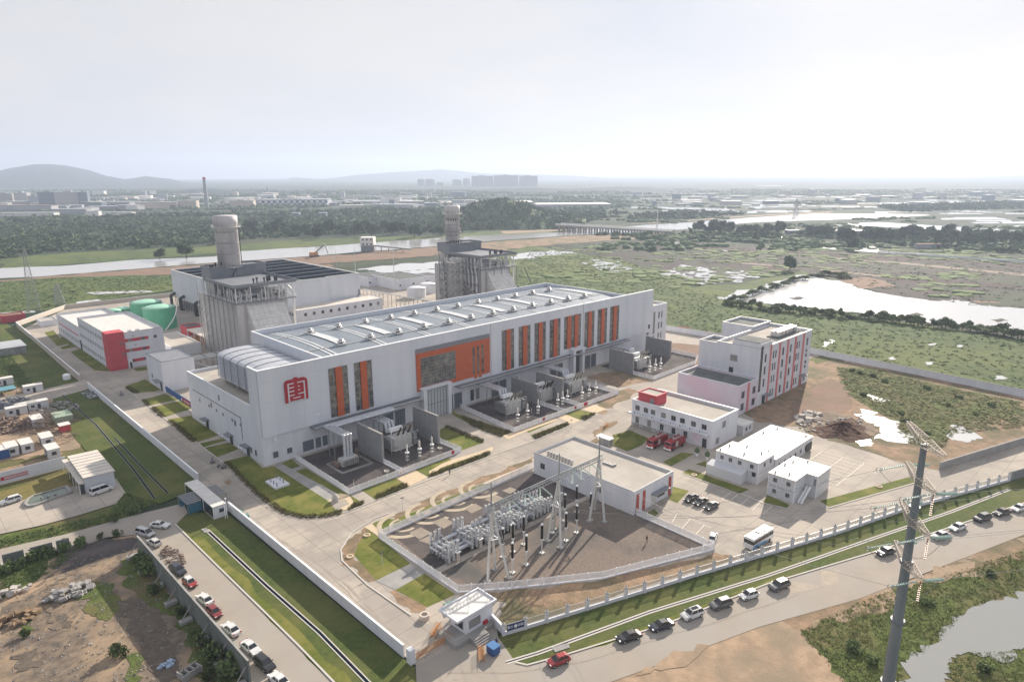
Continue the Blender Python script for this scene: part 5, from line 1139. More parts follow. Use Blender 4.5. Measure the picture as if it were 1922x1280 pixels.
MB().box(160.93,74.2,2.0,161,75.2,3.2).build('window', M['glass'], t)
for x, y in ((161.6,85),(163.5,79),(166,84.6),(167.5,76),(169,81)): MB().cyl((x,y,6.1),(x,y,6.8),.22,n=8).build('roof_vent', M['mullion'], t)
for x in (164,167.5): win_y(t, x, x+1, 4.1, 5.2, 73.6)
t = thing('site_office', 'long low white container row with pale ribbed roof stretching behind the two storey offices', 'site office', (171,71.5,0), 0, 'white container offices')
mods(t, 170.6, 73.5, 194.2, 85.8, 1, 4.1)
s = MB(); s.box(170.4,73.3,3.0,194.4,86,4.3); s.build('upper_wall', M['contain'], t); MB().box(170.2,73.1,4.3,194.6,86.2,4.45).build('roof', M['roofwhite'], t)
for k in range(6): win_y(t, 173+k*3.4, 174+k*3.4, 1.2, 2.3, 73.5)
MB().box(190.5,73.2,.4,194.2,73.45,2.8).build('open_bay_shade', M['dark'], t)  # solid dark panel stands in for the bay's shaded interior
for x, y in ((172,79),(174,77),(186,84.5),(192,83),(192.5,74.5)): MB().cyl((x,y,4.4),(x,y,5.1),.25,n=8).build('roof_vent', M['mullion'], t)
t = thing('site_office', 'right two storey white container office with an outside stair', 'site office', (157.6,59.5,0), 0, 'white container offices')
mods(t, 157.6, 62.4, 164.0, 69.2, 2); mods(t, 164.02, 59.6, 172, 69.2, 2)
for y in (67.4,64): 
    for z in (1.1,4.1): win_x(t, y-.5, y+.5, z, z+1.1, 157.6)
s = MB(); s.bar((158.4,61.6,.2),(163.4,61.6,3.1),.3).bar((158.4,60.7,.2),(163.4,60.7,3.1),.3)
for k in range(14): s.box(158.4+k*.36,60.7,.25+k*.2,158.7+k*.36,61.6,.31+k*.2)
s.bar((158.4,60.6,1.1),(163.4,60.6,4.1),.09).bar((163.4,60.6,4.1),(164,60.6,4.1),.09); s.build('stair', M['trim'], t)
MB().box(164,59.55,3.3,164.02,60.4,5.2).box(163.0,62.3,.1,163.8,62.39,2.1).build('door', M['mullion'], t)
for x, y in ((158.6,68),(160,65),(165,68.4),(168,67.6),(171,65)): MB().cyl((x,y,6.1),(x,y,6.7),.22,n=8).build('roof_vent', M['mullion'], t)
t = thing('site_office', 'small pale container hut in the shadow right of the canteen', 'site office', (190,90,0), 0, 'white container offices')
mods(t, 190.6, 93, 196.6, 99.5, 1); win_y(t, 192,193,1.2,2.3,93); win_y(t,194.3,195.3,1.2,2.3,93)

# ================================================================ PERIMETER WALLS
def wall(name, label, pts, h, th, m, cap=None, post=0, cat='wall'):
    t = thing(name, label, cat, (pts[0][0],pts[0][1],0)); s = MB(); c = MB(); p_ = MB()
    for a, b_ in zip(pts, pts[1:]):
        a = Vector((*a,0)); b_ = Vector((*b_,0)); d = b_-a; ang = math.atan2(d.y,d.x); L_ = d.length; u = d/L_
        s.obox((a+b_)/2+Vector((0,0,h/2)), L_, th, h, ang); c.obox((a+b_)/2+Vector((0,0,h+.06)), L_, th+.16, .12, ang)
        if post:
            for i in range(int(L_/post)+1): p_.obox(a+u*i*post+Vector((0,0,(h+.25)/2)), th+.2, th+.2, h+.25, ang)
    s.build('panel', m, t); c.build('coping', cap or M['conc2'], t)
    if post: p_.build('pier', m, t)
    return t
wall('perimeter_wall', 'long white perimeter wall beside the shaded site road above the gate shelter', [(57.0,293.5),(56.5,179)], 2.4, .25, M['render'], M['trim'])
wall('perimeter_wall', 'white perimeter wall above the grass bank running from the gate shelter to the corner gate', [(55.8,157.5),(56.0,84.5)], 2.4, .25, M['render'], M['trim'])
wall('perimeter_wall', 'far left white perimeter wall with a bend beside the service building', [(57.3,307),(58,446),(89,485),(153,484)], 2.5, .25, M['cream'], M['trim'])
wall('perimeter_wall', 'pale perimeter wall at the back of the site beyond the offices', [(300,230),(298.8,192),(301.8,153),(305,120),(300,60),(297,20)], 2.6, .25, M['render'], M['conc2'], 0)
for px in (1284,1338):
    a = P(px,621 if px < 1300 else 631); tag(MB().obox((a.x-.3,a.y,1.3),.08,7,1.5,0).build('wall_banner', M['bannerred']), 'faded red banner on the back perimeter wall, %s one' % ('nearer the hall' if px < 1300 else 'nearer the office building'), 'banner')
wall('boundary_wall', 'plain grey block wall along the waste ground at the right', [PXY(1763,882), PXY(1922,833), PXY(2100,778)], 2.2, .3, M['conc2'], M['conc2'])
# fence along the public road, with piers
pts = [PXY(*p) for p in ((945,1192),(986,1180),(1211,1111),(1314,1079),(1466,1034),(1574,1001),(1704,956),(1893,903))]
t = thing('boundary_fence', 'long white boundary fence with capped piers above the grass bank by the public road', 'fence', (*pts[0],0))
pl = MB(); pk = MB(); piers_ = []
for a, b_ in zip(pts, pts[1:]):
    a = Vector((*a,0)); b_ = Vector((*b_,0)); d = b_-a; L_ = d.length; u = d/L_; ang = math.atan2(u.y,u.x)
    pl.obox((a+b_)/2+Vector((0,0,.35)), L_, .3, .7, ang)
    for z in (.95,2.0): pk.obox((a+b_)/2+Vector((0,0,z)), L_, .05, .07, ang)
    k = int(L_/.2)
    for i in range(k): pk.obox(a+u*((i+.5)*L_/k)+Vector((0,0,1.42)), .06, .03, 1.35, ang)
total = sum((Vector(b_)-Vector(a)).length for a, b_ in zip(pts, pts[1:])); npier = round(total/4.35); acc = 0
for i in range(npier+1):
    q = total*i/npier
    for a, b_ in zip(pts, pts[1:]):
        l = (Vector(b_)-Vector(a)).length
        if q <= l+1e-6: c = Vector(a).lerp(Vector(b_), min(1,q/l)); ang = math.atan2(b_[1]-a[1],b_[0]-a[0]); break
        q -= l
    piers_.append((MB().obox((c.x,c.y,1.15), .5, .5, 2.3, ang), MB().obox((c.x,c.y,2.36), .62, .62, .12, ang).cyl((c.x,c.y,2.42),(c.x,c.y,2.8),.12,.05,n=8)))
pl.build('plinth', M['render'], t); pk.build('railing', M['steelpale'], t); 
for p_, c_ in piers_: c_.build('pier_cap', M['conc2'], p_.build('pier', M['render'], t))
wall('boundary_wall', 'short white angled wall between the gatehouse and the blue sign', [(73.0,81.2),PXY(946,1192)], 1.7, .3, M['render'], M['trim'])
a, b_ = Vector((*PXY(948,1191),0)), Vector((*PXY(985,1180),0)); ang = math.atan2((b_-a).y,(b_-a).x); nrm = Vector((math.sin(ang),-math.cos(ang),0))
t = thing('gate_sign', 'dark blue sign board with five pale characters beside the gatehouse', 'sign', (a+b_)/2)
MB().obox((a+b_)/2+nrm*.25+Vector((0,0,1.45)), (b_-a).length-.5, .1, 1.25, ang).build('board', M['navysign'], t)
def text_obj(txt, size, loc, rot, m, parent, name='lettering', ext=.01):
    try:
        cu_ = bpy.data.curves.new(name, 'FONT'); cu_.body = txt; cu_.size = size; cu_.align_x = 'CENTER'; cu_.align_y = 'CENTER'; cu_.extrude = ext
        tmp = bpy.data.objects.new(name, cu_); COL.objects.link(tmp); dg = bpy.context.evaluated_depsgraph_get()
        me = bpy.data.meshes.new_from_object(tmp.evaluated_get(dg)); bpy.data.objects.remove(tmp)
        o = bpy.data.objects.new(name, me); COL.objects.link(o); me.materials.clear(); me.materials.append(m)
        o.parent = parent; off = OFF.get(parent.name, Vector((0,0,0))); o.location = Vector(loc)-off; o.rotation_euler = rot; return o
    except Exception as ex: print('text failed', ex)
c = (a+b_)/2+nrm*.31+Vector((0,0,1.48)); W_ = (b_-a).length-.5
u = (b_-a).normalized()
for ch, f in (('警',-.40),('企',-.22),('联',.22),('勤',.40)): text_obj(ch, W_*.19, c+u*f*W_, (R(90),0,ang), M['trim'], t)
MB().cyl(c-nrm*.01, c+nrm*.03, .34, n=18).build('badge', M['trim'], t)
t = thing('notice_board', 'long grey notice board with dark lettering at the right end of the boundary fence', 'sign', (*PXY(1893,903),0))
a, b_ = Vector((*PXY(1896,903),0)), Vector((*PXY(1990,876),0)); ang = math.atan2((b_-a).y,(b_-a).x); nrm = Vector((math.sin(ang),-math.cos(ang),0))
MB().obox((a+b_)/2+Vector((0,0,1.5)), (b_-a).length, .3, 2.6, ang).build('board', M['conc2'], t)
s = MB(); u = (b_-a).normalized()
for k in range(9): s.obox(a+u*(1.6+k*1.3)+nrm*.17+Vector((0,0,1.6)), .9, .04, .5 if k else 1.1, ang)
for z in (.4,2.5): s.obox((a+b_)/2+nrm*.17+Vector((0,0,z)), (b_-a).length-.5, .04, .12, ang)
s.build('lettering', M['mullion'], t)
# ================================================================ SWITCHYARD
pales('palisade_fence', 'long white palisade fence round the brown gravel switchyard', [PXY(1003,878), PXY(711,1009), PXY(860,1112), PXY(960,1104.7), PXY(1132,1085.7), PXY(1341,1031.6), PXY(1195,966.7)], 1.75)
t = thing('gantry', 'tall steel switchyard gantry of three A frame masts carrying a lattice beam', 'gantry', (80.9,90.9,0))
GX = (82.9, 103.0, 116.9); BZ = 15.2; GY = 91.6
legs = (((80.9,90.8),(85.0,93.0),(84.9,88.8)), ((101,93.1),(105.8,95.5),(100.9,89.0)), ((114.6,92.2),(116.8,89.4),(120,95)))
for gx, ll in zip(GX, legs):
    top = Vector((gx, GY, BZ+.6))
    for l in ll:
        s = MB(); s.cyl((*l,0),top,.30,.2,n=12); o_ = s.build('leg', M['steelpale'], t)
        q = MB(); q.box(l[0]-.6,l[1]-.6,0,l[0]+.6,l[1]+.6,.3); q.build('footing', M['conc2'], o_)
    MB().cyl(top-Vector((0,0,1)), top+Vector((0,0,5.2)), .2, .1, n=10).build('lightning_mast', M['steel'], t)
    s = MB(); l = Vector((*ll[0],0)).lerp(top,.55); l2 = Vector((*ll[1],0)).lerp(top,.55); l3 = Vector((*ll[2],0)).lerp(top,.55); s.bar(l,l2,.18).bar(l,l3,.18).bar(l2,l3,.18); s.build('brace', M['trim'], t)
    s = MB()
    for k in range(34): z = .8+k*.42; c = Vector((*ll[-1],0)).lerp(top, z/BZ)+Vector((.5,-.3,0)); s.bar(c-Vector((.3,0,0)), c+Vector((.3,0,0)), .06)
    for sx in (-.3,.3): s.bar(Vector((*ll[-1],0))+Vector((.5+sx,-.3,0)), top+Vector((.5+sx,-.3,-1)), .07)
    s.build('ladder', M['steel'], t)
s = MB(); a, b_ = GX[0]-1.2, GX[2]+1.2
for y, z in ((GY-.5,BZ),(GY+.5,BZ),(GY,BZ+.9)): s.bar((a,y,z),(b_,y,z),.16)
k = 44
for i in range(k):
    x0, x1 = a+(b_-a)*i/k, a+(b_-a)*(i+1)/k
    s.bar((x0,GY-.5,BZ),(x1,GY,BZ+.9),.09).bar((x0,GY+.5,BZ),(x1,GY,BZ+.9),.09).bar((x0,GY-.5,BZ),(x1,GY+.5,BZ),.09)
s.build('beam', M['steel'], t)
pg = mat('glass_insulator', (0.50,0.62,0.58), 0.3)
def string(par, a, b_, r=.13, n=None, m=None, nm='insulator_string'):
    a = Vector(a); b_ = Vector(b_); L_ = (b_-a).length; n = n or int(L_/.3); d = (b_-a)/L_
    s = MB(); s.cyl(a,b_,r*.35,n=6)
    for i in range(n): c = a+(b_-a)*(i+.5)/n; s.cyl(c-d*.05,c+d*.05,r*1.5,r*.8,n=8)
    return s.build(nm, m or pg, par)
for x in (88,92.5,97,107.5,110.5,113.5):
    string(t, (x,GY,BZ-.1), (x,GY,BZ-3.0)); string(t, (x,GY-.5,BZ), (x,GY-3.4,BZ-.9)); string(t, (x,GY+.5,BZ), (x,GY+3.0,BZ-1.4))
    MB().bar((x,GY,BZ-3.0),(x,GY+3,BZ-1.4),.06).bar((x,GY,BZ-3.0),(x,GY-3.4,BZ-.9),.06).build('jumper', M['steel'], t)
# gas insulated switchgear bays
gp = thing('switchgear_bay', 'bay', 'switchgear'); GH = ((-3.2,4.7),(-2.1,2.6),(-1.1,3.4),(0,2.4),(1.0,3.0),(2.0,2.5),(3.0,4.9))
rr = random.Random(21); s = MB()
for sx in (-1.2,0,1.2):
    s.cyl((sx,-3.2,1.6),(sx,3.2,1.6),.34,n=12)
    for y, z in GH: s.cyl((sx,y,.6),(sx,y,z+sx*.15),.30,n=12)
    s.cyl((sx,-2,2.9),(sx,2,2.9),.26,n=10)
s.build('vessel', M['pipe'], gp)
s = MB()
for sx in (-1.2,0,1.2):
    for y, z in GH:
        z += sx*.15; s.cyl((sx,y,z),(sx,y,z+.14),.37,n=12).cyl((sx+.25,y,z+.1),(sx+.25,y+.1,z+.5),.12,n=8)
        for zz in (1.5,2.2,3.1): s.cyl((sx,y,min(zz,z-.3)),(sx,y,min(zz,z-.3)+.1),.38,n=12)
s.build('flange', M['vent'], gp)
s = MB()
for k in range(46): x, y, z = rr.uniform(-1.8,1.8), rr.uniform(-3.4,3.4), rr.uniform(.4,3.9); s.obox((x,y,z), rr.uniform(.2,.5), rr.uniform(.2,.5), rr.uniform(.2,.6), rr.random())
for y in (-3,0,3): s.bar((-1.6,y,0),(-1.6,y,1.6),.16).bar((1.6,y,0),(1.6,y,1.6),.16).bar((-1.6,y,1.2),(1.6,y,1.2),.16)
for k in range(6): s.bar((-2.0,-3.0,.3+k*.4),(-1.6,-3.0,.3+k*.4),.06)
s.bar((-2.0,-3.3,0),(-2.0,-2.6,2.8),.1).bar((-1.5,-3.3,0),(-1.5,-2.6,2.8),.1); s.build('mechanism', M['steel'], gp)
GP = Proto(gp)
g0, g1 = Vector(P(834,1040)), Vector(P(1030,935))
for i in range(7):
    f_ = i/6; c = g0.lerp(g1, f_); GP.put(((80.6,87.6,91.8,97.2,101.2,106.6,110.6)[i], (104.3,104.8,104.0,104.9,104.1,104.6,104.2)[i], 0), R((0,180,0,180,0,180,180)[i]), 'dense bay of grey gas insulated switchgear, %s from the near end of the switchyard row' % ORD[i], 'switchgear bays', scale=(1,(1,1,.85,1,.9,1,.8)[i],(.95,1.02,.72,1,.78,.98,.8)[i]))
t = thing('switchgear_bus', 'pair of long grey gas insulated bus tubes joining the switchgear bays', 'switchgear', (80,104,0))
s = MB()
for y, z in ((102.9,1.2),(104.3,1.2),(105.6,1.5),(106.8,2.3)): s.cyl((80,y,z),(111,y,z),.42,n=14)
s.build('bus_tube', M['pipe'], t); s = MB()
for k in range(11): x = 81+k*3; s.box(x,102.6,0,x+.2,104.6,.9).box(x,105.3,0,x+.2,107,1.2)
s.build('support', M['steel'], t)
cp_ = thing('control_kiosk', 'kiosk', 'kiosk'); MB().box(-.4,-.35,0,.4,.35,2.1).build('cabinet', M['cream'], cp_); MB().prism([(-.6,-.55),(.6,-.55),(.6,.55),(-.6,.55)],2.1,2.22).build('roof', M['trim'], cp_)
CP = Proto(cp_)
for i, (x, y) in enumerate(((859,1052),(901,1027),(962,1000),(980,985),(998,972),(1052,940))):
    a = P(x,y); CP.put((a.x,a.y,0), 0, 'small cream kiosk with overhanging white lid, %s from the near end of the switchyard path' % ORD[i], 'kiosks beside the switchgear')
ip = thing('bushing_post', 'post', 'insulator post')
s = MB(); s.cyl((0,0,0),(0,0,3.4),.16,n=10); s.box(-.5,-.5,0,.5,.5,.25); s.build('pedestal', M['steelpale'], ip)
s = MB(); s.cyl((0,0,3.4),(0,0,6.8),.24,.17,n=12)
for j in range(11): s.cyl((0,0,3.55+j*.3),(0,0,3.62+j*.3),.33,.26,n=12)
s.build('insulator', M['insul'], ip); MB().lathe((0,0,6.8),[(.3,0),(.3,.2),(.12,.35)],12).cyl((0,0,3.2),(0,0,3.45),.34,n=12).build('cap', M['trim'], ip)
IP = Proto(ip)
for i, (x, y) in enumerate(sorted(((944,1046),(963,1036),(983,1022),(1036,1000),(1060,978),(1082,961),(988,1060),(1017,1038),(1062,1015),(1082,1000),(1108,976),(962,1075)))):
    a = P(x,y); IP.put((a.x,a.y,0), 0, 'black ribbed insulator on a grey post, %s from the left on the brown gravel' % ORD[i], 'insulator posts in the switchyard')
# small street lamps / poles
def lamp(px, py, h, lb, z0=0):
    a = P(px,py); t = thing('lamp_post', lb, 'lamp', (a.x,a.y,0), 0, 'lamp posts')
    MB().cyl((a.x,a.y,0),(a.x,a.y,h),.07,.05,n=8).build('pole', M['steelpale'], t); MB().box(a.x-.45,a.y-.12,h,a.x+.45,a.y+.12,h+.12).build('lamp_head', M['dark'], t)
for px, py, lb in ((756,957,'near the curved road corner'),(1003,878,'by the corner of the relay building'),(665,921,'on the garden path by the nearest yard'),(1072,806,'on the road side near the central yard'),(718,1063,'on the lawn left of the switchyard')): lamp(px,py,3.2,'slim lamp post '+lb)

# ================================================================ GATEHOUSE, GATES
t = thing('guard_house', 'small white gatehouse with mono-pitch roof and dark corner window', 'gatehouse', (64.6,80.6,0))
parapet_box(t, 'wall', 66.6, 80.7, 73.0, 84.8, 4.3, M['render'], M['roofwhite'], ph=.1)
s = MB(); s.box(64.4,80.3,4.31,73.6,85.3,4.55); s.box(64.3,80.2,4.55,73.7,80.5,4.85).box(64.3,85.1,4.55,73.7,85.4,4.85).box(64.3,80.5,4.55,64.6,85.1,4.85).box(73.4,80.5,4.55,73.7,85.1,4.85); s.build('roof', M['render'], t)
MB().box(64.62,80.52,4.56,73.38,85.08,4.6).build('roof_surface', M['roofwhite'], t)
win_y(t, 67.4, 70.0, 1.6, 3.2, 80.7, nx=2); win_x(t, 81.4, 83.6, 1.5, 3.3, 66.6)
s = MB(); s.box(63.4,79.6,0,73,80.65,.9).box(63.4,80.65,0,66.55,84.9,.9)
for k in range(4): s.box(66.5+k*.4,78.4-.0,0,69.5+k*.0+.4,79.6-.0,.9-k*.22) if k == 0 else s.box(66.5,78.4-k*.35,0,69.9,78.4-(k-1)*.35,.9-k*.22)
s.build('steps', M['conc2'], t); s = MB(); s.bar((63.5,79.7,1.9),(66.4,79.7,1.9),.06).bar((63.5,79.7,1.9),(63.5,84.8,1.9),.06)
for k in range(8): s.bar((63.5,79.7+k*.72,.9),(63.5,79.7+k*.72,1.9),.05)
s.build('railing', M['cream'], t); MB().box(70.6,80.4,.9,71.6,80.65,1.6).build('red_item', M['bannerred'], t)
t = thing('sliding_gate', 'tan folding gate stretched across the entrance between the wall end and the gatehouse', 'gate', (57,83,0))
s = MB(); a = Vector((57.0,82.6,0)); b_ = Vector((63.4,82.4,0))
for k in range(22): x = a.x+(b_.x-a.x)*k/22; s.bar((x,82.5,.15),(x+.32,82.5,1.25),.07).bar((x+.32,82.5,.15),(x,82.5,1.25),.07)
s.bar((a.x,82.5,1.3),(b_.x,82.5,1.3),.08).bar((a.x,82.5,.2),(b_.x,82.5,.2),.08); s.build('lattice', M['barrier'], t); MB().box(55.6,82.0,0,56.6,83.2,2.7).build('gate_pier', M['render'], t)
bp_ = thing('spiked_barrier', 'barrier', 'barrier')
s = MB()
for k in range(9): x = -1.6+k*.4; s.bar((x,-.55,.05),(x,.55,1.15),.07).bar((x,.55,.05),(x,-.55,1.15),.07)
s.bar((-1.7,0,.6),(1.7,0,.6),.1).bar((-1.7,-.5,.1),(1.7,-.5,.1),.08).bar((-1.7,.5,.1),(1.7,.5,.1),.08); s.build('frame', M['barrier'], bp_)
BR = Proto(bp_)
for px, py, a, lb in ((818,1186,30,'orange spiked road barrier on the site side of the gatehouse'),(835,1196,100,'orange spiked road barrier at the foot of the gatehouse corner'),(903,1230,50,'orange spiked road barrier beside the blue bin outside the gate'),(1138,800,20,'dark framed barrier on the inner road beside the canteen lawn')):
    p_ = P(px,py); BR.put((p_.x,p_.y,0), R(a), lb, 'spiked barriers')
a = P(926,1225); t = thing('waste_bin', 'blue wheeled waste bin outside the gatehouse', 'bin', (a.x,a.y,0)); MB().box(a.x-.8,a.y-.9,.15,a.x+.8,a.y+.9,1.5).build('body', M['blue'], t); MB().box(a.x-.85,a.y-.95,1.5,a.x+.85,a.y+.95,1.62).build('lid', mat('bin_lid',(0.05,0.16,0.36),.4), t)
a = P(797,1160); tag(MB().lathe((a.x,a.y,0),[(.95,0),(.95,.9),(.6,.9),(.6,.5)],18).build('well_ring', M['cream']), 'cream concrete well ring on the road edge near the gatehouse', 'well')
for px, py, lb in ((689,1005,'at the top corner of the curved lawn'),(657,1045,'at the left edge of the curved lawn'),(1303,892,'on the narrow lawn by the container offices'),(1650,914,'on the strip lawn by the car park')):
    a = P(px,py); tag(MB().lathe((a.x,a.y,0),[(.8,0),(.8,.3),(.5,.3),(.5,.12)],16).build('manhole', M['paving']), 'round raised manhole ring '+lb, 'manhole', 'manhole rings on the lawns')
a = P(846,1140); tag(MB().prism([(a.x-1.8,a.y-1.2),(a.x+1.5,a.y-1.4),(a.x+2.1,a.y+.8),(a.x-.6,a.y+1.5)],0,.55).build('tarpaulin', mat('green_tarp',(0.11,0.21,0.17),.7,(0.16,0.27,0.22),1.5,bump=1,bscale=2,dist=.3)), 'green tarpaulin heap behind the gatehouse', 'tarpaulin')
# gate shelter (tri-part canopy)
z3 = 3.2
r0 = P(*(340+110/14.22,890+230/14.22), z3); r1 = P(*(340+455/14.22,890+110/14.22), z3); r2 = P(*(340+1150/14.22,890+775/14.22), z3); r3 = P(*(340+830/14.22,890+900/14.22), z3)
gx0, gx1 = (r0.x+r3.x)/2, (r1.x+r2.x)/2; gy0, gy1 = (r2.y+r3.y)/2, (r0.y+r1.y)/2
t = thing('gate_shelter', 'long white flat roofed gate shelter with blue glazed turnstile passage in the perimeter wall', 'shelter', (gx0,gy0,0))
Lg = gy1-gy0
s = MB(); s.box(gx0,gy0,3.0,gx1,gy1,3.2)
for k in range(1,3): s.box(gx0-.02,gy0+Lg*k/3-.06,3.2,gx1+.02,gy0+Lg*k/3+.06,3.26)
s.build('roof', M['roofwhite'], t)
MB().box(gx0+.1,gy0+.1,0,gx1-.1,gy0+Lg*.33,2.99).build('guard_room', M['render'], t); win_y(t, gx0+(gx1-gx0)*.45, gx1-.5, 1.3, 2.3, gy0+.1)
MB().box(gx0+.02,gy0+.5,.3,gx0+.1,gy0+Lg*.32,2.8).build('glass_wall', M['glass'], t); MB().box(gx0+.02,gy0+Lg*.72,.3,gx0+.1,gy1-.3,2.6).build('glass_wall', M['glass'], t)
s = MB()
for y in (gy0+.02,gy0+Lg*.34,gy0+Lg*.66,gy1-.2):
    for x in (gx0,gx1-.15): s.box(x,y,0,x+.15,y+.15,3.0)
s.build('post', M['trim'], t)
s = MB(); 
for k in range(7): y = gy0+Lg*.36+k*(Lg*.36)/7; s.box(gx0-3.6,y,2.7,gx0-.05,y+Lg*.026,2.85); s.box(gx1+.05,y,2.7,gx1+2.6,y+Lg*.026,2.85)
for x in (gx0-3.6,): s.box(x,gy0+Lg*.36,2.6,x+.1,gy0+Lg*.72,2.7)
for x, y in ((gx0-3.6,gy0+Lg*.36),(gx0-3.6,gy0+Lg*.71),(gx1+2.5,gy0+Lg*.36),(gx1+2.5,gy0+Lg*.71)): s.box(x,y,0,x+.12,y+.12,2.7)
s.build('slatted_canopy', M['mullion'], t); MB().box(gx0-3.4,gy0+Lg*.38,0,gx0-.1,gy0+Lg*.40,2.2).box(gx0-3.4,gy0+Lg*.68,0,gx0-.1,gy0+Lg*.70,2.2).build('blue_glass', mat('blue_screen',(0.05,0.17,0.25),.3), t)
a = P(427,972); t = thing('camera_pole', 'white twin security camera pole beside the gate shelter', 'camera pole', (a.x,a.y,0)); s = MB(); s.cyl((a.x,a.y,0),(a.x,a.y,5.0),.08,n=8).cyl((a.x-.5,a.y,0),(a.x-.5,a.y,4.2),.08,n=8).bar((a.x-.5,a.y,4.2),(a.x,a.y,4.4),.08); s.build('pole', M['trim'], t); MB().obox((a.x,a.y,5.1),.5,.2,.2,.4).build('camera', M['trim'], t)
for i, (px, py) in enumerate(((443,960),(453,966),(464,973))): a = P(px,py); tag(MB().obox((a.x,a.y,.5),.7,1.2,1.0,0).build('green_cabinet', mat('teal_box',(0.06,0.22,0.19),.5)), 'teal box on the road edge inside the wall, %s from the gate shelter' % ORD[i], 'box', 'teal boxes along the wall')

# ================================================================ VEHICLES
def ring(x, zb, zt, hw, hwt): return [(x,-hw,zb+.10),(x,-hw*.96,zt-.18),(x,-hwt,zt),(x,hwt,zt),(x,hw*.96,zt-.18),(x,hw,zb+.10),(x,hw*.9,zb),(x,-hw*.9,zb)]
def loft(rings):
    s = MB(); n = len(rings[0]); vs = [v for r_ in rings for v in r_]; fs = []
    for k in range(len(rings)-1):
        for i in range(n): fs.append((k*n+i,(k+1)*n+i,(k+1)*n+(i+1)%n,k*n+(i+1)%n))
    fs += [tuple(range(n)), tuple(range(len(rings)*n-1,(len(rings)-1)*n-1,-1))]
    return s.add(vs, fs)
TYPES = dict(
  sedan=dict(L=4.75,W=1.84,H=1.46,belt=.93,body=[(-2.37,.45,.72),(-2.25,.25,.86),(-1.7,.22,.93),(-.9,.22,.95),(1.0,.22,.93),(1.75,.22,.84),(2.2,.24,.70),(2.37,.38,.58)],cab=(-1.75,1.05,-1.0,.35),wb=1.36,r=.33),
  suv=dict(L=4.65,W=1.90,H=1.70,belt=1.05,body=[(-2.32,.5,.95),(-2.22,.3,1.05),(-1.6,.26,1.08),(0,.26,1.08),(1.0,.26,1.06),(1.8,.26,.98),(2.2,.3,.85),(2.32,.45,.7)],cab=(-2.2,1.15,-1.75,.45),wb=1.38,r=.37),
  hatch=dict(L=4.0,W=1.74,H=1.52,belt=.95,body=[(-2.0,.45,.85),(-1.92,.28,.95),(-1.2,.24,.98),(.7,.24,.96),(1.4,.24,.88),(1.85,.26,.74),(2.0,.4,.6)],cab=(-1.85,1.0,-1.4,.3),wb=1.25,r=.32),
  mpv=dict(L=4.8,W=1.86,H=1.78,belt=1.02,body=[(-2.4,.45,1.0),(-2.3,.3,1.04),(-1.2,.26,1.06),(1.2,.26,1.04),(2.0,.26,.9),(2.3,.3,.75),(2.4,.42,.62)],cab=(-2.32,1.6,-2.1,.75),wb=1.45,r=.34),
  van=dict(L=5.4,W=1.90,H=2.1,belt=1.2,body=[(-2.7,.45,1.1),(-2.62,.3,1.22),(-1.2,.26,1.24),(1.4,.26,1.22),(2.1,.28,1.1),(2.6,.3,.85),(2.7,.42,.65)],cab=(-2.62,1.9,-2.4,1.05),wb=1.7,r=.34))
PAINT = {}
def paint(n):
    c = dict(white=(.62,.62,.62),silver=(.42,.43,.44),grey=(.10,.105,.11),black=(.018,.019,.022),navy=(.018,.022,.035),red=(.30,.025,.025),dkred=(.20,.02,.02),greywhite=(.5,.49,.47))[n]
    if n not in PAINT: PAINT[n] = mat('paint_'+n, c, .28, coat=.6)
    return PAINT[n]
carglass = mat('car_glass', (0.01,0.012,0.015), .05, spec=.8)
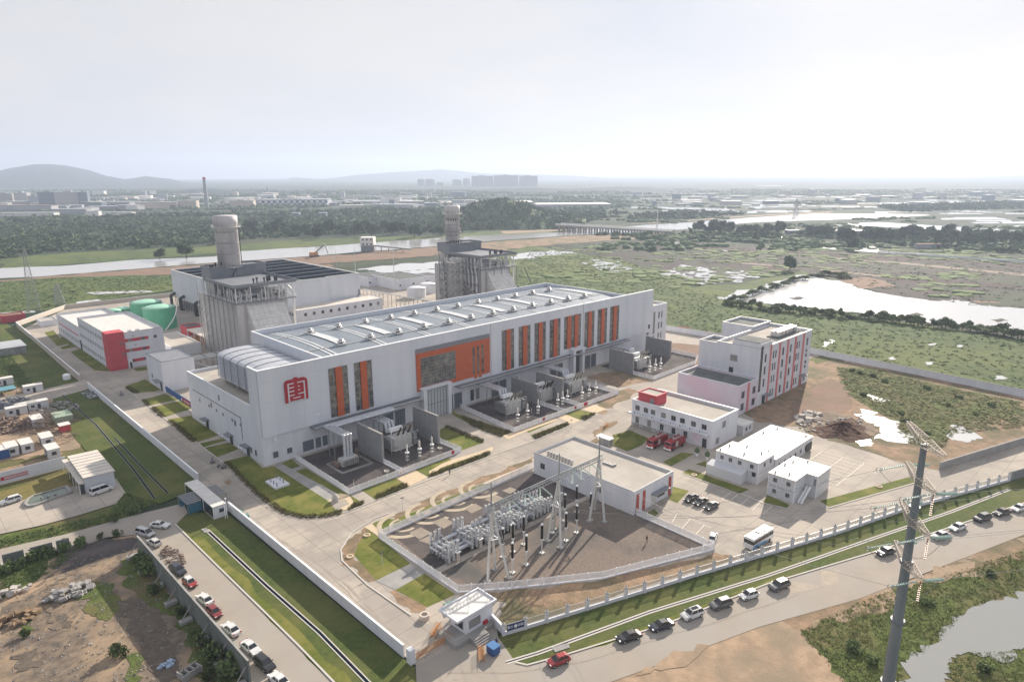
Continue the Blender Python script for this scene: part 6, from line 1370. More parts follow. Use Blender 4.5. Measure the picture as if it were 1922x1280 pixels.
def car(kind, colour, label, px, py, rz, roofcol=None, sunroof=False, zoff=0):
    d = TYPES[kind]; key = (kind, colour, roofcol, sunroof)
    if key not in CARP:
        t = thing('parked_car' if kind != 'van' else 'parked_van', 'car', 'car' if kind not in ('suv','van','mpv') else kind.upper() if kind == 'suv' else 'van')
        hw = d['W']/2; loft([ring(x,zb,zt,hw*(1 if abs(x) < d['L']*.42 else .93),hw*.86) for x,zb,zt in d['body']]).build('body', paint(colour), t, smooth=False)
        xb0,xf0,xb1,xf1 = d['cab']; bz = d['belt']-.04; H = d['H']; s = MB()
        bot = [(xb0,-hw*.84,bz),(xf0,-hw*.84,bz),(xf0,hw*.84,bz),(xb0,hw*.84,bz)]; top = [(xb1,-hw*.66,H-.06),(xf1,-hw*.66,H-.06),(xf1,hw*.66,H-.06),(xb1,hw*.66,H-.06)]
        s.add(bot+top, [(0,1,5,4),(1,2,6,5),(2,3,7,6),(3,0,4,7),(4,5,6,7)]); s.build('windows', carglass, t)
        s = MB(); e = .05; s.add([(xb1-e,-hw*.69,H-.09),(xf1+e,-hw*.69,H-.09),(xf1+e,hw*.69,H-.09),(xb1-e,hw*.69,H-.09),(xb1+.15,-hw*.58,H),(xf1-.1,-hw*.58,H),(xf1-.1,hw*.58,H),(xb1+.15,hw*.58,H)],[(3,2,1,0),(4,5,6,7),(0,1,5,4),(1,2,6,5),(2,3,7,6),(3,0,4,7)])
        for sy in (-1,1):
            for xa,xc in ((xb0+.02,xb1),(xf0-.02,xf1),((xb0+xf0)/2-.1,(xb1+xf1)/2)): s.bar((xa,sy*hw*.85,bz),(xc,sy*hw*.67,H-.07),.09)
        s.build('roof', paint(roofcol or colour), t)
        if sunroof: MB().box(xb1+.5,-hw*.45,H+.001,xf1-.15,hw*.45,H+.012).build('sunroof', carglass, t)
        for sx in (-1,1):
            for sy in (-1,1):
                x = sx*d['wb']; o_ = MB().cyl((x,sy*(hw-.22),d['r']),(x,sy*(hw+.01),d['r']),d['r'],n=16).build('wheel', M['black'], t)
                MB().cyl((x,sy*(hw+.011),d['r']),(x,sy*(hw+.025),d['r']),d['r']*.6,n=12).build('rim', M['vent'], o_)
        fx = d['L']/2; fb = d['body']
        for sy in (-1,1):
            MB().obox((fx-.16,sy*hw*.68,.66),.24,.36,.15,sy*-.15).build('headlight', M['trim'], t)
            MB().obox((-fx+.10,sy*hw*.70,.82),.18,.3,.16,0).build('tail_light', M['bannerred'], t)
            MB().obox(((xf0-.25),sy*(hw+.06),d['belt']+.05),.14,.2,.12,0).build('mirror', paint(colour), t)
        MB().box(fx-.06,-.45,.42,fx+.004,.45,.58).build('grille', M['dark'], t)
        CARP[key] = Proto(t)
    a = P(px,py) if px is not None else py
    return CARP[key].put((a.x,a.y,.02+zoff), rz, label)
CARP = {}
rd = math.atan2(*(lambda v:(v.y,v.x))(P(1600,1050)-P(1200,1181)))   # direction of the public road
Rb = rd+math.pi
row = [('hatch','red','small red hatchback nearest the gate on the public road',1048,1244),('sedan','black','black saloon second in the roadside row, behind the red hatchback',1180,1199),('sedan','navy','dark blue-black saloon third in the roadside row',1241,1178),
 ('suv','white','white car with a dark sunroof fourth in the roadside row',1299,1157),('suv','grey','dark grey SUV fifth in the roadside row',1353,1138),('hatch','white','white crossover sixth in the roadside row',1405,1121),
 ('suv','grey','dark grey SUV seventh in the roadside row, last before the gap',1462,1103),('sedan','black','black saloon parked just left of the tall pole',1662,1039),('sedan','silver','silver car seen right beside the tall pole behind its insulators',1765,1009),
 ('sedan','white','white car just right of the tall pole',1797,993),('suv','navy','dark blue SUV between the two white cars far along the road',1843,976),('sedan','black','black saloon close behind the last white car on the road',1880,965),('sedan','white','white car at the right edge of the photo on the public road',1912,957)]
for i, (k, c, lb, px, py) in enumerate(row): car(k, c, lb, px, py, Rb+(.04 if i % 3 == 0 else -.03)*(i%2 or 1), sunroof=(i == 3))
S_ = R(-90)
lft = [('sedan','white','white saloon alone on the road junction at the left',300,989,R(-52)),('mpv','silver','silver people carrier by the end of the tall panel wall',273,1004,R(-68)),('hatch','greywhite','pale grey hatchback close behind the silver people carrier',290,1022,R(100)),
 ('suv','navy','dark blue-black SUV parked by the tall panel wall',334,1074,R(-82)),('hatch','red','red hatchback with a white roof by the tall panel wall',357,1097,R(-84)),('sedan','white','white saloon between the two red cars by the panel wall',385,1129,R(96)),
 ('hatch','dkred','dark red hatchback between two white saloons by the panel wall',403,1153,R(-86)),('sedan','white','white saloon with a dark rear window below the second red car',434,1185,R(96)),('sedan','white','white saloon just above the black SUV at the bottom left',471,1220,R(-84)),
 ('suv','black','black SUV between two white cars near the bottom edge',497,1250,R(-84)),('sedan','white','white car cut by the bottom edge of the photo',524,1281,R(94))]
for k, c, lb, px, py, rz in lft: car(k, c, lb, px, py, rz, roofcol='white' if 'white roof' in lb else None)
car('suv','white','white car facing away in the left compound beside the ornamental pool',21,943,R(185)); car('van','white','long white minibus parked in front of the pale compound shed',191,924,R(10))
for i, (px, py) in enumerate(((1297,938),(1315,945),(1335,953))): car('sedan','black',['black saloon nearest the relay building in the row of three','black saloon in the middle of the row of three','black saloon at the right of the row of three'][i],px,py,R(178))
car('hatch','white','small white hatchback with dark rear window parked near the corner of the switchyard fence',1338,1012,R(22))
# bus
a = P(1428,1022); t = thing('coach', 'white coach with a blue wave on its side parked behind the boundary fence', 'bus', (0,0,0), 0)
L_, W_, H_b = 8.3, 2.4, 3.0
bw_ = mat('coach_white',(0.66,0.66,0.67),.3,coat=.5)
s = MB(); s.box(-L_/2,-W_/2,.4,L_/2,W_/2,1.55).box(-L_/2,-W_/2+.06,2.45,L_/2-.3,W_/2-.06,H_b-.12).box(-L_/2+.1,-W_/2+.2,H_b-.12,L_/2-.5,W_/2-.2,H_b); s.build('body', bw_, t)
MB().add([(-L_/2+.05,-W_/2+.04,1.55),(L_/2-.02,-W_/2+.04,1.55),(L_/2-.02,W_/2-.04,1.55),(-L_/2+.05,W_/2-.04,1.55),(-L_/2+.05,-W_/2+.06,2.45),(L_/2-.32,-W_/2+.06,2.45),(L_/2-.32,W_/2-.06,2.45),(-L_/2+.05,W_/2-.06,2.45)],[(0,1,5,4),(1,2,6,5),(2,3,7,6),(3,0,4,7)]).build('windows', carglass, t)
s = MB()
for k in range(1,6):
    for sy in (-1,1): x = -L_/2+L_*k/6; s.box(x-.05,sy*(W_/2-.05)-.02,1.55,x+.05,sy*(W_/2-.05)+.02,2.45)
s.build('pillar', M['dark'], t); s = MB(); pts_ = [(-L_/2,.45),(1.2,.45),(2.2,.75),(1.2,1.0),(-.2,1.25),(-2,1.35),(-L_/2,1.35)]
for sy in (-1,1): s.add([(p[0],sy*(W_/2+.012),p[1]) for p in pts_],[tuple(range(len(pts_)))])
s.build('blue_wave', mat('coach_blue',(0.03,0.17,0.36),.35), t); s = MB(); pts_ = [(-2.4,.8),(-1.0,1.12),(1.4,1.02),(-1.0,1.02),(-2.3,.72)]
for sy in (-1,1): s.add([(p[0],sy*(W_/2+.018),p[1]) for p in pts_],[tuple(range(len(pts_)))])
s.build('white_line', M['trim'], t)
MB().box(-.8,-.7,H_b,2.3,.7,H_b+.22).build('roof_air_unit', bw_, t); MB().box(-2.8,-.35,H_b,-2.1,.35,H_b+.08).build('roof_hatch', M['mullion'], t)
for sx in (-2.3,2.5):
    for sy in (-1,1): MB().cyl((sx,sy*(W_/2-.25),.45),(sx,sy*(W_/2+.025),.45),.45,n=16).build('wheel', M['black'], t)
MB().bar((L_/2-.2,W_/2,2.6),(L_/2+.5,W_/2+.3,2.3),.07).box(L_/2+.42,W_/2+.2,1.9,L_/2+.56,W_/2+.45,2.35).build('mirror', M['dark'], t)
t.location = (a.x,a.y+.6,.02); t.rotation_euler = (0,0,R(-5))
# fire engines, front toward -X
ft = thing('fire_engine', 'fire engine', 'fire engine'); fr_ = mat('fire_red',(0.26,0.012,0.018),.35,coat=.4)
s = MB(); s.box(1.6,-1.2,.55,4.0,1.2,1.55); s.add([(1.6,-1.2,1.55),(4.0,-1.2,1.55),(4.0,1.2,1.55),(1.6,1.2,1.55),(1.6,-1.12,2.85),(3.75,-1.12,2.85),(3.75,1.12,2.85),(1.6,1.12,2.85)],[(4,5,6,7),(0,1,5,4),(1,2,6,5),(2,3,7,6),(3,0,4,7)]); s.build('cab', fr_, ft)
s = MB(); s.box(-4.0,-1.22,.75,1.5,1.22,2.7).box(-3.9,-1.1,2.7,1.4,-.95,3.0).box(-3.9,.95,2.7,1.4,1.1,3.0); s.build('body', fr_, ft)
s = MB(); s.box(4.0-.24,-1.0,1.7,4.0-.06,1.0,2.55); s.box(1.9,-1.24,1.65,3.5,-1.13,2.5).box(1.9,1.13,1.65,3.5,1.24,2.5); s.build('windscreen', carglass, ft)
s = MB()
for sy in (-1,1): s.box(.2,sy*1.225-.015,1.0,1.35,sy*1.225+.015,2.6)
s.box(-4.03,-1.0,.9,-4.0,1.0,2.5); s.build('shutter', M['steelpale'], ft)
s = MB(); s.box(2.3,-.9,2.86,2.7,.9,3.06); s.build('light_bar', M['bannerred'], ft)
s = MB(); s.bar((-3.9,.5,3.1),(1.4,.5,3.1),.08).bar((-3.9,-.1,3.1),(1.4,-.1,3.1),.08)
for k in range(12): s.bar((-3.7+k*.45,-.1,3.1),(-3.7+k*.45,.5,3.1),.06)
s.cyl((0,-.6,2.7),(0,-.6,3.2),.2,n=8); s.build('ladder', M['steelpale'], ft)
for sx in (-2.4,2.7):
    for sy in (-1,1): MB().cyl((sx,sy*.95,.52),(sx,sy*1.24,.52),.52,n=14).build('wheel', M['black'], ft)
for sy in (-1,1): MB().box(3.98,sy*.85-.2,.85,4.03,sy*.85+.2,1.1).build('headlight', M['trim'], ft)
MB().box(3.9,-1.25,.45,4.12,1.25,.8).build('bumper', M['trim'], ft)
FE = Proto(ft)
for px, py, lb in ((1229,838,'left one of two red fire engines parked nose out by the canteen'),(1262,842,'right one of two red fire engines parked nose out by the canteen')):
    a = P(px,py); FE.put((a.x+1.2,a.y,.02), R(180), lb, 'fire engines')
# motor tricycles
tk = thing('motor_tricycle', 'trike', 'tricycle')
s = MB(); s.box(-1.3,-.5,.5,.2,.5,.6).box(-1.3,-.5,.6,-1.24,.5,.95).box(-1.24,-.5,.6,.2,-.45,.95).box(-1.24,.45,.6,.2,.5,.95).box(.3,-.2,.4,.9,.2,.8); s.build('cargo_bed', M['mullion'], tk)
s = MB(); s.bar((.9,0,.5),(1.25,0,1.15),.09).bar((1.2,-.35,1.15),(1.2,.35,1.15),.06).box(.3,-.17,.8,.8,.17,.92); s.build('handlebar', M['dark'], tk)
for x, y in ((-.8,-.58),(-.8,.58),(1.2,0)): MB().cyl((x,y-.06,.28),(x,y+.06,.28),.28,n=12).build('wheel', M['black'], tk)
TK = Proto(tk)
for px, py, rz, lb in ((228,741,80,'dark motor tricycle alone on the shaded road fork by the small white block'),(399,867,70,'left motor tricycle parked on the shaded road edge by the annexe lawns'),(416,878,120,'right motor tricycle parked on the shaded road edge by the annexe lawns')):
    a = P(px,py); TK.put((a.x,a.y,0.02), R(rz), lb, 'motor tricycles')
# people (small, walking)
def person(px, py, rz, label, top=(0.10,0.10,0.12), z=0, sit=False):
    a = P(px,py); me = bpy.data.meshes.new('person'); bm = bmesh.new()
    j = [(0,0,.92),(0,0,1.15),(0,0,1.42),(0,0,1.52),(0,.02,1.66),(0,.10,.88),(.12,.11,.48),(.05,.11,.06),(.20,.11,.03),(0,-.10,.88),(.02,-.11,.47),(-.22,-.11,.10),(-.10,-.11,.03),(0,.20,1.40),(-.06,.26,1.12),(.06,.26,.88),(0,-.20,1.40),(.08,-.26,1.12),(.16,-.24,.90)]
    e = [(0,1),(1,2),(2,3),(3,4),(0,5),(5,6),(6,7),(7,8),(0,9),(9,10),(10,11),(11,12),(2,13),(13,14),(14,15),(2,16),(16,17),(17,18)]
    rad = [.14,.15,.15,.06,.11,.10,.07,.05,.045,.10,.07,.05,.045,.06,.048,.038,.06,.048,.038]
    vs = [bm.verts.new(v) for v in j]
    for p_, q in e: bm.edges.new((vs[p_],vs[q]))
    bm.to_mesh(me); bm.free(); o = bpy.data.objects.new('person', me); COL.objects.link(o)
    md = o.modifiers.new('skin','SKIN')
    for i, v in enumerate(me.skin_vertices[0].data): v.radius = (rad[i],rad[i]*.85); v.use_root = (i == 0)
    o.modifiers.new('sub','SUBSURF').levels = 1; o.modifiers['sub'].render_levels = 2
    me.materials.append(mat('clothing_%d' % int(top[0]*1000+top[2]*100), top, .8)); o.location = (a.x,a.y,z+.03); o.rotation_euler = (0,0,rz)
    hb = MB().lathe((0.01,.02,1.60),[(.05,0),(.095,.05),(.10,.12),(.07,.19),(.02,.22)],10).build('hair', M['black']); hb.parent = o
    fb_ = MB().obox((.085,.02,1.66),.06,.13,.14,0).build('face', M['skin']); fb_.parent = o
    tag(o, label, 'person'); return o
person(844,892,R(10),'person in dark clothes walking along the main inner road'); person(1214,1018,R(60),'person in dark clothes standing on the brown switchyard gravel', (0.10,0.05,0.03))
person(870,1179,R(-120),'person in dark clothes on the gatehouse steps', z=.9); person(932,1213,R(200),'person in dark blue beside the gatehouse plinth', (0.03,0.04,0.10))
person(1347,866,R(180),'person in dark clothes at the canteen door')

# ================================================================ MONOPOLE PYLON
PX_, PY_, PH = 94.9, 21.8, 46.0
t = thing('power_pylon', 'tall steel monopole pylon with four crossarms rising past the right side', 'pylon', (PX_,PY_,0))
def prr(z): return .38+(PH-z)/PH*.58
s = MB()
zz = [0,10,20,29,37,PH]
for a_, b__ in zip(zz, zz[1:]): s.cyl((PX_,PY_,a_),(PX_,PY_,b__),prr(a_),prr(b__),n=12,cap=False)
s.cyl((PX_,PY_,PH-.05),(PX_,PY_,PH),.45,n=12); s.build('shaft', mat('pylon_steel',(0.24,0.26,0.265),.6,(0.17,0.19,0.20),.35,vscale=(1,1,.2)), t)
s = MB()
for z in zz[1:-1]: s.cyl((PX_,PY_,z-.25),(PX_,PY_,z+.25),prr(z)+.2,n=16)
s.build('flange', M['mullion'], t)
adir = None
tl, tr = P(1707,801,PH), P(1775,866,PH); adir = (tr-tl).normalized(); half = (tr-tl).length/2
perp = Vector((-adir.y, adir.x, 0))
def arm(z, hl, hr, nm='crossarm'):
    s = MB(); c = Vector((PX_,PY_,z))
    for sg, hh in ((-1,hl),(1,hr)):
        tip = c+adir*sg*hh+Vector((0,0,.9)); r_ = .6
        st = [c+adir*sg*.4+perp*r_, c+adir*sg*.4-perp*r_, c+adir*sg*.4+perp*r_+Vector((0,0,1.1)), c+adir*sg*.4-perp*r_+Vector((0,0,1.1))]
        en = [tip+perp*.22, tip-perp*.22, tip+perp*.22+Vector((0,0,.35)), tip-perp*.22+Vector((0,0,.35))]
        for a_, b__ in zip(st, en): s.bar(a_, b__, .09)
        k = 7
        for i in range(k):
            f0, f1 = i/k, (i+1)/k
            for p_, q in ((0,1),(0,2),(1,3),(2,3)): s.bar(st[p_].lerp(en[p_],f0), st[q].lerp(en[q],f1), .05); s.bar(st[p_].lerp(en[p_],f1), st[q].lerp(en[q],f1), .05)
    s.build(nm, M['cream'], t)
arms = [(PH,half,half),(PH-5.2,4.2,4.6),(PH-11.0,4.4,5.0),(PH-17.2,4.4,4.8)]
for z, a_, b__ in arms: arm(z-.3, a_, b__)
wd1 = (P(600,1010)-P(1700,955)); wd1 = Vector((wd1.x,wd1.y,0)).normalized()
wd2 = (P(1922,900)-P(1740,935)); wd2 = Vector((wd2.x,wd2.y,0)).normalized()
ends = []
for z, hl, hr in arms[1:]:
    for sg, hh in ((-1,hl),(1,hr)):
        tip = Vector((PX_,PY_,z+.4))+adir*sg*hh
        e1 = tip+wd1*4.0+Vector((0,0,-.5)); e2 = tip+wd2*3.4+Vector((0,0,-.4)); string(t, tip+wd1*.5, e1, .12); string(t, tip+wd2*.4, e2, .13); string(t, tip+wd2*.4+perp*.5, e2+perp*.5, .13)
        s = MB(); q = [e1.lerp(e2,k/10)+Vector((0,0,-2.6*math.sin(math.pi*k/10))) for k in range(11)]; s.path(q,.03,5); s.build('jumper', M['steel'], t)
        s = MB(); rc = e1
        for k in range(10): a0, a1 = 2*math.pi*k/10, 2*math.pi*(k+1)/10; s.bar(rc+perp*.35*math.cos(a0)+Vector((0,0,.35*math.sin(a0))), rc+perp*.35*math.cos(a1)+Vector((0,0,.35*math.sin(a1))), .05)
        s.build('corona_ring', M['mullion'], t); ends.append((e1,e2))
        if sg == 1: string(t, tip, tip+Vector((0,0,-3)), .1, m=mat('brown_insulator',(0.28,0.10,0.06),.4))
s = MB()
for k in range(int(PH/.5)): z = k*.5; s.bar(Vector((PX_,PY_,z))+adir*prr(z), Vector((PX_,PY_,z))+adir*(prr(z)+.3), .05)
s.build('step_bolts', M['mullion'], t)
gan = [Vector((x,GY-3.4,BZ-.9)) for x in (88,92.5,97,107.5,110.5,113.5)]
for i, (e1,e2) in enumerate(ends):
    s = MB(); g_ = gan[i]; q = [e1.lerp(g_,k/24)+Vector((0,0,-3.0*math.sin(math.pi*k/24))) for k in range(25)]; s.path(q,.022,5)
    tag(s.build('power_line', M['steel']), 'thin power line from the pylon to the gantry, string %s from the top' % ORD[i], 'cable', 'power lines')
    s = MB(); far = e2+wd2*160+Vector((0,0,-5)); q = [e2.lerp(far,k/16)+Vector((0,0,-4*math.sin(math.pi*k/16))) for k in range(17)]; s.path(q,.022,5)
    tag(s.build('power_line', M['steel']), 'thin power line leaving the pylon to the right, string %s from the top' % ORD[i], 'cable', 'power lines')
# ================================================================ TALL PRECAST PANEL WALL, BOTTOM LEFT
a, b_ = P(257,1005,4.6), P(466,1240,4.6); a.z = b_.z = 0; d = b_-a; ang = math.atan2(d.y,d.x); u = d.normalized(); L_ = d.length; nn_ = Vector((-u.y,u.x,0))
if nn_.x > 0: nn_ = -nn_
t = thing('panel_wall', 'tall grey precast panel wall with propped footings along the left road', 'wall', a)
for k in range(7):
    c = a+u*(L_*(k+.5)/7); o_ = MB().obox(c+Vector((0,0,2.3)), L_/7-.08, .28, 4.6, ang).build('panel', M['panel'], t)
    MB().obox(c+Vector((0,0,4.64)), L_/7-.08, .34, .08, ang).build('panel_top', M['conc2'], o_)
for k in range(8):
    c = a+u*(L_*k/7*.98+.3)+nn_*1.0; s = MB(); s.obox(c+nn_*.5+Vector((0,0,.35)), 1.2, 2.2, .7, ang); s.bar(c+nn_*1.2+Vector((0,0,.7)), c-nn_*.8+Vector((0,0,3.2)), .18); s.build('footing', M['conc2'], t)
a2, b2 = P(0,1045), P(140,1010)
t = thing('panel_screen', 'row of dark framed panels in a white low wall by the left road', 'wall', (*PXY(8,1060),0))
p0, p1 = Vector((*PXY(0,1064),0)), Vector((*PXY(135,1028),0)); ang2 = math.atan2((p1-p0).y,(p1-p0).x); u2 = (p1-p0).normalized(); n2 = Vector((u2.y,-u2.x,0))
MB().obox((p0+p1)/2+Vector((0,0,.3)), (p1-p0).length, .5, .6, ang2).build('base', M['render'], t)
for f0, f1 in ((.05,.34),(.43,.74),(.79,.98)):
    c = p0.lerp(p1,(f0+f1)/2); w_ = (p1-p0).length*(f1-f0); o_ = MB().obox(c+Vector((0,0,1.6)), w_, .12, 2.0, ang2).build('frame', M['mullion'], t); MB().obox(c+n2*.07+Vector((0,0,1.6)), w_-.3, .05, 1.7, ang2).build('mesh_panel', M['panel'], o_)

# ================================================================ CONSTRUCTION CAMP (LEFT)
cbx = thing('cabin', 'cabin', 'cabin')
MB().box(-1.5,-3,0,1.5,3,2.7).build('wall', M['containY'], cbx); MB().box(-1.6,-3.1,2.7,1.6,3.1,2.85).build('roof', M['roofwhite'], cbx)
f = MB(); f.box(-.6,-3.08,1.0,.6,-3.0,2.0); f.build('window', M['glass'], cbx); MB().box(-1.58,-.6,0,-1.5,.3,2.0).build('door', M['dark'], cbx); MB().box(-1.58,1.2,1.0,-1.5,2.2,1.9).build('window', M['glass'], cbx)
CB = Proto(cbx)
cabs = [((70,795,0),'white cabin at the left end of the pair beside the wire heaps'),((99,852,0),'white cabin just above the white slogan wall, nearer one'),((88,830,0),'white cabin tucked behind the one above the slogan wall'),((22,848,0),'white cabin next to the blue one at the left edge'),((50,842,0),'grey white cabin between the blue cabin and the two corner cabins'),
        ((32,775,90),'long white cabin with dark doors, left part'),((50,768,90),'long white cabin with dark doors, middle part'),((72,764,90),'white cabin with bluish roof at the right end of the door cabins'),((63,733,90),'large white container box beside the camp track'),((8,720,90),'small white hut at the left edge above the blue tarp')]
for (px,py,r_), lb in cabs:
    a = P(px,py+2); CB.put((a.x,a.y,0), R(r_), lb, 'white cabins in the left camp')
a = P(5,856); t = thing('blue_cabin', 'blue cabin with white roof at the left edge', 'cabin', (a.x,a.y,0)); MB().box(a.x-1.5,a.y-2.5,0,a.x+1.5,a.y+2.5,2.6).build('wall', M['blue'], t); MB().box(a.x-1.6,a.y-2.6,2.6,a.x+1.6,a.y+2.6,2.75).build('roof', M['roofwhite'], t)
# cream shed
q0, q1, q2 = P(160,922,0), P(215,905,0), P(150,925,0)
bx0, by0 = P(158,922).x, P(158,922).y
rr0, rr1 = P(130,855,4.2), P(180,845,4.2)
t = thing('camp_shed', 'large pale camp shed with cream ribbed roof and a dark doorway', 'shed', (bx0,by0,0)); SH = 4.3
e0 = P(158,897,SH); e1 = P(213,884,SH); e2 = P(129,857,SH)
ux = Vector((e1.x-e0.x,e1.y-e0.y,0)); uy = Vector((e2.x-e0.x,e2.y-e0.y,0)); o0 = Vector((e0.x,e0.y,0))
def quadbox(o0, ux, uy, z0, z1):
    s = MB(); c = [o0, o0+ux, o0+ux+uy, o0+uy]; s.prism([(p.x,p.y) for p in c], z0, z1); return s
quadbox(o0, ux, uy, 0, SH).build('wall', M['contain'], t)
ue = ux.normalized()*.3; ve = uy.normalized()*.3
quadbox(o0-ue-ve, ux+2*ue, uy+2*ve, SH+.002, SH+.16).build('roof', M['polyroof'], t)
s = MB()
for k in range(1,8): c = o0+uy*k/8; s.bar(Vector((c.x,c.y,SH+.2))-ue, Vector((c.x,c.y,SH+.2))+ux+ue, .08)
s.build('roof_rib', M['mullion'], t)
quadbox(o0-ux*.22, ux*.2, uy*1.12, 2.9, 3.05).build('side_canopy', M['polyroof'], t); s = MB()
for k in range(6):
    c = o0-ux*.21+uy*(k*.22); s.bar((c.x,c.y,0),(c.x,c.y,2.9),.14)
s.build('canopy_post', M['trim'], t); quadbox(o0-ux*.17-uy*.004, ux*.13, uy*.003, .1, 2.7).build('dark_door', M['dark'], t)
# slogan wall
s0, s1 = Vector((*PXY(-20,915),0)), Vector((*PXY(125,877),0)); ang3 = math.atan2((s1-s0).y,(s1-s0).x); u3 = (s1-s0).normalized(); n3 = Vector((u3.y,-u3.x,0))
t = thing('slogan_wall', 'pale blue-white screen wall carrying a red slogan banner in the left camp', 'wall', s0); MB().obox((s0+s1)/2+Vector((0,0,1.7)), (s1-s0).length, .15, 3.4, ang3).build('panel', M['render'], t)
t = thing('slogan_banner', 'long red banner with pale lettering on the pale camp screen wall', 'banner', s0)
ba = s0; bl = (s1-s0).length*.5; MB().obox(ba+u3*bl/2+n3*.12+Vector((0,0,1.5)), bl, .06, .95, ang3).build('cloth', M['bannerred'], t); s = MB()
for k in range(13):
    c = ba+u3*(bl*(k+.5)/13)+n3*.17+Vector((0,0,1.5))
    if k == 4: continue
    for dx in (-.25,0,.25): s.obox(c+u3*dx, .07, .02, .55, ang3)
    for dz in (-.22,0,.22): s.obox(c+Vector((0,0,dz))+n3*.005, .55, .02, .07, ang3)
s.build('lettering', M['trim'], t)
# ornamental pool
t = thing('ornamental_pool', 'long round ended ornamental pool with pale rim in the left compound', 'pool', (*PXY(90,940),0))
rim = [PXY(*p) for p in ((45,948),(52,938),(62,932),(95,923),(128,913),(137,925),(100,938),(68,950),(52,953))]; cxy = Vector((sum(p[0] for p in rim)/9, sum(p[1] for p in rim)/9)); inn = [tuple(cxy+(Vector(p)-cxy)*.86) for p in rim]
s = MB(); n = len(rim); vs = [(p[0],p[1],z) for z in (0,.55) for p in rim]+[(p[0],p[1],z) for z in (.55,0.1) for p in inn]
s.add(vs, [((i+1)%n,i,n+i,n+(i+1)%n) for i in range(n)]+[(n+(i+1)%n,n+i,2*n+i,2*n+(i+1)%n) for i in range(n)]+[(2*n+(i+1)%n,2*n+i,3*n+i,3*n+(i+1)%n) for i in range(n)]); s.build('rim', M['conc2'], t)
s = MB(); s.poly([(p[0],p[1],.32) for p in inn]); s.build('water', M['poolgreen'], t)
for fx in (.35,.5,.68):
    a = Vector(inn[0]).lerp(Vector(inn[5]), fx); MB().lathe((a.x,a.y,.2),[(.35,0),(.2,.3),(.3,.6),(.1,.9)],8).build('fountain_rock', M['mullion'], t)
# heaps of material
def heap(name, label, px, py, rx, ry, h, m, n=120, size=(.3,1.0), cat='heap', thin=False, seed=1):
    rr = random.Random(seed); a = P(px,py); s = MB()
    for k in range(n):
        r_ = math.sqrt(rr.random()); th = rr.uniform(0,6.28); x = a.x+r_*rx*math.cos(th); y = a.y+r_*ry*math.sin(th); z = rr.random()*h*(1-r_**2)
        sz = rr.uniform(*size)
        if thin: dv = Vector((rr.gauss(0,1),rr.gauss(0,1),rr.gauss(0,.4))).normalized()*sz; s.bar((x,y,z+.1), Vector((x,y,z+.1))+dv, .12)
        else: s.obox((x,y,z+sz*.2), sz, sz*rr.uniform(.4,1), sz*rr.uniform(.2,.6), rr.uniform(0,3), rr.uniform(-.4,.4))
    return tag(s.build(name, m), label, cat)
heap('scrap_heap','tangled brown grey heap of rebar cages in the left camp',88,795,9,10,3.2,M['rebar'],520,(.8,2.6),thin=True,seed=2)
heap('scrap_heap','pale scattered scrap pile behind the rebar cages',104,768,7,9,1.3,M['conc2'],190,(.25,.9),seed=3)
heap('scrap_heap','low dark scrap pile beside the small red roofed stall',108,822,6,7,1.2,M['rebar'],140,(.4,1.6),thin=True,seed=4)
heap('pipe_stack','bundle of wrapped pale goods against the left end of the road wall',172,742,2.5,6,1.0,M['steel'],60,(.5,1.3),seed=5)
heap('scrap_heap','jumbled pale machinery pile at the left edge of the camp',8,800,9,9,1.8,M['rebar'],260,(.3,1.3),seed=12)
heap('scrap_heap','heap of grey machinery at the left edge near the blue tarp',2,760,9,7,1.6,M['mullion'],200,(.3,1.3),seed=13)
heap('debris_pile','scattered white broken slabs by the muddy mound',1540,800,9,6,.5,M['debris'],110,(.2,.9),seed=6)
heap('debris_pile','white broken slabs strewn along the puddle edge',1590,793,10,5,.5,M['debris'],80,(.2,.9),seed=7)
heap('debris_pile','long white slab and fragments at the left of the muddy mound',1515,785,7,3,.5,M['debris'],50,(.4,2.2),seed=8)
a = P(1582,808); s = MB(); rr = random.Random(9); nr, na = 9, 30; vs = []
for i in range(nr+1):
    r_ = i/nr
    for k in range(na):
        th = 2*math.pi*k/na; e_r = 1+.16*math.sin(3*th+1)+.10*math.sin(7*th)
        vs.append((a.x+r_*11*e_r*math.cos(th), a.y+r_*7.5*e_r*math.sin(th), max(.02,(1-r_)**1.1*2.6*(1+rr.uniform(-.25,.25))+.02)))
s.add(vs, [(i*na+k,(i+1)*na+k,(i+1)*na+(k+1)%na,i*na+(k+1)%na) for i in range(nr) for k in range(na)])
tag(s.build('earth_mound', mat('dark_red_earth',(0.13,0.075,0.055),.95,(0.075,0.045,0.035),.6,9,bump=1,bscale=2,dist=.4)), 'dark reddish earth mound beside the puddle', 'mound')
heap('wood_pile','dark scrap and planting pots between the panel wall and the parked cars',325,1045,1.6,6,.8,M['rebar'],90,(.2,.7),seed=10)
heap('stone_pile','grey broken concrete heap on the rubble ground by the dirt track',128,1115,4.5,2.5,1.3,M['conc2'],60,(.4,1.4),seed=11)
heap('stone_pile','pale boulders on the green slope at the left edge',28,1112,3.5,1.6,.9,M['debris'],16,(.7,1.6),seed=14)
heap('stone_pile','rough brown boulders low at the left edge',30,1165,3.5,2.2,1.2,M['soil'],26,(.6,1.6),seed=15)
heap('rubbish','crumpled blue and white plastic sheet near the bottom left',313,1248,1.3,.8,.4,mat('plastic_sheet',(0.30,0.38,0.50),.4),30,(.3,.8),seed=16)
a = P(357,1266); t = thing('concrete_block', 'hollow concrete block with square cells at the bottom left', 'block', (a.x,a.y,0)); s = MB()
for k in range(4): s.obox((a.x-1.5+k*1.0,a.y,.6), .2, 1.6, 1.2, .3)
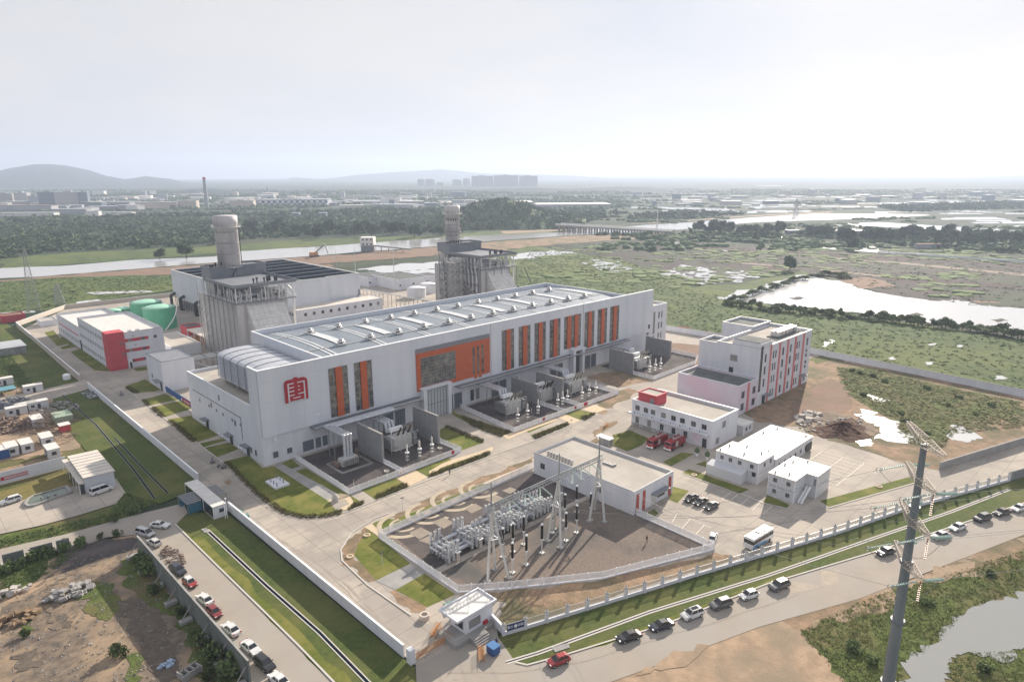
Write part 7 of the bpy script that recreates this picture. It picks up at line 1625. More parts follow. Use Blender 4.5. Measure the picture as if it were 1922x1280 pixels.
s.obox((a.x,a.y-.8,.6), 3.3, .2, 1.2, .3).obox((a.x,a.y+.8,.6), 3.3, .2, 1.2, .3); s.build('shell', M['conc2'], t)
t_ = P(122,808); t = thing('stall', 'small stall with pale roof and red front in the left camp', 'stall', (t_.x,t_.y,0)); MB().box(t_.x-1.6,t_.y-1.8,2.2,t_.x+1.6,t_.y+1.8,2.35).build('roof', M['roofwhite'], t); MB().box(t_.x-1.4,t_.y-1.6,0,t_.x+1.4,t_.y+1.6,2.19).build('body', M['red'], t)
t_ = P(118,790); t = thing('green_shed', 'green tarpaulin covered shed beside the rebar heap', 'shed', (t_.x,t_.y,0)); MB().prism([(t_.x-2.5,t_.y-3.5),(t_.x+2.5,t_.y-3.5),(t_.x+2.5,t_.y+3.5),(t_.x-2.5,t_.y+3.5)],0,2.6).build('cover', mat('pale_green_tarp',(0.24,0.32,0.24),.7,(0.30,0.36,0.28),1), t)
t_ = P(12,738); t = thing('blue_tarp_shelter', 'teal tarp covered shelter at the left edge', 'shelter', (t_.x,t_.y,0)); MB().box(t_.x-3,t_.y-3,1.8,t_.x+3,t_.y+3,2.0).build('tarp', mat('teal_tarp',(0.10,0.25,0.30),.6), t); s = MB()
for sx in (-2.8,2.8):
    for sy in (-2.8,2.8): s.bar((t_.x+sx,t_.y+sy,0),(t_.x+sx,t_.y+sy,1.8),.12)
s.build('post', M['steel'], t)
t_ = P(20,660); t = thing('camp_shed', 'low grey roofed shed at the far left edge of the camp', 'shed', (t_.x,t_.y,0)); MB().box(t_.x-6,t_.y-8,0,t_.x+5,t_.y+8,3.4).build('wall', M['steel'], t); MB().box(t_.x-6.4,t_.y-8.4,3.4,t_.x+5.4,t_.y+8.4,3.6).build('roof', M['farroof'], t)
a = P(126,712); tag(MB().lathe((a.x,a.y,0),[(1.3,0),(1.4,.3),(1.4,1.9),(.9,2.3)],14).build('water_tank', M['fence']), 'white plastic water tank on the grass bank by the wall end', 'tank')
a = P(22,602); simple_block('red_hut', 'small red roofed hut by the marsh at the left', a.x-5, a.y-5, a.x+6, a.y+4, 4.0, m=M['red'], rm=M['redearth'], wins=0, cat='hut')
a = P(78,611); simple_block('low_building', 'low white hut inside the left wall by the service building', a.x-1, a.y-5, a.x+7, a.y+6, 3.2, wins=0, cat='hut')
# well/box equipment on the front lawn
a = P(521,908); t = thing('valve_box', 'white concrete valve platform with pipes on the front lawn', 'valve platform', (a.x,a.y,0)); MB().box(a.x-2,a.y-3,0,a.x+2,a.y+3,.5).build('slab', M['render'], t); s = MB()
for k in range(6): s.cyl((a.x-1.2+k%2*2.2,a.y-2.3+k*.9,.5),(a.x-1.2+k%2*2.2,a.y-2.3+k*.9,1.5),.16,n=8)
s.build('valves', M['steel'], t)
a = P(630,940); tag(MB().lathe((a.x,a.y,0),[(1.1,0),(.9,.6),(1.0,1.0),(.5,1.7),(.1,2.0)],9).build('garden_rock', M['debris']), 'pale upright garden rock inside the square path loop', 'rock')
a = P(1135,834); t = thing('equipment_kiosk', 'pale open sided equipment cabinet by the canteen lawn', 'cabinet', (a.x,a.y,0)); MB().box(a.x-1.2,a.y-2.6,2.3,a.x+1.2,a.y+2.6,2.5).build('roof', M['trim'], t); MB().box(a.x-.9,a.y-2.3,0,a.x+.9,a.y+1.5,2.0).build('racks', M['steel'], t); s = MB()
for sx in (-1.1,1.1):
    for sy in (-2.4,0,2.4): s.bar((a.x+sx,a.y+sy,0),(a.x+sx,a.y+sy,2.3),.12)
s.build('post', M['cream'], t)
for px, py, lb in ((1308,855,'left'),(1327,862,'right')):
    a = P(px,py); t = thing('potted_shrub', 'dark potted shrub in a white pot, %s of the canteen door' % lb, 'potted plant', (a.x,a.y,0), 0, 'potted shrubs by the canteen door'); MB().lathe((a.x,a.y,0),[(.35,0),(.5,.8)],12).build('pot', M['trim'], t); MB().lathe((a.x,a.y,.8),[(.2,0),(.75,.5),(.7,1.2),(.2,1.7)],9).build('foliage', M['leafd'], t)

# ================================================================ LATTICE TOWERS, LIGHTNING POLES
for px, py, top, lb, D_ in ((65,585,462,'left lattice power tower on the marsh by the river',0),(112,572,532,'smaller lattice tower right of the first on the marsh',0),(1790-0,386+0,333,'thin far lattice mast beyond the right end of the bridge',1),):
    if D_: a = P(1493,408); hh_ = PD(1493,373,math.hypot(a.x,a.y)).z
    else: a = P(px,py); hh_ = PD(px,top,math.hypot(a.x,a.y)).z
    t = thing('lattice_tower', lb, 'pylon', (a.x,a.y,0), 0, 'lattice towers'); lattice(t, 'lattice', a.x, a.y, 6 if not D_ else 8, .8, hh_, 12, M['steel'], th=.10 if not D_ else .35)
    if not D_:
        s = MB()
        for z in (hh_*.97,hh_*.86,hh_*.75): s.bar((a.x-4,a.y+3,z),(a.x+4,a.y-3,z),.25)
        s.build('crossarm', M['steel'], t)
for px, yb, yt, lb in ((741,546,458,'beside the treatment buildings'),(668,524,464,'right of the cooling block roof'),(632,505,470,'in front of the red earth bank'),(1233,430,377,'by the end of the bridge')):
    a = P(px,yb); h_ = PD(px,yt,math.hypot(a.x,a.y)).z
    tag(MB().cyl((a.x,a.y,0),(a.x,a.y,h_),.35 if px < 1000 else 1.0,.12,n=6).build('lightning_pole', M['steelpale']), 'tall thin pale pole '+lb, 'pole', 'tall thin poles')
for px, yb, yt in ((1000,0,0),): pass
# far red-white chimney
a = P(389,392); h_ = PD(388,333,math.hypot(a.x,a.y)).z
t = thing('factory_chimney', 'tall thin factory chimney in front of the far hills on the left', 'chimney', (a.x,a.y,0)); MB().cyl((a.x,a.y,0),(a.x,a.y,h_),5,3.2,n=14).build('shaft', M['fargrey'], t); MB().cyl((a.x,a.y,h_*.93),(a.x,a.y,h_*1.003),3.6,3.5,n=14).build('band', M['red'], t)
# bridge
t = thing('bridge', 'long low concrete bridge on many piers across the river', 'bridge', (*PXY(1060,437),0))
b0, b1 = P(1048,421,9), P(1262,438,3); b0.z, b1.z = 9, 6
s = MB(); d = b1-b0; dd = Vector((-d.y,d.x,0)).normalized()*9
q = [b0+dd,b0-dd,b1-dd,b1+dd]; s.add([tuple(p) for p in q]+[(p.x,p.y,p.z-2.2) for p in q],[(0,1,2,3),(7,6,5,4),(1,0,4,5),(2,1,5,6),(3,2,6,7),(0,3,7,4)]); s.build('deck', M['conc2'], t); s = MB()
for k in range(20):
    c = b0.lerp(b1,(k+.5)/20)
    for sg in (-1,1): s.cyl((c.x+dd.x*.6*sg,c.y+dd.y*.6*sg,-1),(c.x+dd.x*.6*sg,c.y+dd.y*.6*sg,c.z-2.2),1.3,n=8)
s.build('piers', M['conc2'], t); s = MB(); s.bar(b0+dd+Vector((0,0,.8)), b1+dd+Vector((0,0,.8)), 1.1).bar(b0-dd+Vector((0,0,.8)), b1-dd+Vector((0,0,.8)), 1.1); s.build('parapet', M['farwhite'], t)
# riverside pump house
a = P(690,472); D_ = math.hypot(a.x,a.y); w_ = 24/1277*D_; hA = PD(690,446,D_).z
t = thing('river_pump_house', 'white box pump house on a grey base at the river edge with a gangway', 'pump house', (a.x,a.y,0))
va = Vector((math.sin(HEAD),-math.cos(HEAD),0)); vb = Vector((math.cos(HEAD),math.sin(HEAD),0)); o0 = Vector((a.x,a.y,0))-va*w_/2
quadbox(o0, va*w_, vb*w_*.8, 0, hA*.42).build('base', M['mullion'], t); quadbox(o0-va*.5-vb*.5, va*(w_*.95+1), vb*(w_*.8+1), hA*.42, hA).build('wall', M['farwhite'], t); s = MB()
for k in range(3):
    c = o0+va*w_*(.2+.3*k)-vb*.7
    for z in (hA*.52,hA*.85): s.obox((c.x,c.y,z), 1.6, .3, 1.6, math.atan2(va.y,va.x))
s.build('window', M['glass'], t); s = MB(); s.bar(o0+va*w_+Vector((0,0,hA*.42)), o0+va*(w_+40)+vb*(-10)+Vector((0,0,3)), 1.6)
for k in range(4): c = o0+va*(w_+8+k*8)-vb*(2+2*k); s.bar((c.x,c.y,0),(c.x,c.y,hA*.35-1.2*k),.8)
s.build('gangway', M['conc2'], t)
a = P(590,482); t = thing('excavator', 'long reach excavator on the river bank with its arm over the water', 'excavator', (a.x,a.y,0)); s = MB()
s.box(a.x-4,a.y-3,0,a.x+4,a.y+3,1.5); s.build('tracks', M['dark'], t); MB().box(a.x-4,a.y-2.5,1.5,a.x+3,a.y+2.5,4.5).build('body', M['barrier'], t); s = MB(); e1 = Vector((a.x,a.y,3))+va*11+Vector((0,0,9)); s.bar((a.x,a.y,3),e1,1.3).bar(e1,e1+va*3+Vector((0,0,-9)),.9); s.build('arm', M['mullion'], t)

# ================================================================ TREES
def crown_mesh(seed, n, rx, rz_, leaf, blobs=9, lo=.1):
    rr = random.Random(seed); s = MB(); bl = []
    for k in range(blobs):
        th = rr.uniform(0,6.28); r_ = rr.uniform(.1,.62)*rx; bl.append((Vector((r_*math.cos(th), r_*math.sin(th), rz_*rr.uniform(.25,.85)*2)), rr.uniform(.32,.55)*rx))
    for k in range(n):
        c, rad = rr.choice(bl); v = Vector((rr.gauss(0,1),rr.gauss(0,1),rr.gauss(0,.85))).normalized(); p_ = c+v*rad*(rr.random()**.35)
        if p_.z < lo: p_.z = lo+rr.random()*.4
        a = Vector((rr.gauss(0,1),rr.gauss(0,1),rr.gauss(0,1))).normalized()*leaf*rr.uniform(.5,1.2); b2_ = a.orthogonal().normalized()*leaf*rr.uniform(.4,.9)
        s.add([p_-a-b2_*.3, p_+a*.3-b2_, p_+a+b2_*.4, p_-a*.2+b2_],[(0,1,2,3)])
    return s
def tree_proto(name, seed, h, rx, leaf, m, n=900, trunk=True):
    t = thing(name, 'tree', 'tree'); th = h*.28 if trunk else 0
    if trunk:
        s = MB(); s.cyl((0,0,0),(.1,0,th*1.3),h*.025+.06,h*.016,n=7); rr = random.Random(seed)
        for k in range(5): an = k*1.3+rr.random(); s.cyl((.1,0,th*.9+k*.1),(rx*.5*math.cos(an),rx*.5*math.sin(an),th+h*.3),h*.012,h*.005,n=5)
        s.build('trunk', M['bark'], t)
    c = crown_mesh(seed, n, rx, (h-th)/2*.9, leaf, lo=0 if not trunk else .3); c.v = [(v[0],v[1],v[2]+th*.8) for v in c.v]; c.build('crown', m, t)
    return Proto(t)
T1 = [tree_proto('tree', 31+i, 6.5, 2.7, .38, M['leaf'], 800) for i in range(3)]
T2 = [tree_proto('shrub', 41+i, 2.4, 1.7, .26, M['leaf'], 420, False) for i in range(3)]
T3 = [tree_proto('tree', 51+i, 12, 6.0, .95, M['leafd'], 700) for i in range(3)]
rr = random.Random(77)
# row of trees along the big pond
def line_pts(pl, n, j=6):
    out = []; tot = sum(math.hypot(b[0]-a[0],b[1]-a[1]) for a, b in zip(pl, pl[1:]))
    for k in range(n):
        q = tot*(k+rr.uniform(.1,.9))/n
        for a, b in zip(pl, pl[1:]):
            l = math.hypot(b[0]-a[0],b[1]-a[1])
            if q <= l: f = q/l; out.append((a[0]+(b[0]-a[0])*f+rr.uniform(-2,2), a[1]+(b[1]-a[1])*f+rr.uniform(-j,j)*.5)); break
            q -= l
    return out
for px, py in line_pts([(1360,570),(1440,580),(1530,588),(1620,596),(1700,606),(1780,613),(1860,624),(1940,634),(2060,655)], 84, 5):
    a = P(px,py+2); rr.choice(T1).put((a.x,a.y,-.1), rr.uniform(0,6), 'bushy tree in the green row along the near shore of the big pond', 'trees along the big pond', scale=(rr.uniform(.6,1.9),rr.uniform(.6,1.9),rr.uniform(.3,.95)))
for px, py in line_pts([(1365,568),(1420,552),(1460,538),(1500,524),(1545,516),(1600,524)], 34, 5):
    a = P(px,py); rr.choice(T1).put((a.x,a.y,-.1), rr.uniform(0,6), 'dark bushy tree in the belt at the left end of the big pond', 'trees at the left of the big pond', scale=(rr.uniform(.8,2.0),rr.uniform(.8,2.0),rr.uniform(.3,.75)))
for px, py in line_pts([(1300,436),(1350,440),(1400,441),(1440,438),(1470,440)], 22, 7)+line_pts([(1500,445),(1560,446),(1600,452),(1640,452),(1700,450),(1780,452),(1860,456),(1940,458)], 52, 12):
    a = P(px,py); rr.choice(T3).put((a.x,a.y,-.1), rr.uniform(0,6), 'dark tree in the hazy grove belt on the right beyond the dark fields', 'far trees on the right', scale=rr.uniform(.8,1.5))
for px, py in line_pts([(450,433),(560,438),(640,436),(740,440),(840,436),(900,430)], 46, 14):
    a = P(px,py); rr.choice(T3).put((a.x,a.y,-.1), rr.uniform(0,6), 'dark tree in the hazy belt behind the grassy river bank', 'far trees behind the river', scale=rr.uniform(.7,1.5))
for px, py, sc in ((350,485,1.4),(300,487,.9),(596,449,1.1),(1600,470,1.0),(1482,508,1.0)):
    a = P(px,py); T3[0].put((a.x,a.y,-.1), rr.uniform(0,6), {350:'large round dark bush at the river edge left of the near chimney',300:'smaller dark bush left of the round one at the river edge',596:'dark bush on the grassy far river bank',1600:'dark bush on the brown field at the right',1482:'dark bush at the left corner of the big pond'}[px], scale=sc)
for px, py, sc in ((275,1075,1.4),(262,1060,1.2),(290,1110,1.0),(405,1235,1.5),(380,1205,1.1),(430,1260,1.3),(340,1150,.8),(225,1225,1.0),(250,960,1.1),(262,950,.9),(215,975,.8),(48,1190,.8),(395,1270,1.2),(150,1020,1.2),(120,1030,1.1),(90,1040,1.3),(60,1050,1.0),(190,1006,.8),(220,1004,.7),(30,1065,1.2),(8,1075,1.1)):
    a = P(px,py+3); rr.choice(T2).put((a.x,a.y,-.05), rr.uniform(0,6), 'low green bush growing on the rough ground at the lower left', 'bushes at the lower left', scale=sc*rr.uniform(.8,1.2))
for px, py, sc in ((1600,1215,1.2),(1640,1240,1.0),(1740,1130,1.0),(1860,1075,1.0),(1850,1255,1.1)):
    a = P(px,py+3); rr.choice(T2).put((a.x,a.y,-.05), rr.uniform(0,6), 'low green bush on the bank round the lower right pond', 'bushes at the lower right', scale=(sc*.9,sc*.9,sc*.5))
for px, py, sc in ((1615,700,1.3),(1640,705,1.4),(1660,715,1.2),(1600,695,1.1),(1740,728,1.3),(1800,745,1.1),(1860,760,1.3),(1700,790,1.2),(1720,805,1.3),(1690,775,1.1),(1740,812,1.0),(1620,740,1.1),(1780,760,1.0),(1830,775,1.1)):
    a = P(px,py+2); rr.choice(T2).put((a.x,a.y,-.1), rr.uniform(0,6), 'olive bush on the waste ground inside the right wall', 'bushes on the waste ground', scale=(sc*.9,sc*.9,sc*.45))

# clump stuff: countless low growth
def inside(p, reg):
    ins = False
    for i in range(len(reg)):
        a, b = reg[i], reg[i-1]
        if (a[1] > p[1]) != (b[1] > p[1]) and p[0] < (b[0]-a[0])*(p[1]-a[1])/(b[1]-a[1])+a[0]: ins = not ins
    return ins
def scatter(name, regs, n, m, hgt, leaf, faces, seed, z=0, spread=1.0, flat=.7, label=None, zf=None):
    rr = random.Random(seed); s = MB(); V = s.v; F = s.f
    ws = [[PXY(*p) for p in r_] for r_ in regs]; areas = []
    for wp in ws: areas.append(abs(sum(wp[i-1][0]*wp[i][1]-wp[i][0]*wp[i-1][1] for i in range(len(wp)))/2))
    ta = sum(areas)
    for wp, ar in zip(ws, areas):
        x0, x1 = min(p[0] for p in wp), max(p[0] for p in wp); y0, y1 = min(p[1] for p in wp), max(p[1] for p in wp); k = 0; tgt = int(n*ar/ta); tries = 0
        while k < tgt and tries < tgt*30:
            tries += 1; x, y = rr.uniform(x0,x1), rr.uniform(y0,y1)
            if not inside((x,y), wp): continue
            k += 1; hh = hgt*rr.uniform(.4,1.3); R_ = hh*spread; zz = z+(zf(x,y) if zf else 0)
            for q in range(faces):
                th = rr.uniform(0,6.28); r_ = R_*math.sqrt(rr.random()); cx_, cy_, cz_ = x+r_*math.cos(th), y+r_*math.sin(th), zz+hh*rr.random()*(1-.6*(r_/R_)**2)
                ax, ay, az = rr.gauss(0,1)*leaf, rr.gauss(0,1)*leaf, rr.gauss(0,flat)*leaf; bx, by, bz = rr.gauss(0,1)*leaf, rr.gauss(0,1)*leaf, rr.gauss(0,flat)*leaf
                o_ = len(V); V += [(cx_-ax,cy_-ay,cz_-az),(cx_+bx,cy_+by,cz_+bz),(cx_+ax,cy_+ay,cz_+az)]; F.append((o_,o_+1,o_+2))
    o = s.build(name, m); o['kind'] = 'stuff'; return o
scatter('marsh_scrub', [[(950,520),(1000,470),(1130,475),(1230,510),(1300,545),(1390,563),(1440,574),(1560,588),(1700,608),(1922,640),(2000,655),(2000,770),(1922,738),(1520,665),(1387,641),(1260,616),(1230,600),(1000,560)]], 3600, M['marshleaf'], .42, .45, 8, 3, flat=.3, spread=2.4)
scatter('marsh_scrub', [[(0,530),(120,522),(320,518),(330,540),(126,570),(40,590),(0,600)]], 1000, M['marshleaf'], .5, .5, 7, 4, flat=.3, spread=2.2)
scatter('field_scrub', [[(1010,465),(1130,455),(1280,452),(1490,470),(1922,500),(1922,585),(1800,570),(1700,556),(1570,520),(1490,503),(1300,495),(1180,470)]], 900, M['leafd'], .45, .7, 9, 5, flat=.25, spread=6)
scatter('woodland', [[(0,486),(0,424),(90,412),(250,408),(390,412),(520,408),(700,406),(900,408),(930,430),(830,436),(640,440),(450,452),(400,460),(130,472)]], 3000, M['leafd'], 4.5, 2.1, 12, 6, flat=.6)
scatter('woodland', [[(0,420),(0,412),(300,404),(640,396),(900,392),(1180,400),(1060,425),(930,428),(880,408),(600,406),(300,408)]], 1300, M['leafd'], 6, 3.5, 9, 7)
scatter('woodland', [[(1170,414),(1200,404),(1300,398),(1400,402),(1280,412)],[(1640,388),(1922,380),(1922,392),(1700,398)],[(1480,440),(1640,434),(1922,440),(1960,478),(1750,466),(1600,454)],[(1290,437),(1460,440),(1480,452),(1300,450)]], 1700, M['leafd'], 6, 3, 9, 8)
scatter('waste_grass', [[(1570,690),(1640,694),(1760,724),(1922,757),(1922,800),(1790,815),(1760,845),(1700,830),(1680,790),(1640,770),(1590,740)]], 2600, M['leafy'], .45, .34, 7, 9, z=.03, flat=.25, spread=2)
scatter('rough_weeds', [[(1500,1185),(1640,1118),(1800,1072),(1922,1032),(1922,1105),(1816,1140),(1763,1200),(1690,1245),(1700,1285),(1590,1290),(1560,1250)],[(1780,1262),(1786,1240),(1820,1226),(1922,1220),(1922,1290),(1790,1290)]], 3000, mat('bright_weeds',(0.15,0.20,0.06),.9,(0.21,0.22,0.09),.3), .26, .10, 9, 13, spread=1.8)
scatter('rough_weeds', [[(0,1062),(95,1032),(165,1020),(130,1050),(70,1088),(0,1110)],[(300,1110),(350,1130),(470,1270),(400,1285),(350,1200)],[(0,640),(60,720),(0,740)],[(235,925),(300,945),(250,965),(120,1000),(0,1028),(0,1010),(200,965)]], 2600, M['marshleaf'], .4, .14, 9, 14)
scatter('gravel_rubble', [[(0,1120),(90,1045),(256,1030),(330,1110),(460,1270),(440,1290),(0,1290)]], 700, M['conc2'], .10, .12, 5, 15, spread=3)
scatter('hedge', [[(315,790),(325,790),(370,828),(360,830)],[(265,751),(272,750),(282,761),(276,762)],[(235,728),(245,726),(262,738),(250,738)],[(283,766),(292,764),(312,782),(304,784)],[(420,868),(430,867),(487,925),(510,942),(532,957),(563,966),(604,966),(640,958),(640,966),(604,972),(563,972),(531,964),(505,948),(484,932)],
   [(706,930),(760,907),(768,913),(708,938)],[(660,946),(682,940),(684,946),(652,959)],[(806,890),(918,848),(920,854),(806,896)],[(834,802),(842,800),(908,826),(905,832)],[(1000,818),(1065,793),(1070,797),(1006,824)],[(1092,783),(1116,774),(1118,778),(1096,790)],[(865,778),(880,786),(960,811),(940,820),(885,800)]], 3600, M['hedge'], .7, .14, 9, 16, z=.03, spread=.6)
scatter('lawn_blades', [[(1151,816),(1182,807),(1218,823),(1204,836),(1178,847),(1149,835)]], 200, M['grass'], .1, .12, 4, 17, spread=2)

RIV = [(640,454),(940,434),(1053,430),(1150,421),(1280,413),(1400,403),(1530,395),(1731,397),(1780,404),(1600,418),(1430,424),(1330,432),(1280,438),(1180,444),(1073,449),(913,460),(640,482)]
BIG = [(1330,566),(1380,540),(1470,518),(1550,516),(1640,538),(1757,556),(1845,566),(2000,570),(2000,640),(1848,622),(1700,605),(1440,578)]
WETS = [(min(q[0] for q in p_)-12, max(q[0] for q in p_)+12, min(q[1] for q in p_)-1.5, max(q[1] for q in p_)+4.5) for p_ in pf if max(q[0] for q in p_)-min(q[0] for q in p_) > 22]
def wet(px, py):
    if inside((px,py), RIV) or inside((px,py), BIG): return True
    return any(a_ < px < b_ and c_ < py < d_ for a_, b_, c_, d_ in WETS)
def belts(seed, n, x0, x1, y0, y1, hgt, m):
    """hedgerow and copse belts strewn over the far plain, each a ragged line of clumps"""
    rr = random.Random(seed); s = MB(); V = s.v; F = s.f
    for _ in range(n):
        px = rr.uniform(x0,x1); py = y0+(y1-y0)*rr.random()**1.4; a = P(px,py)
        if wet(px,py): continue
        D_ = math.hypot(a.x,a.y); ln = rr.uniform(.04,.15)*D_; an = rr.gauss(HEAD-math.pi/2,.5); wd = rr.uniform(6,24); hh = hgt*rr.uniform(.6,1.5)
        for k in range(int(ln/7)):
            t_ = rr.uniform(-.5,.5)*ln; q = rr.uniform(-.5,.5)*wd; cx_, cy_ = a.x+t_*math.cos(an)-q*math.sin(an), a.y+t_*math.sin(an)+q*math.cos(an); r_ = rr.uniform(3,8); zt = hh*rr.uniform(.5,1.2)
            o_ = len(V); k5 = 6
            for i in range(k5): th = 6.283*i/k5+rr.random(); V.append((cx_+r_*math.cos(th), cy_+r_*math.sin(th), -.2))
            for i in range(k5): th = 6.283*i/k5+rr.random(); V.append((cx_+r_*.75*math.cos(th), cy_+r_*.75*math.sin(th), zt*rr.uniform(.5,.9)))
            V.append((cx_+rr.uniform(-1,1),cy_+rr.uniform(-1,1),zt))
            for i in range(k5): j = (i+1)%k5; F.append((o_+i,o_+j,o_+k5+j,o_+k5+i)); F.append((o_+k5+i,o_+k5+j,o_+2*k5))
    o = s.build('woodland', m); o['kind'] = 'stuff'
belts(61, 300, 1120, 1990, 356, 432, 3.2, M['leafd'])
belts(62, 240, -40, 1180, 358, 398, 6, M['leafd'])
belts(63, 50, 1180, 1980, 440, 470, 4, M['leafd'])
belts(64, 70, 980, 1960, 462, 560, .8, M['marshleaf'])

# ================================================================ FAR HILLS AND CITY
def ridge(name, sil, D, depth, m, seed, nz=6):
    rr = random.Random(seed); s = MB(); pts = []
    for (x0,y0),(x1,y1) in zip(sil, sil[1:]):
        k = max(2,int((x1-x0)/9))
        for i in range(k): f = i/k; pts.append((x0+(x1-x0)*f, y0+(y1-y0)*f+rr.uniform(-.5,.5)))
    pts.append(sil[-1]); rows = []
    prof = ((-1,0),(-.75,.22),(-.5,.5),(-.25,.8),(0,1),(.3,.75),(.7,.3),(1,0))
    for px, py in pts:
        c = PD(px,py,D); u = Vector((c.x,c.y,0)).normalized(); col = []
        for f, hgt in prof:
            b = Vector((c.x,c.y,0))+u*f*depth; hh = max(0,c.z)*hgt*(1+(rr.uniform(-.09,.09) if 0<abs(f)<1 else 0)); col.append((b.x,b.y,hh-1 if hgt == 0 else hh))
        rows.append(col)
    n = len(prof); s.add([v for c in rows for v in c], [(i*n+j,(i+1)*n+j,(i+1)*n+j+1,i*n+j+1) for i in range(len(rows)-1) for j in range(n-1)])
    o = s.build(name, m, smooth=True); o['kind'] = 'structure'; return o
ridge('hills', [(-300,345),(-120,330),(-20,325),(30,314),(70,308),(120,310),(160,318),(200,330),(235,337),(272,331),(320,336),(360,346),(400,353),(440,357)], 6800, 1500, M['hill'], 1)
ridge('hills', [(380,358),(440,352),(500,346),(550,333),(600,337),(660,330),(740,323),(830,318),(900,325),(1000,328),(1080,330),(1160,336),(1240,341),(1330,348),(1400,352)], 9800, 1100, M['hill'], 2)
ridge('hills', [(1500,350),(1600,345),(1700,342),(1800,336),(1880,331),(1960,328),(2100,338)], 10200, 900, M['hill'], 3)
ridge('hill_slope', [(270,372),(310,366),(350,357),(390,354),(420,357),(470,360),(520,366),(560,370)], 3300, 450, M['hill'], 4)
ridge('hill_slope', [(800,374),(860,368),(920,356),(1000,352),(1060,356),(1130,352),(1180,350),(1240,354),(1290,361),(1330,372)], 3200, 500, M['hill'], 5)
hz = [(780,430),(820,410),(860,394),(900,380),(945,374),(990,383),(1030,396),(1070,408),(1110,416)]
ridge('hill_slope', [(795,420),(830,402),(870,392),(900,380),(945,375),(985,382),(1010,394),(1050,404),(1100,412)], 1150, 150, M['leafd'], 6)
# trees over the near wooded hill
s = MB(); rr = random.Random(9)
prof_pts = [(795,420),(830,402),(870,392),(900,380),(945,375),(985,382),(1010,394),(1050,404),(1100,412)]
for _ in range(900):
    px = rr.uniform(800,1095)
    for (x0,y0),(x1,y1) in zip(prof_pts, prof_pts[1:]):
        if x0 <= px <= x1: py = y0+(y1-y0)*(px-x0)/(x1-x0)
    c = PD(px,py,1150); u = Vector((c.x,c.y,0)).normalized(); f = rr.uniform(-1,.5); hh = c.z*max(0,1-abs(f)**1.3); b = Vector((c.x,c.y,0))+u*f*150; R_ = rr.uniform(3,6)
    for q in range(10):
        v = Vector((rr.gauss(0,1),rr.gauss(0,1),abs(rr.gauss(0,.8)))).normalized()*R_*rr.uniform(.5,1); p_ = b+Vector((0,0,hh))+v; a = Vector((rr.gauss(0,1),rr.gauss(0,1),rr.gauss(0,1)))*1.6; c2_ = Vector((rr.gauss(0,1),rr.gauss(0,1),rr.gauss(0,1)))*1.6; s.add([p_-a,p_+c2_,p_+a],[(0,1,2)])
s.build('woodland', M['leafd'])['kind'] = 'stuff'

def fbox(name, label, cat, x0, x1, yb, yt, m, depth=.5, rm=None, group='buildings of the far city', D=None, yaw=.15, detail=True):
    a, b = (P(x0,yb), P(x1,yb)) if D is None else (PD(x0,yb,D), PD(x1,yb,D))
    D_ = math.hypot((a.x+b.x)/2,(a.y+b.y)/2); zt = PD((x0+x1)/2, yt, D_).z; zb = 0 if D is None else max(0,min(a.z,b.z))
    if D: zb = 0
    a.z = b.z = 0; va_ = (b-a); W_ = va_.length; ang = math.atan2(va_.y,va_.x)+yaw; c = (a+b)/2; dep = W_*depth
    t = thing(name, label, cat, (c.x,c.y,0), 0, group); t.rotation_euler = (0,0,ang); OFF[t.name] = Vector((0,0,0))
    MB().box(-W_/2,0,zb,W_/2,dep,zt).build('wall', m, t)
    e = max(.4,W_*.01); MB().box(-W_/2-e,-e,zt,W_/2+e,dep+e,zt+max(.5,(zt)*.03)).build('roof', rm or M['farroof'], t)
    if detail and zt > 12: MB().box(-W_*.2,dep*.3,zt+.6,W_*.1,dep*.6,zt+.6+zt*.08).build('roof_house', m, t)
    return t
F = fbox
F('office_block','dark blue-grey block in the far left city','building',76,106,388,361,M['farblue'])
F('office_block','beige block right of the dark blue-grey one in the far left city','building',107,150,388,361,M['farbeige'])
F('office_block','blue grey block right of the beige one in the far left city','building',150,166,388,361,M['farblue'])
F('office_block','hazy grey block at the left edge of the far city','building',-5,24,385,364,M['farbeige']); F('office_block','second hazy grey block from the left edge of the far city','building',30,52,385,363,M['farbeige']); F('office_block','small hazy block between the grey and dark blue ones','building',55,76,386,368,M['fargrey'])
F('warehouse','long cream factory with dark windows in the far left city','warehouse',258,330,392,380,M['cream'],.3); F('warehouse','cream factory right of the long cream one','warehouse',331,368,391,377,M['cream'],.4)
F('warehouse','cream factory with low wing left of the chequered hall','warehouse',433,475,391,377,M['cream'],.4)
chk = bpy.data.materials.new('chequer_cladding'); chk.use_nodes = True; N_ = chk.node_tree; ck = N_.nodes.new('ShaderNodeTexChecker'); ck.inputs['Scale'].default_value = .14; ck.inputs['Color1'].default_value = (.6,.6,.6,1); ck.inputs['Color2'].default_value = (.05,.08,.14,1)
tcn = N_.nodes.new('ShaderNodeTexCoord'); N_.links.new(tcn.outputs['Object'], ck.inputs['Vector']); N_.links.new(ck.outputs['Color'], N_.nodes['Principled BSDF'].inputs['Base Color'])
F('chequered_hall','long hall with blue and white chequered cladding in the far city','warehouse',490,612,387,375,chk,.35)
F('warehouse','long low brown roofed shed in the far left city','warehouse',0,92,395,386,M['farroof'],.25,M['redearth']); F('warehouse','white roofed low shed at the left below the brown one','warehouse',0,96,406,400,M['farwhite'],.2); F('warehouse','grey shed beside the white low shed','warehouse',100,160,402,393,M['fargrey'],.3)
F('warehouse','pale slab sided hall above the wood on the left','warehouse',162,185,408,397,M['farwhite'],.5); F('warehouse','low white roofed hall left of the near chimney','warehouse',190,245,404,399,M['farwhite'],.3)
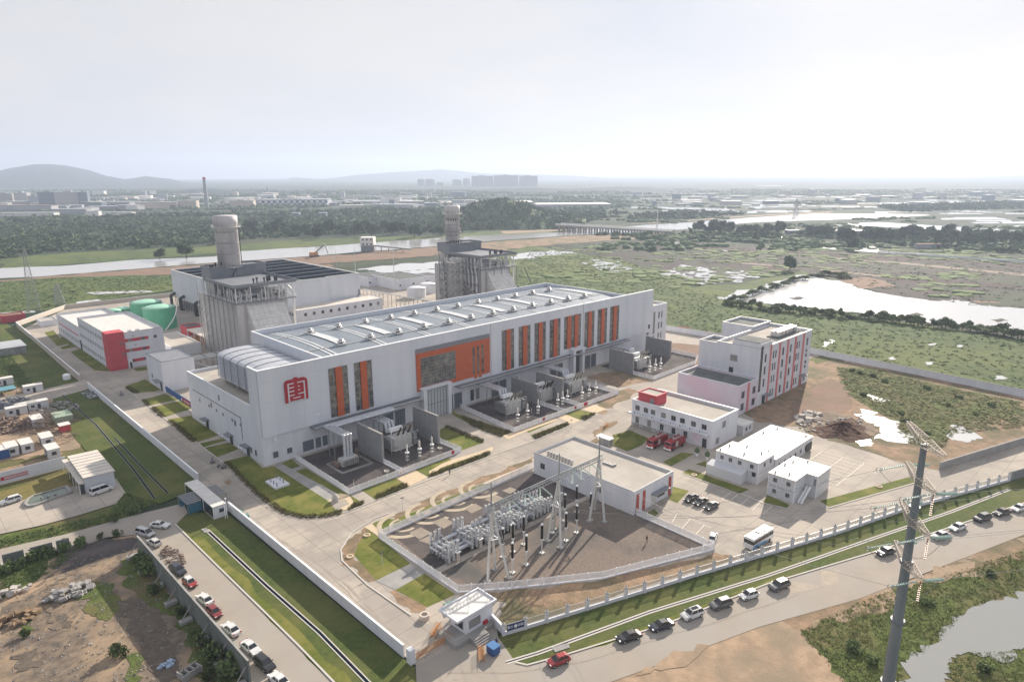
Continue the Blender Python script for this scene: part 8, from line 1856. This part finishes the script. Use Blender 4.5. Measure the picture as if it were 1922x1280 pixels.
F('warehouse','white roofed factory above the far chimney','warehouse',662,770,384,378,M['farwhite'],.5); F('warehouse','white factory with bright roof left of the far chimney','warehouse',715,752,386,372,M['farwhite'],.4)
F('warehouse','long white roofed shed behind the wooded hill','warehouse',858,1000,384,380,M['farroof'],.5,M['farwhite']); F('warehouse','long bright shed right of the wooded hill','warehouse',1010,1148,392,384,M['farroof'],.5,M['farwhite'])
F('gas_tower','pair of pale blue silos in the wood left','tower',547,561,407,400,M['farblue'],1); F('gas_tower','pale blue silo at the right of the pair','tower',598,612,408,400,M['farblue'],1)
for x0,x1,yt,lb in ((886,926,331,'left'),(928,973,330,'middle'),(975,1009,331,'right')): F('apartment_tower','%s one of three wide hazy tower slabs on the skyline' % lb,'tower block',x0,x1,352,yt,M['tower'],.25,D=4300,group='hazy towers on the skyline',yaw=.1)
for x0,x1,yt,lb in ((785,797,337,'leftmost small hazy tower on the skyline'),(800,816,337,'second small hazy tower on the skyline'),(820,832,343,'third small hazy tower, lower than its neighbours'),(851,866,338,'small hazy tower left of the three wide slabs'),(870,882,336,'narrow hazy tower touching the wide slabs')): F('apartment_tower',lb,'tower block',x0,x1,352,yt,M['tower'],.5,D=4600,group='hazy towers on the skyline',yaw=.2)
F('warehouse','flat topped hazy building on the right skyline','building',1421,1468,356,349,M['fargrey'],.4,D=4300)
F('warehouse','dark long low building among the trees on the right','building',1478,1500,441,433,M['farblue'],.6); F('warehouse','long dark roofed shed in the right groves','warehouse',1570,1632,443,434,M['fargrey'],.4); F('warehouse','pink roofed long shed by the white guard rail on the right','warehouse',1722,1770,466,459,M['fargrey'],.3,M['redearth'])
rr = random.Random(15); MM = [M['farwhite'],M['cream'],M['fargrey'],M['farroof'],M['farbeige'],M['farblue']]
for i in range(260):
    px = rr.uniform(-20,860) if i < 200 else rr.uniform(1180,1922); py = rr.uniform(364,396) if px < 900 else rr.uniform(366,386)
    if 250 < px < 620 and py > 384: py -= 10
    w_ = rr.uniform(8,44)*(.35+(py-360)/40); hh = rr.uniform(1.5,6)*(.4+(py-362)/34) if rr.random() < .75 else rr.uniform(5,12)
    F('town_building' if hh > 4 else 'far_shed','hazy low building in the distant town','building',px,px+w_,py,py-hh,rr.choice(MM),rr.uniform(.3,.9),rr.choice([M['farroof'],M['farwhite'],M['fargrey']]),'scattered far town buildings',yaw=rr.uniform(-.3,.5),detail=False)
# white guard rail along the far road
t = thing('guard_rail', 'long row of small white guard blocks along the far road on the right', 'guard rail', (*PXY(1660,473),0)); s = MB()
for k in range(62):
    f = k/61; px = 1650+f*300; py = 474.5+f*20.5; a = P(px,py); s.obox((a.x,a.y,1.0), 3.0, .5, 1.6, math.atan2(*(lambda v:(v.y,v.x))(P(1922,493)-P(1650,474.5))))
s.build('blocks', M['trim'], t)
sheet('far_road', M['farwhite'], [[(1490,462),(1600,467),(1650,472),(1680,474),(1680,477),(1640,474),(1590,470),(1490,464)],[(1610,463),(1640,462),(1650,470),(1625,470)],[(1350,438),(1470,444),(1480,452),(1350,442)]], .08, natural=.001)

# ================================================================ HAZE
hm = bpy.data.materials.new('haze_air'); hm.use_nodes = True; nn2 = hm.node_tree; nn2.nodes.clear()
pv = nn2.nodes.new('ShaderNodeVolumePrincipled'); mo = nn2.nodes.new('ShaderNodeOutputMaterial'); pv.inputs['Color'].default_value = (0.63,0.745,0.96,1); pv.inputs['Density'].default_value = 0.00017; pv.inputs['Anisotropy'].default_value = 0.25
nn2.links.new(pv.outputs[0], mo.inputs['Volume'])
hz_ = MB().box(-12500,-12500,-2.5,12500,12500,330).build('haze', hm); hz_['kind'] = 'stuff'
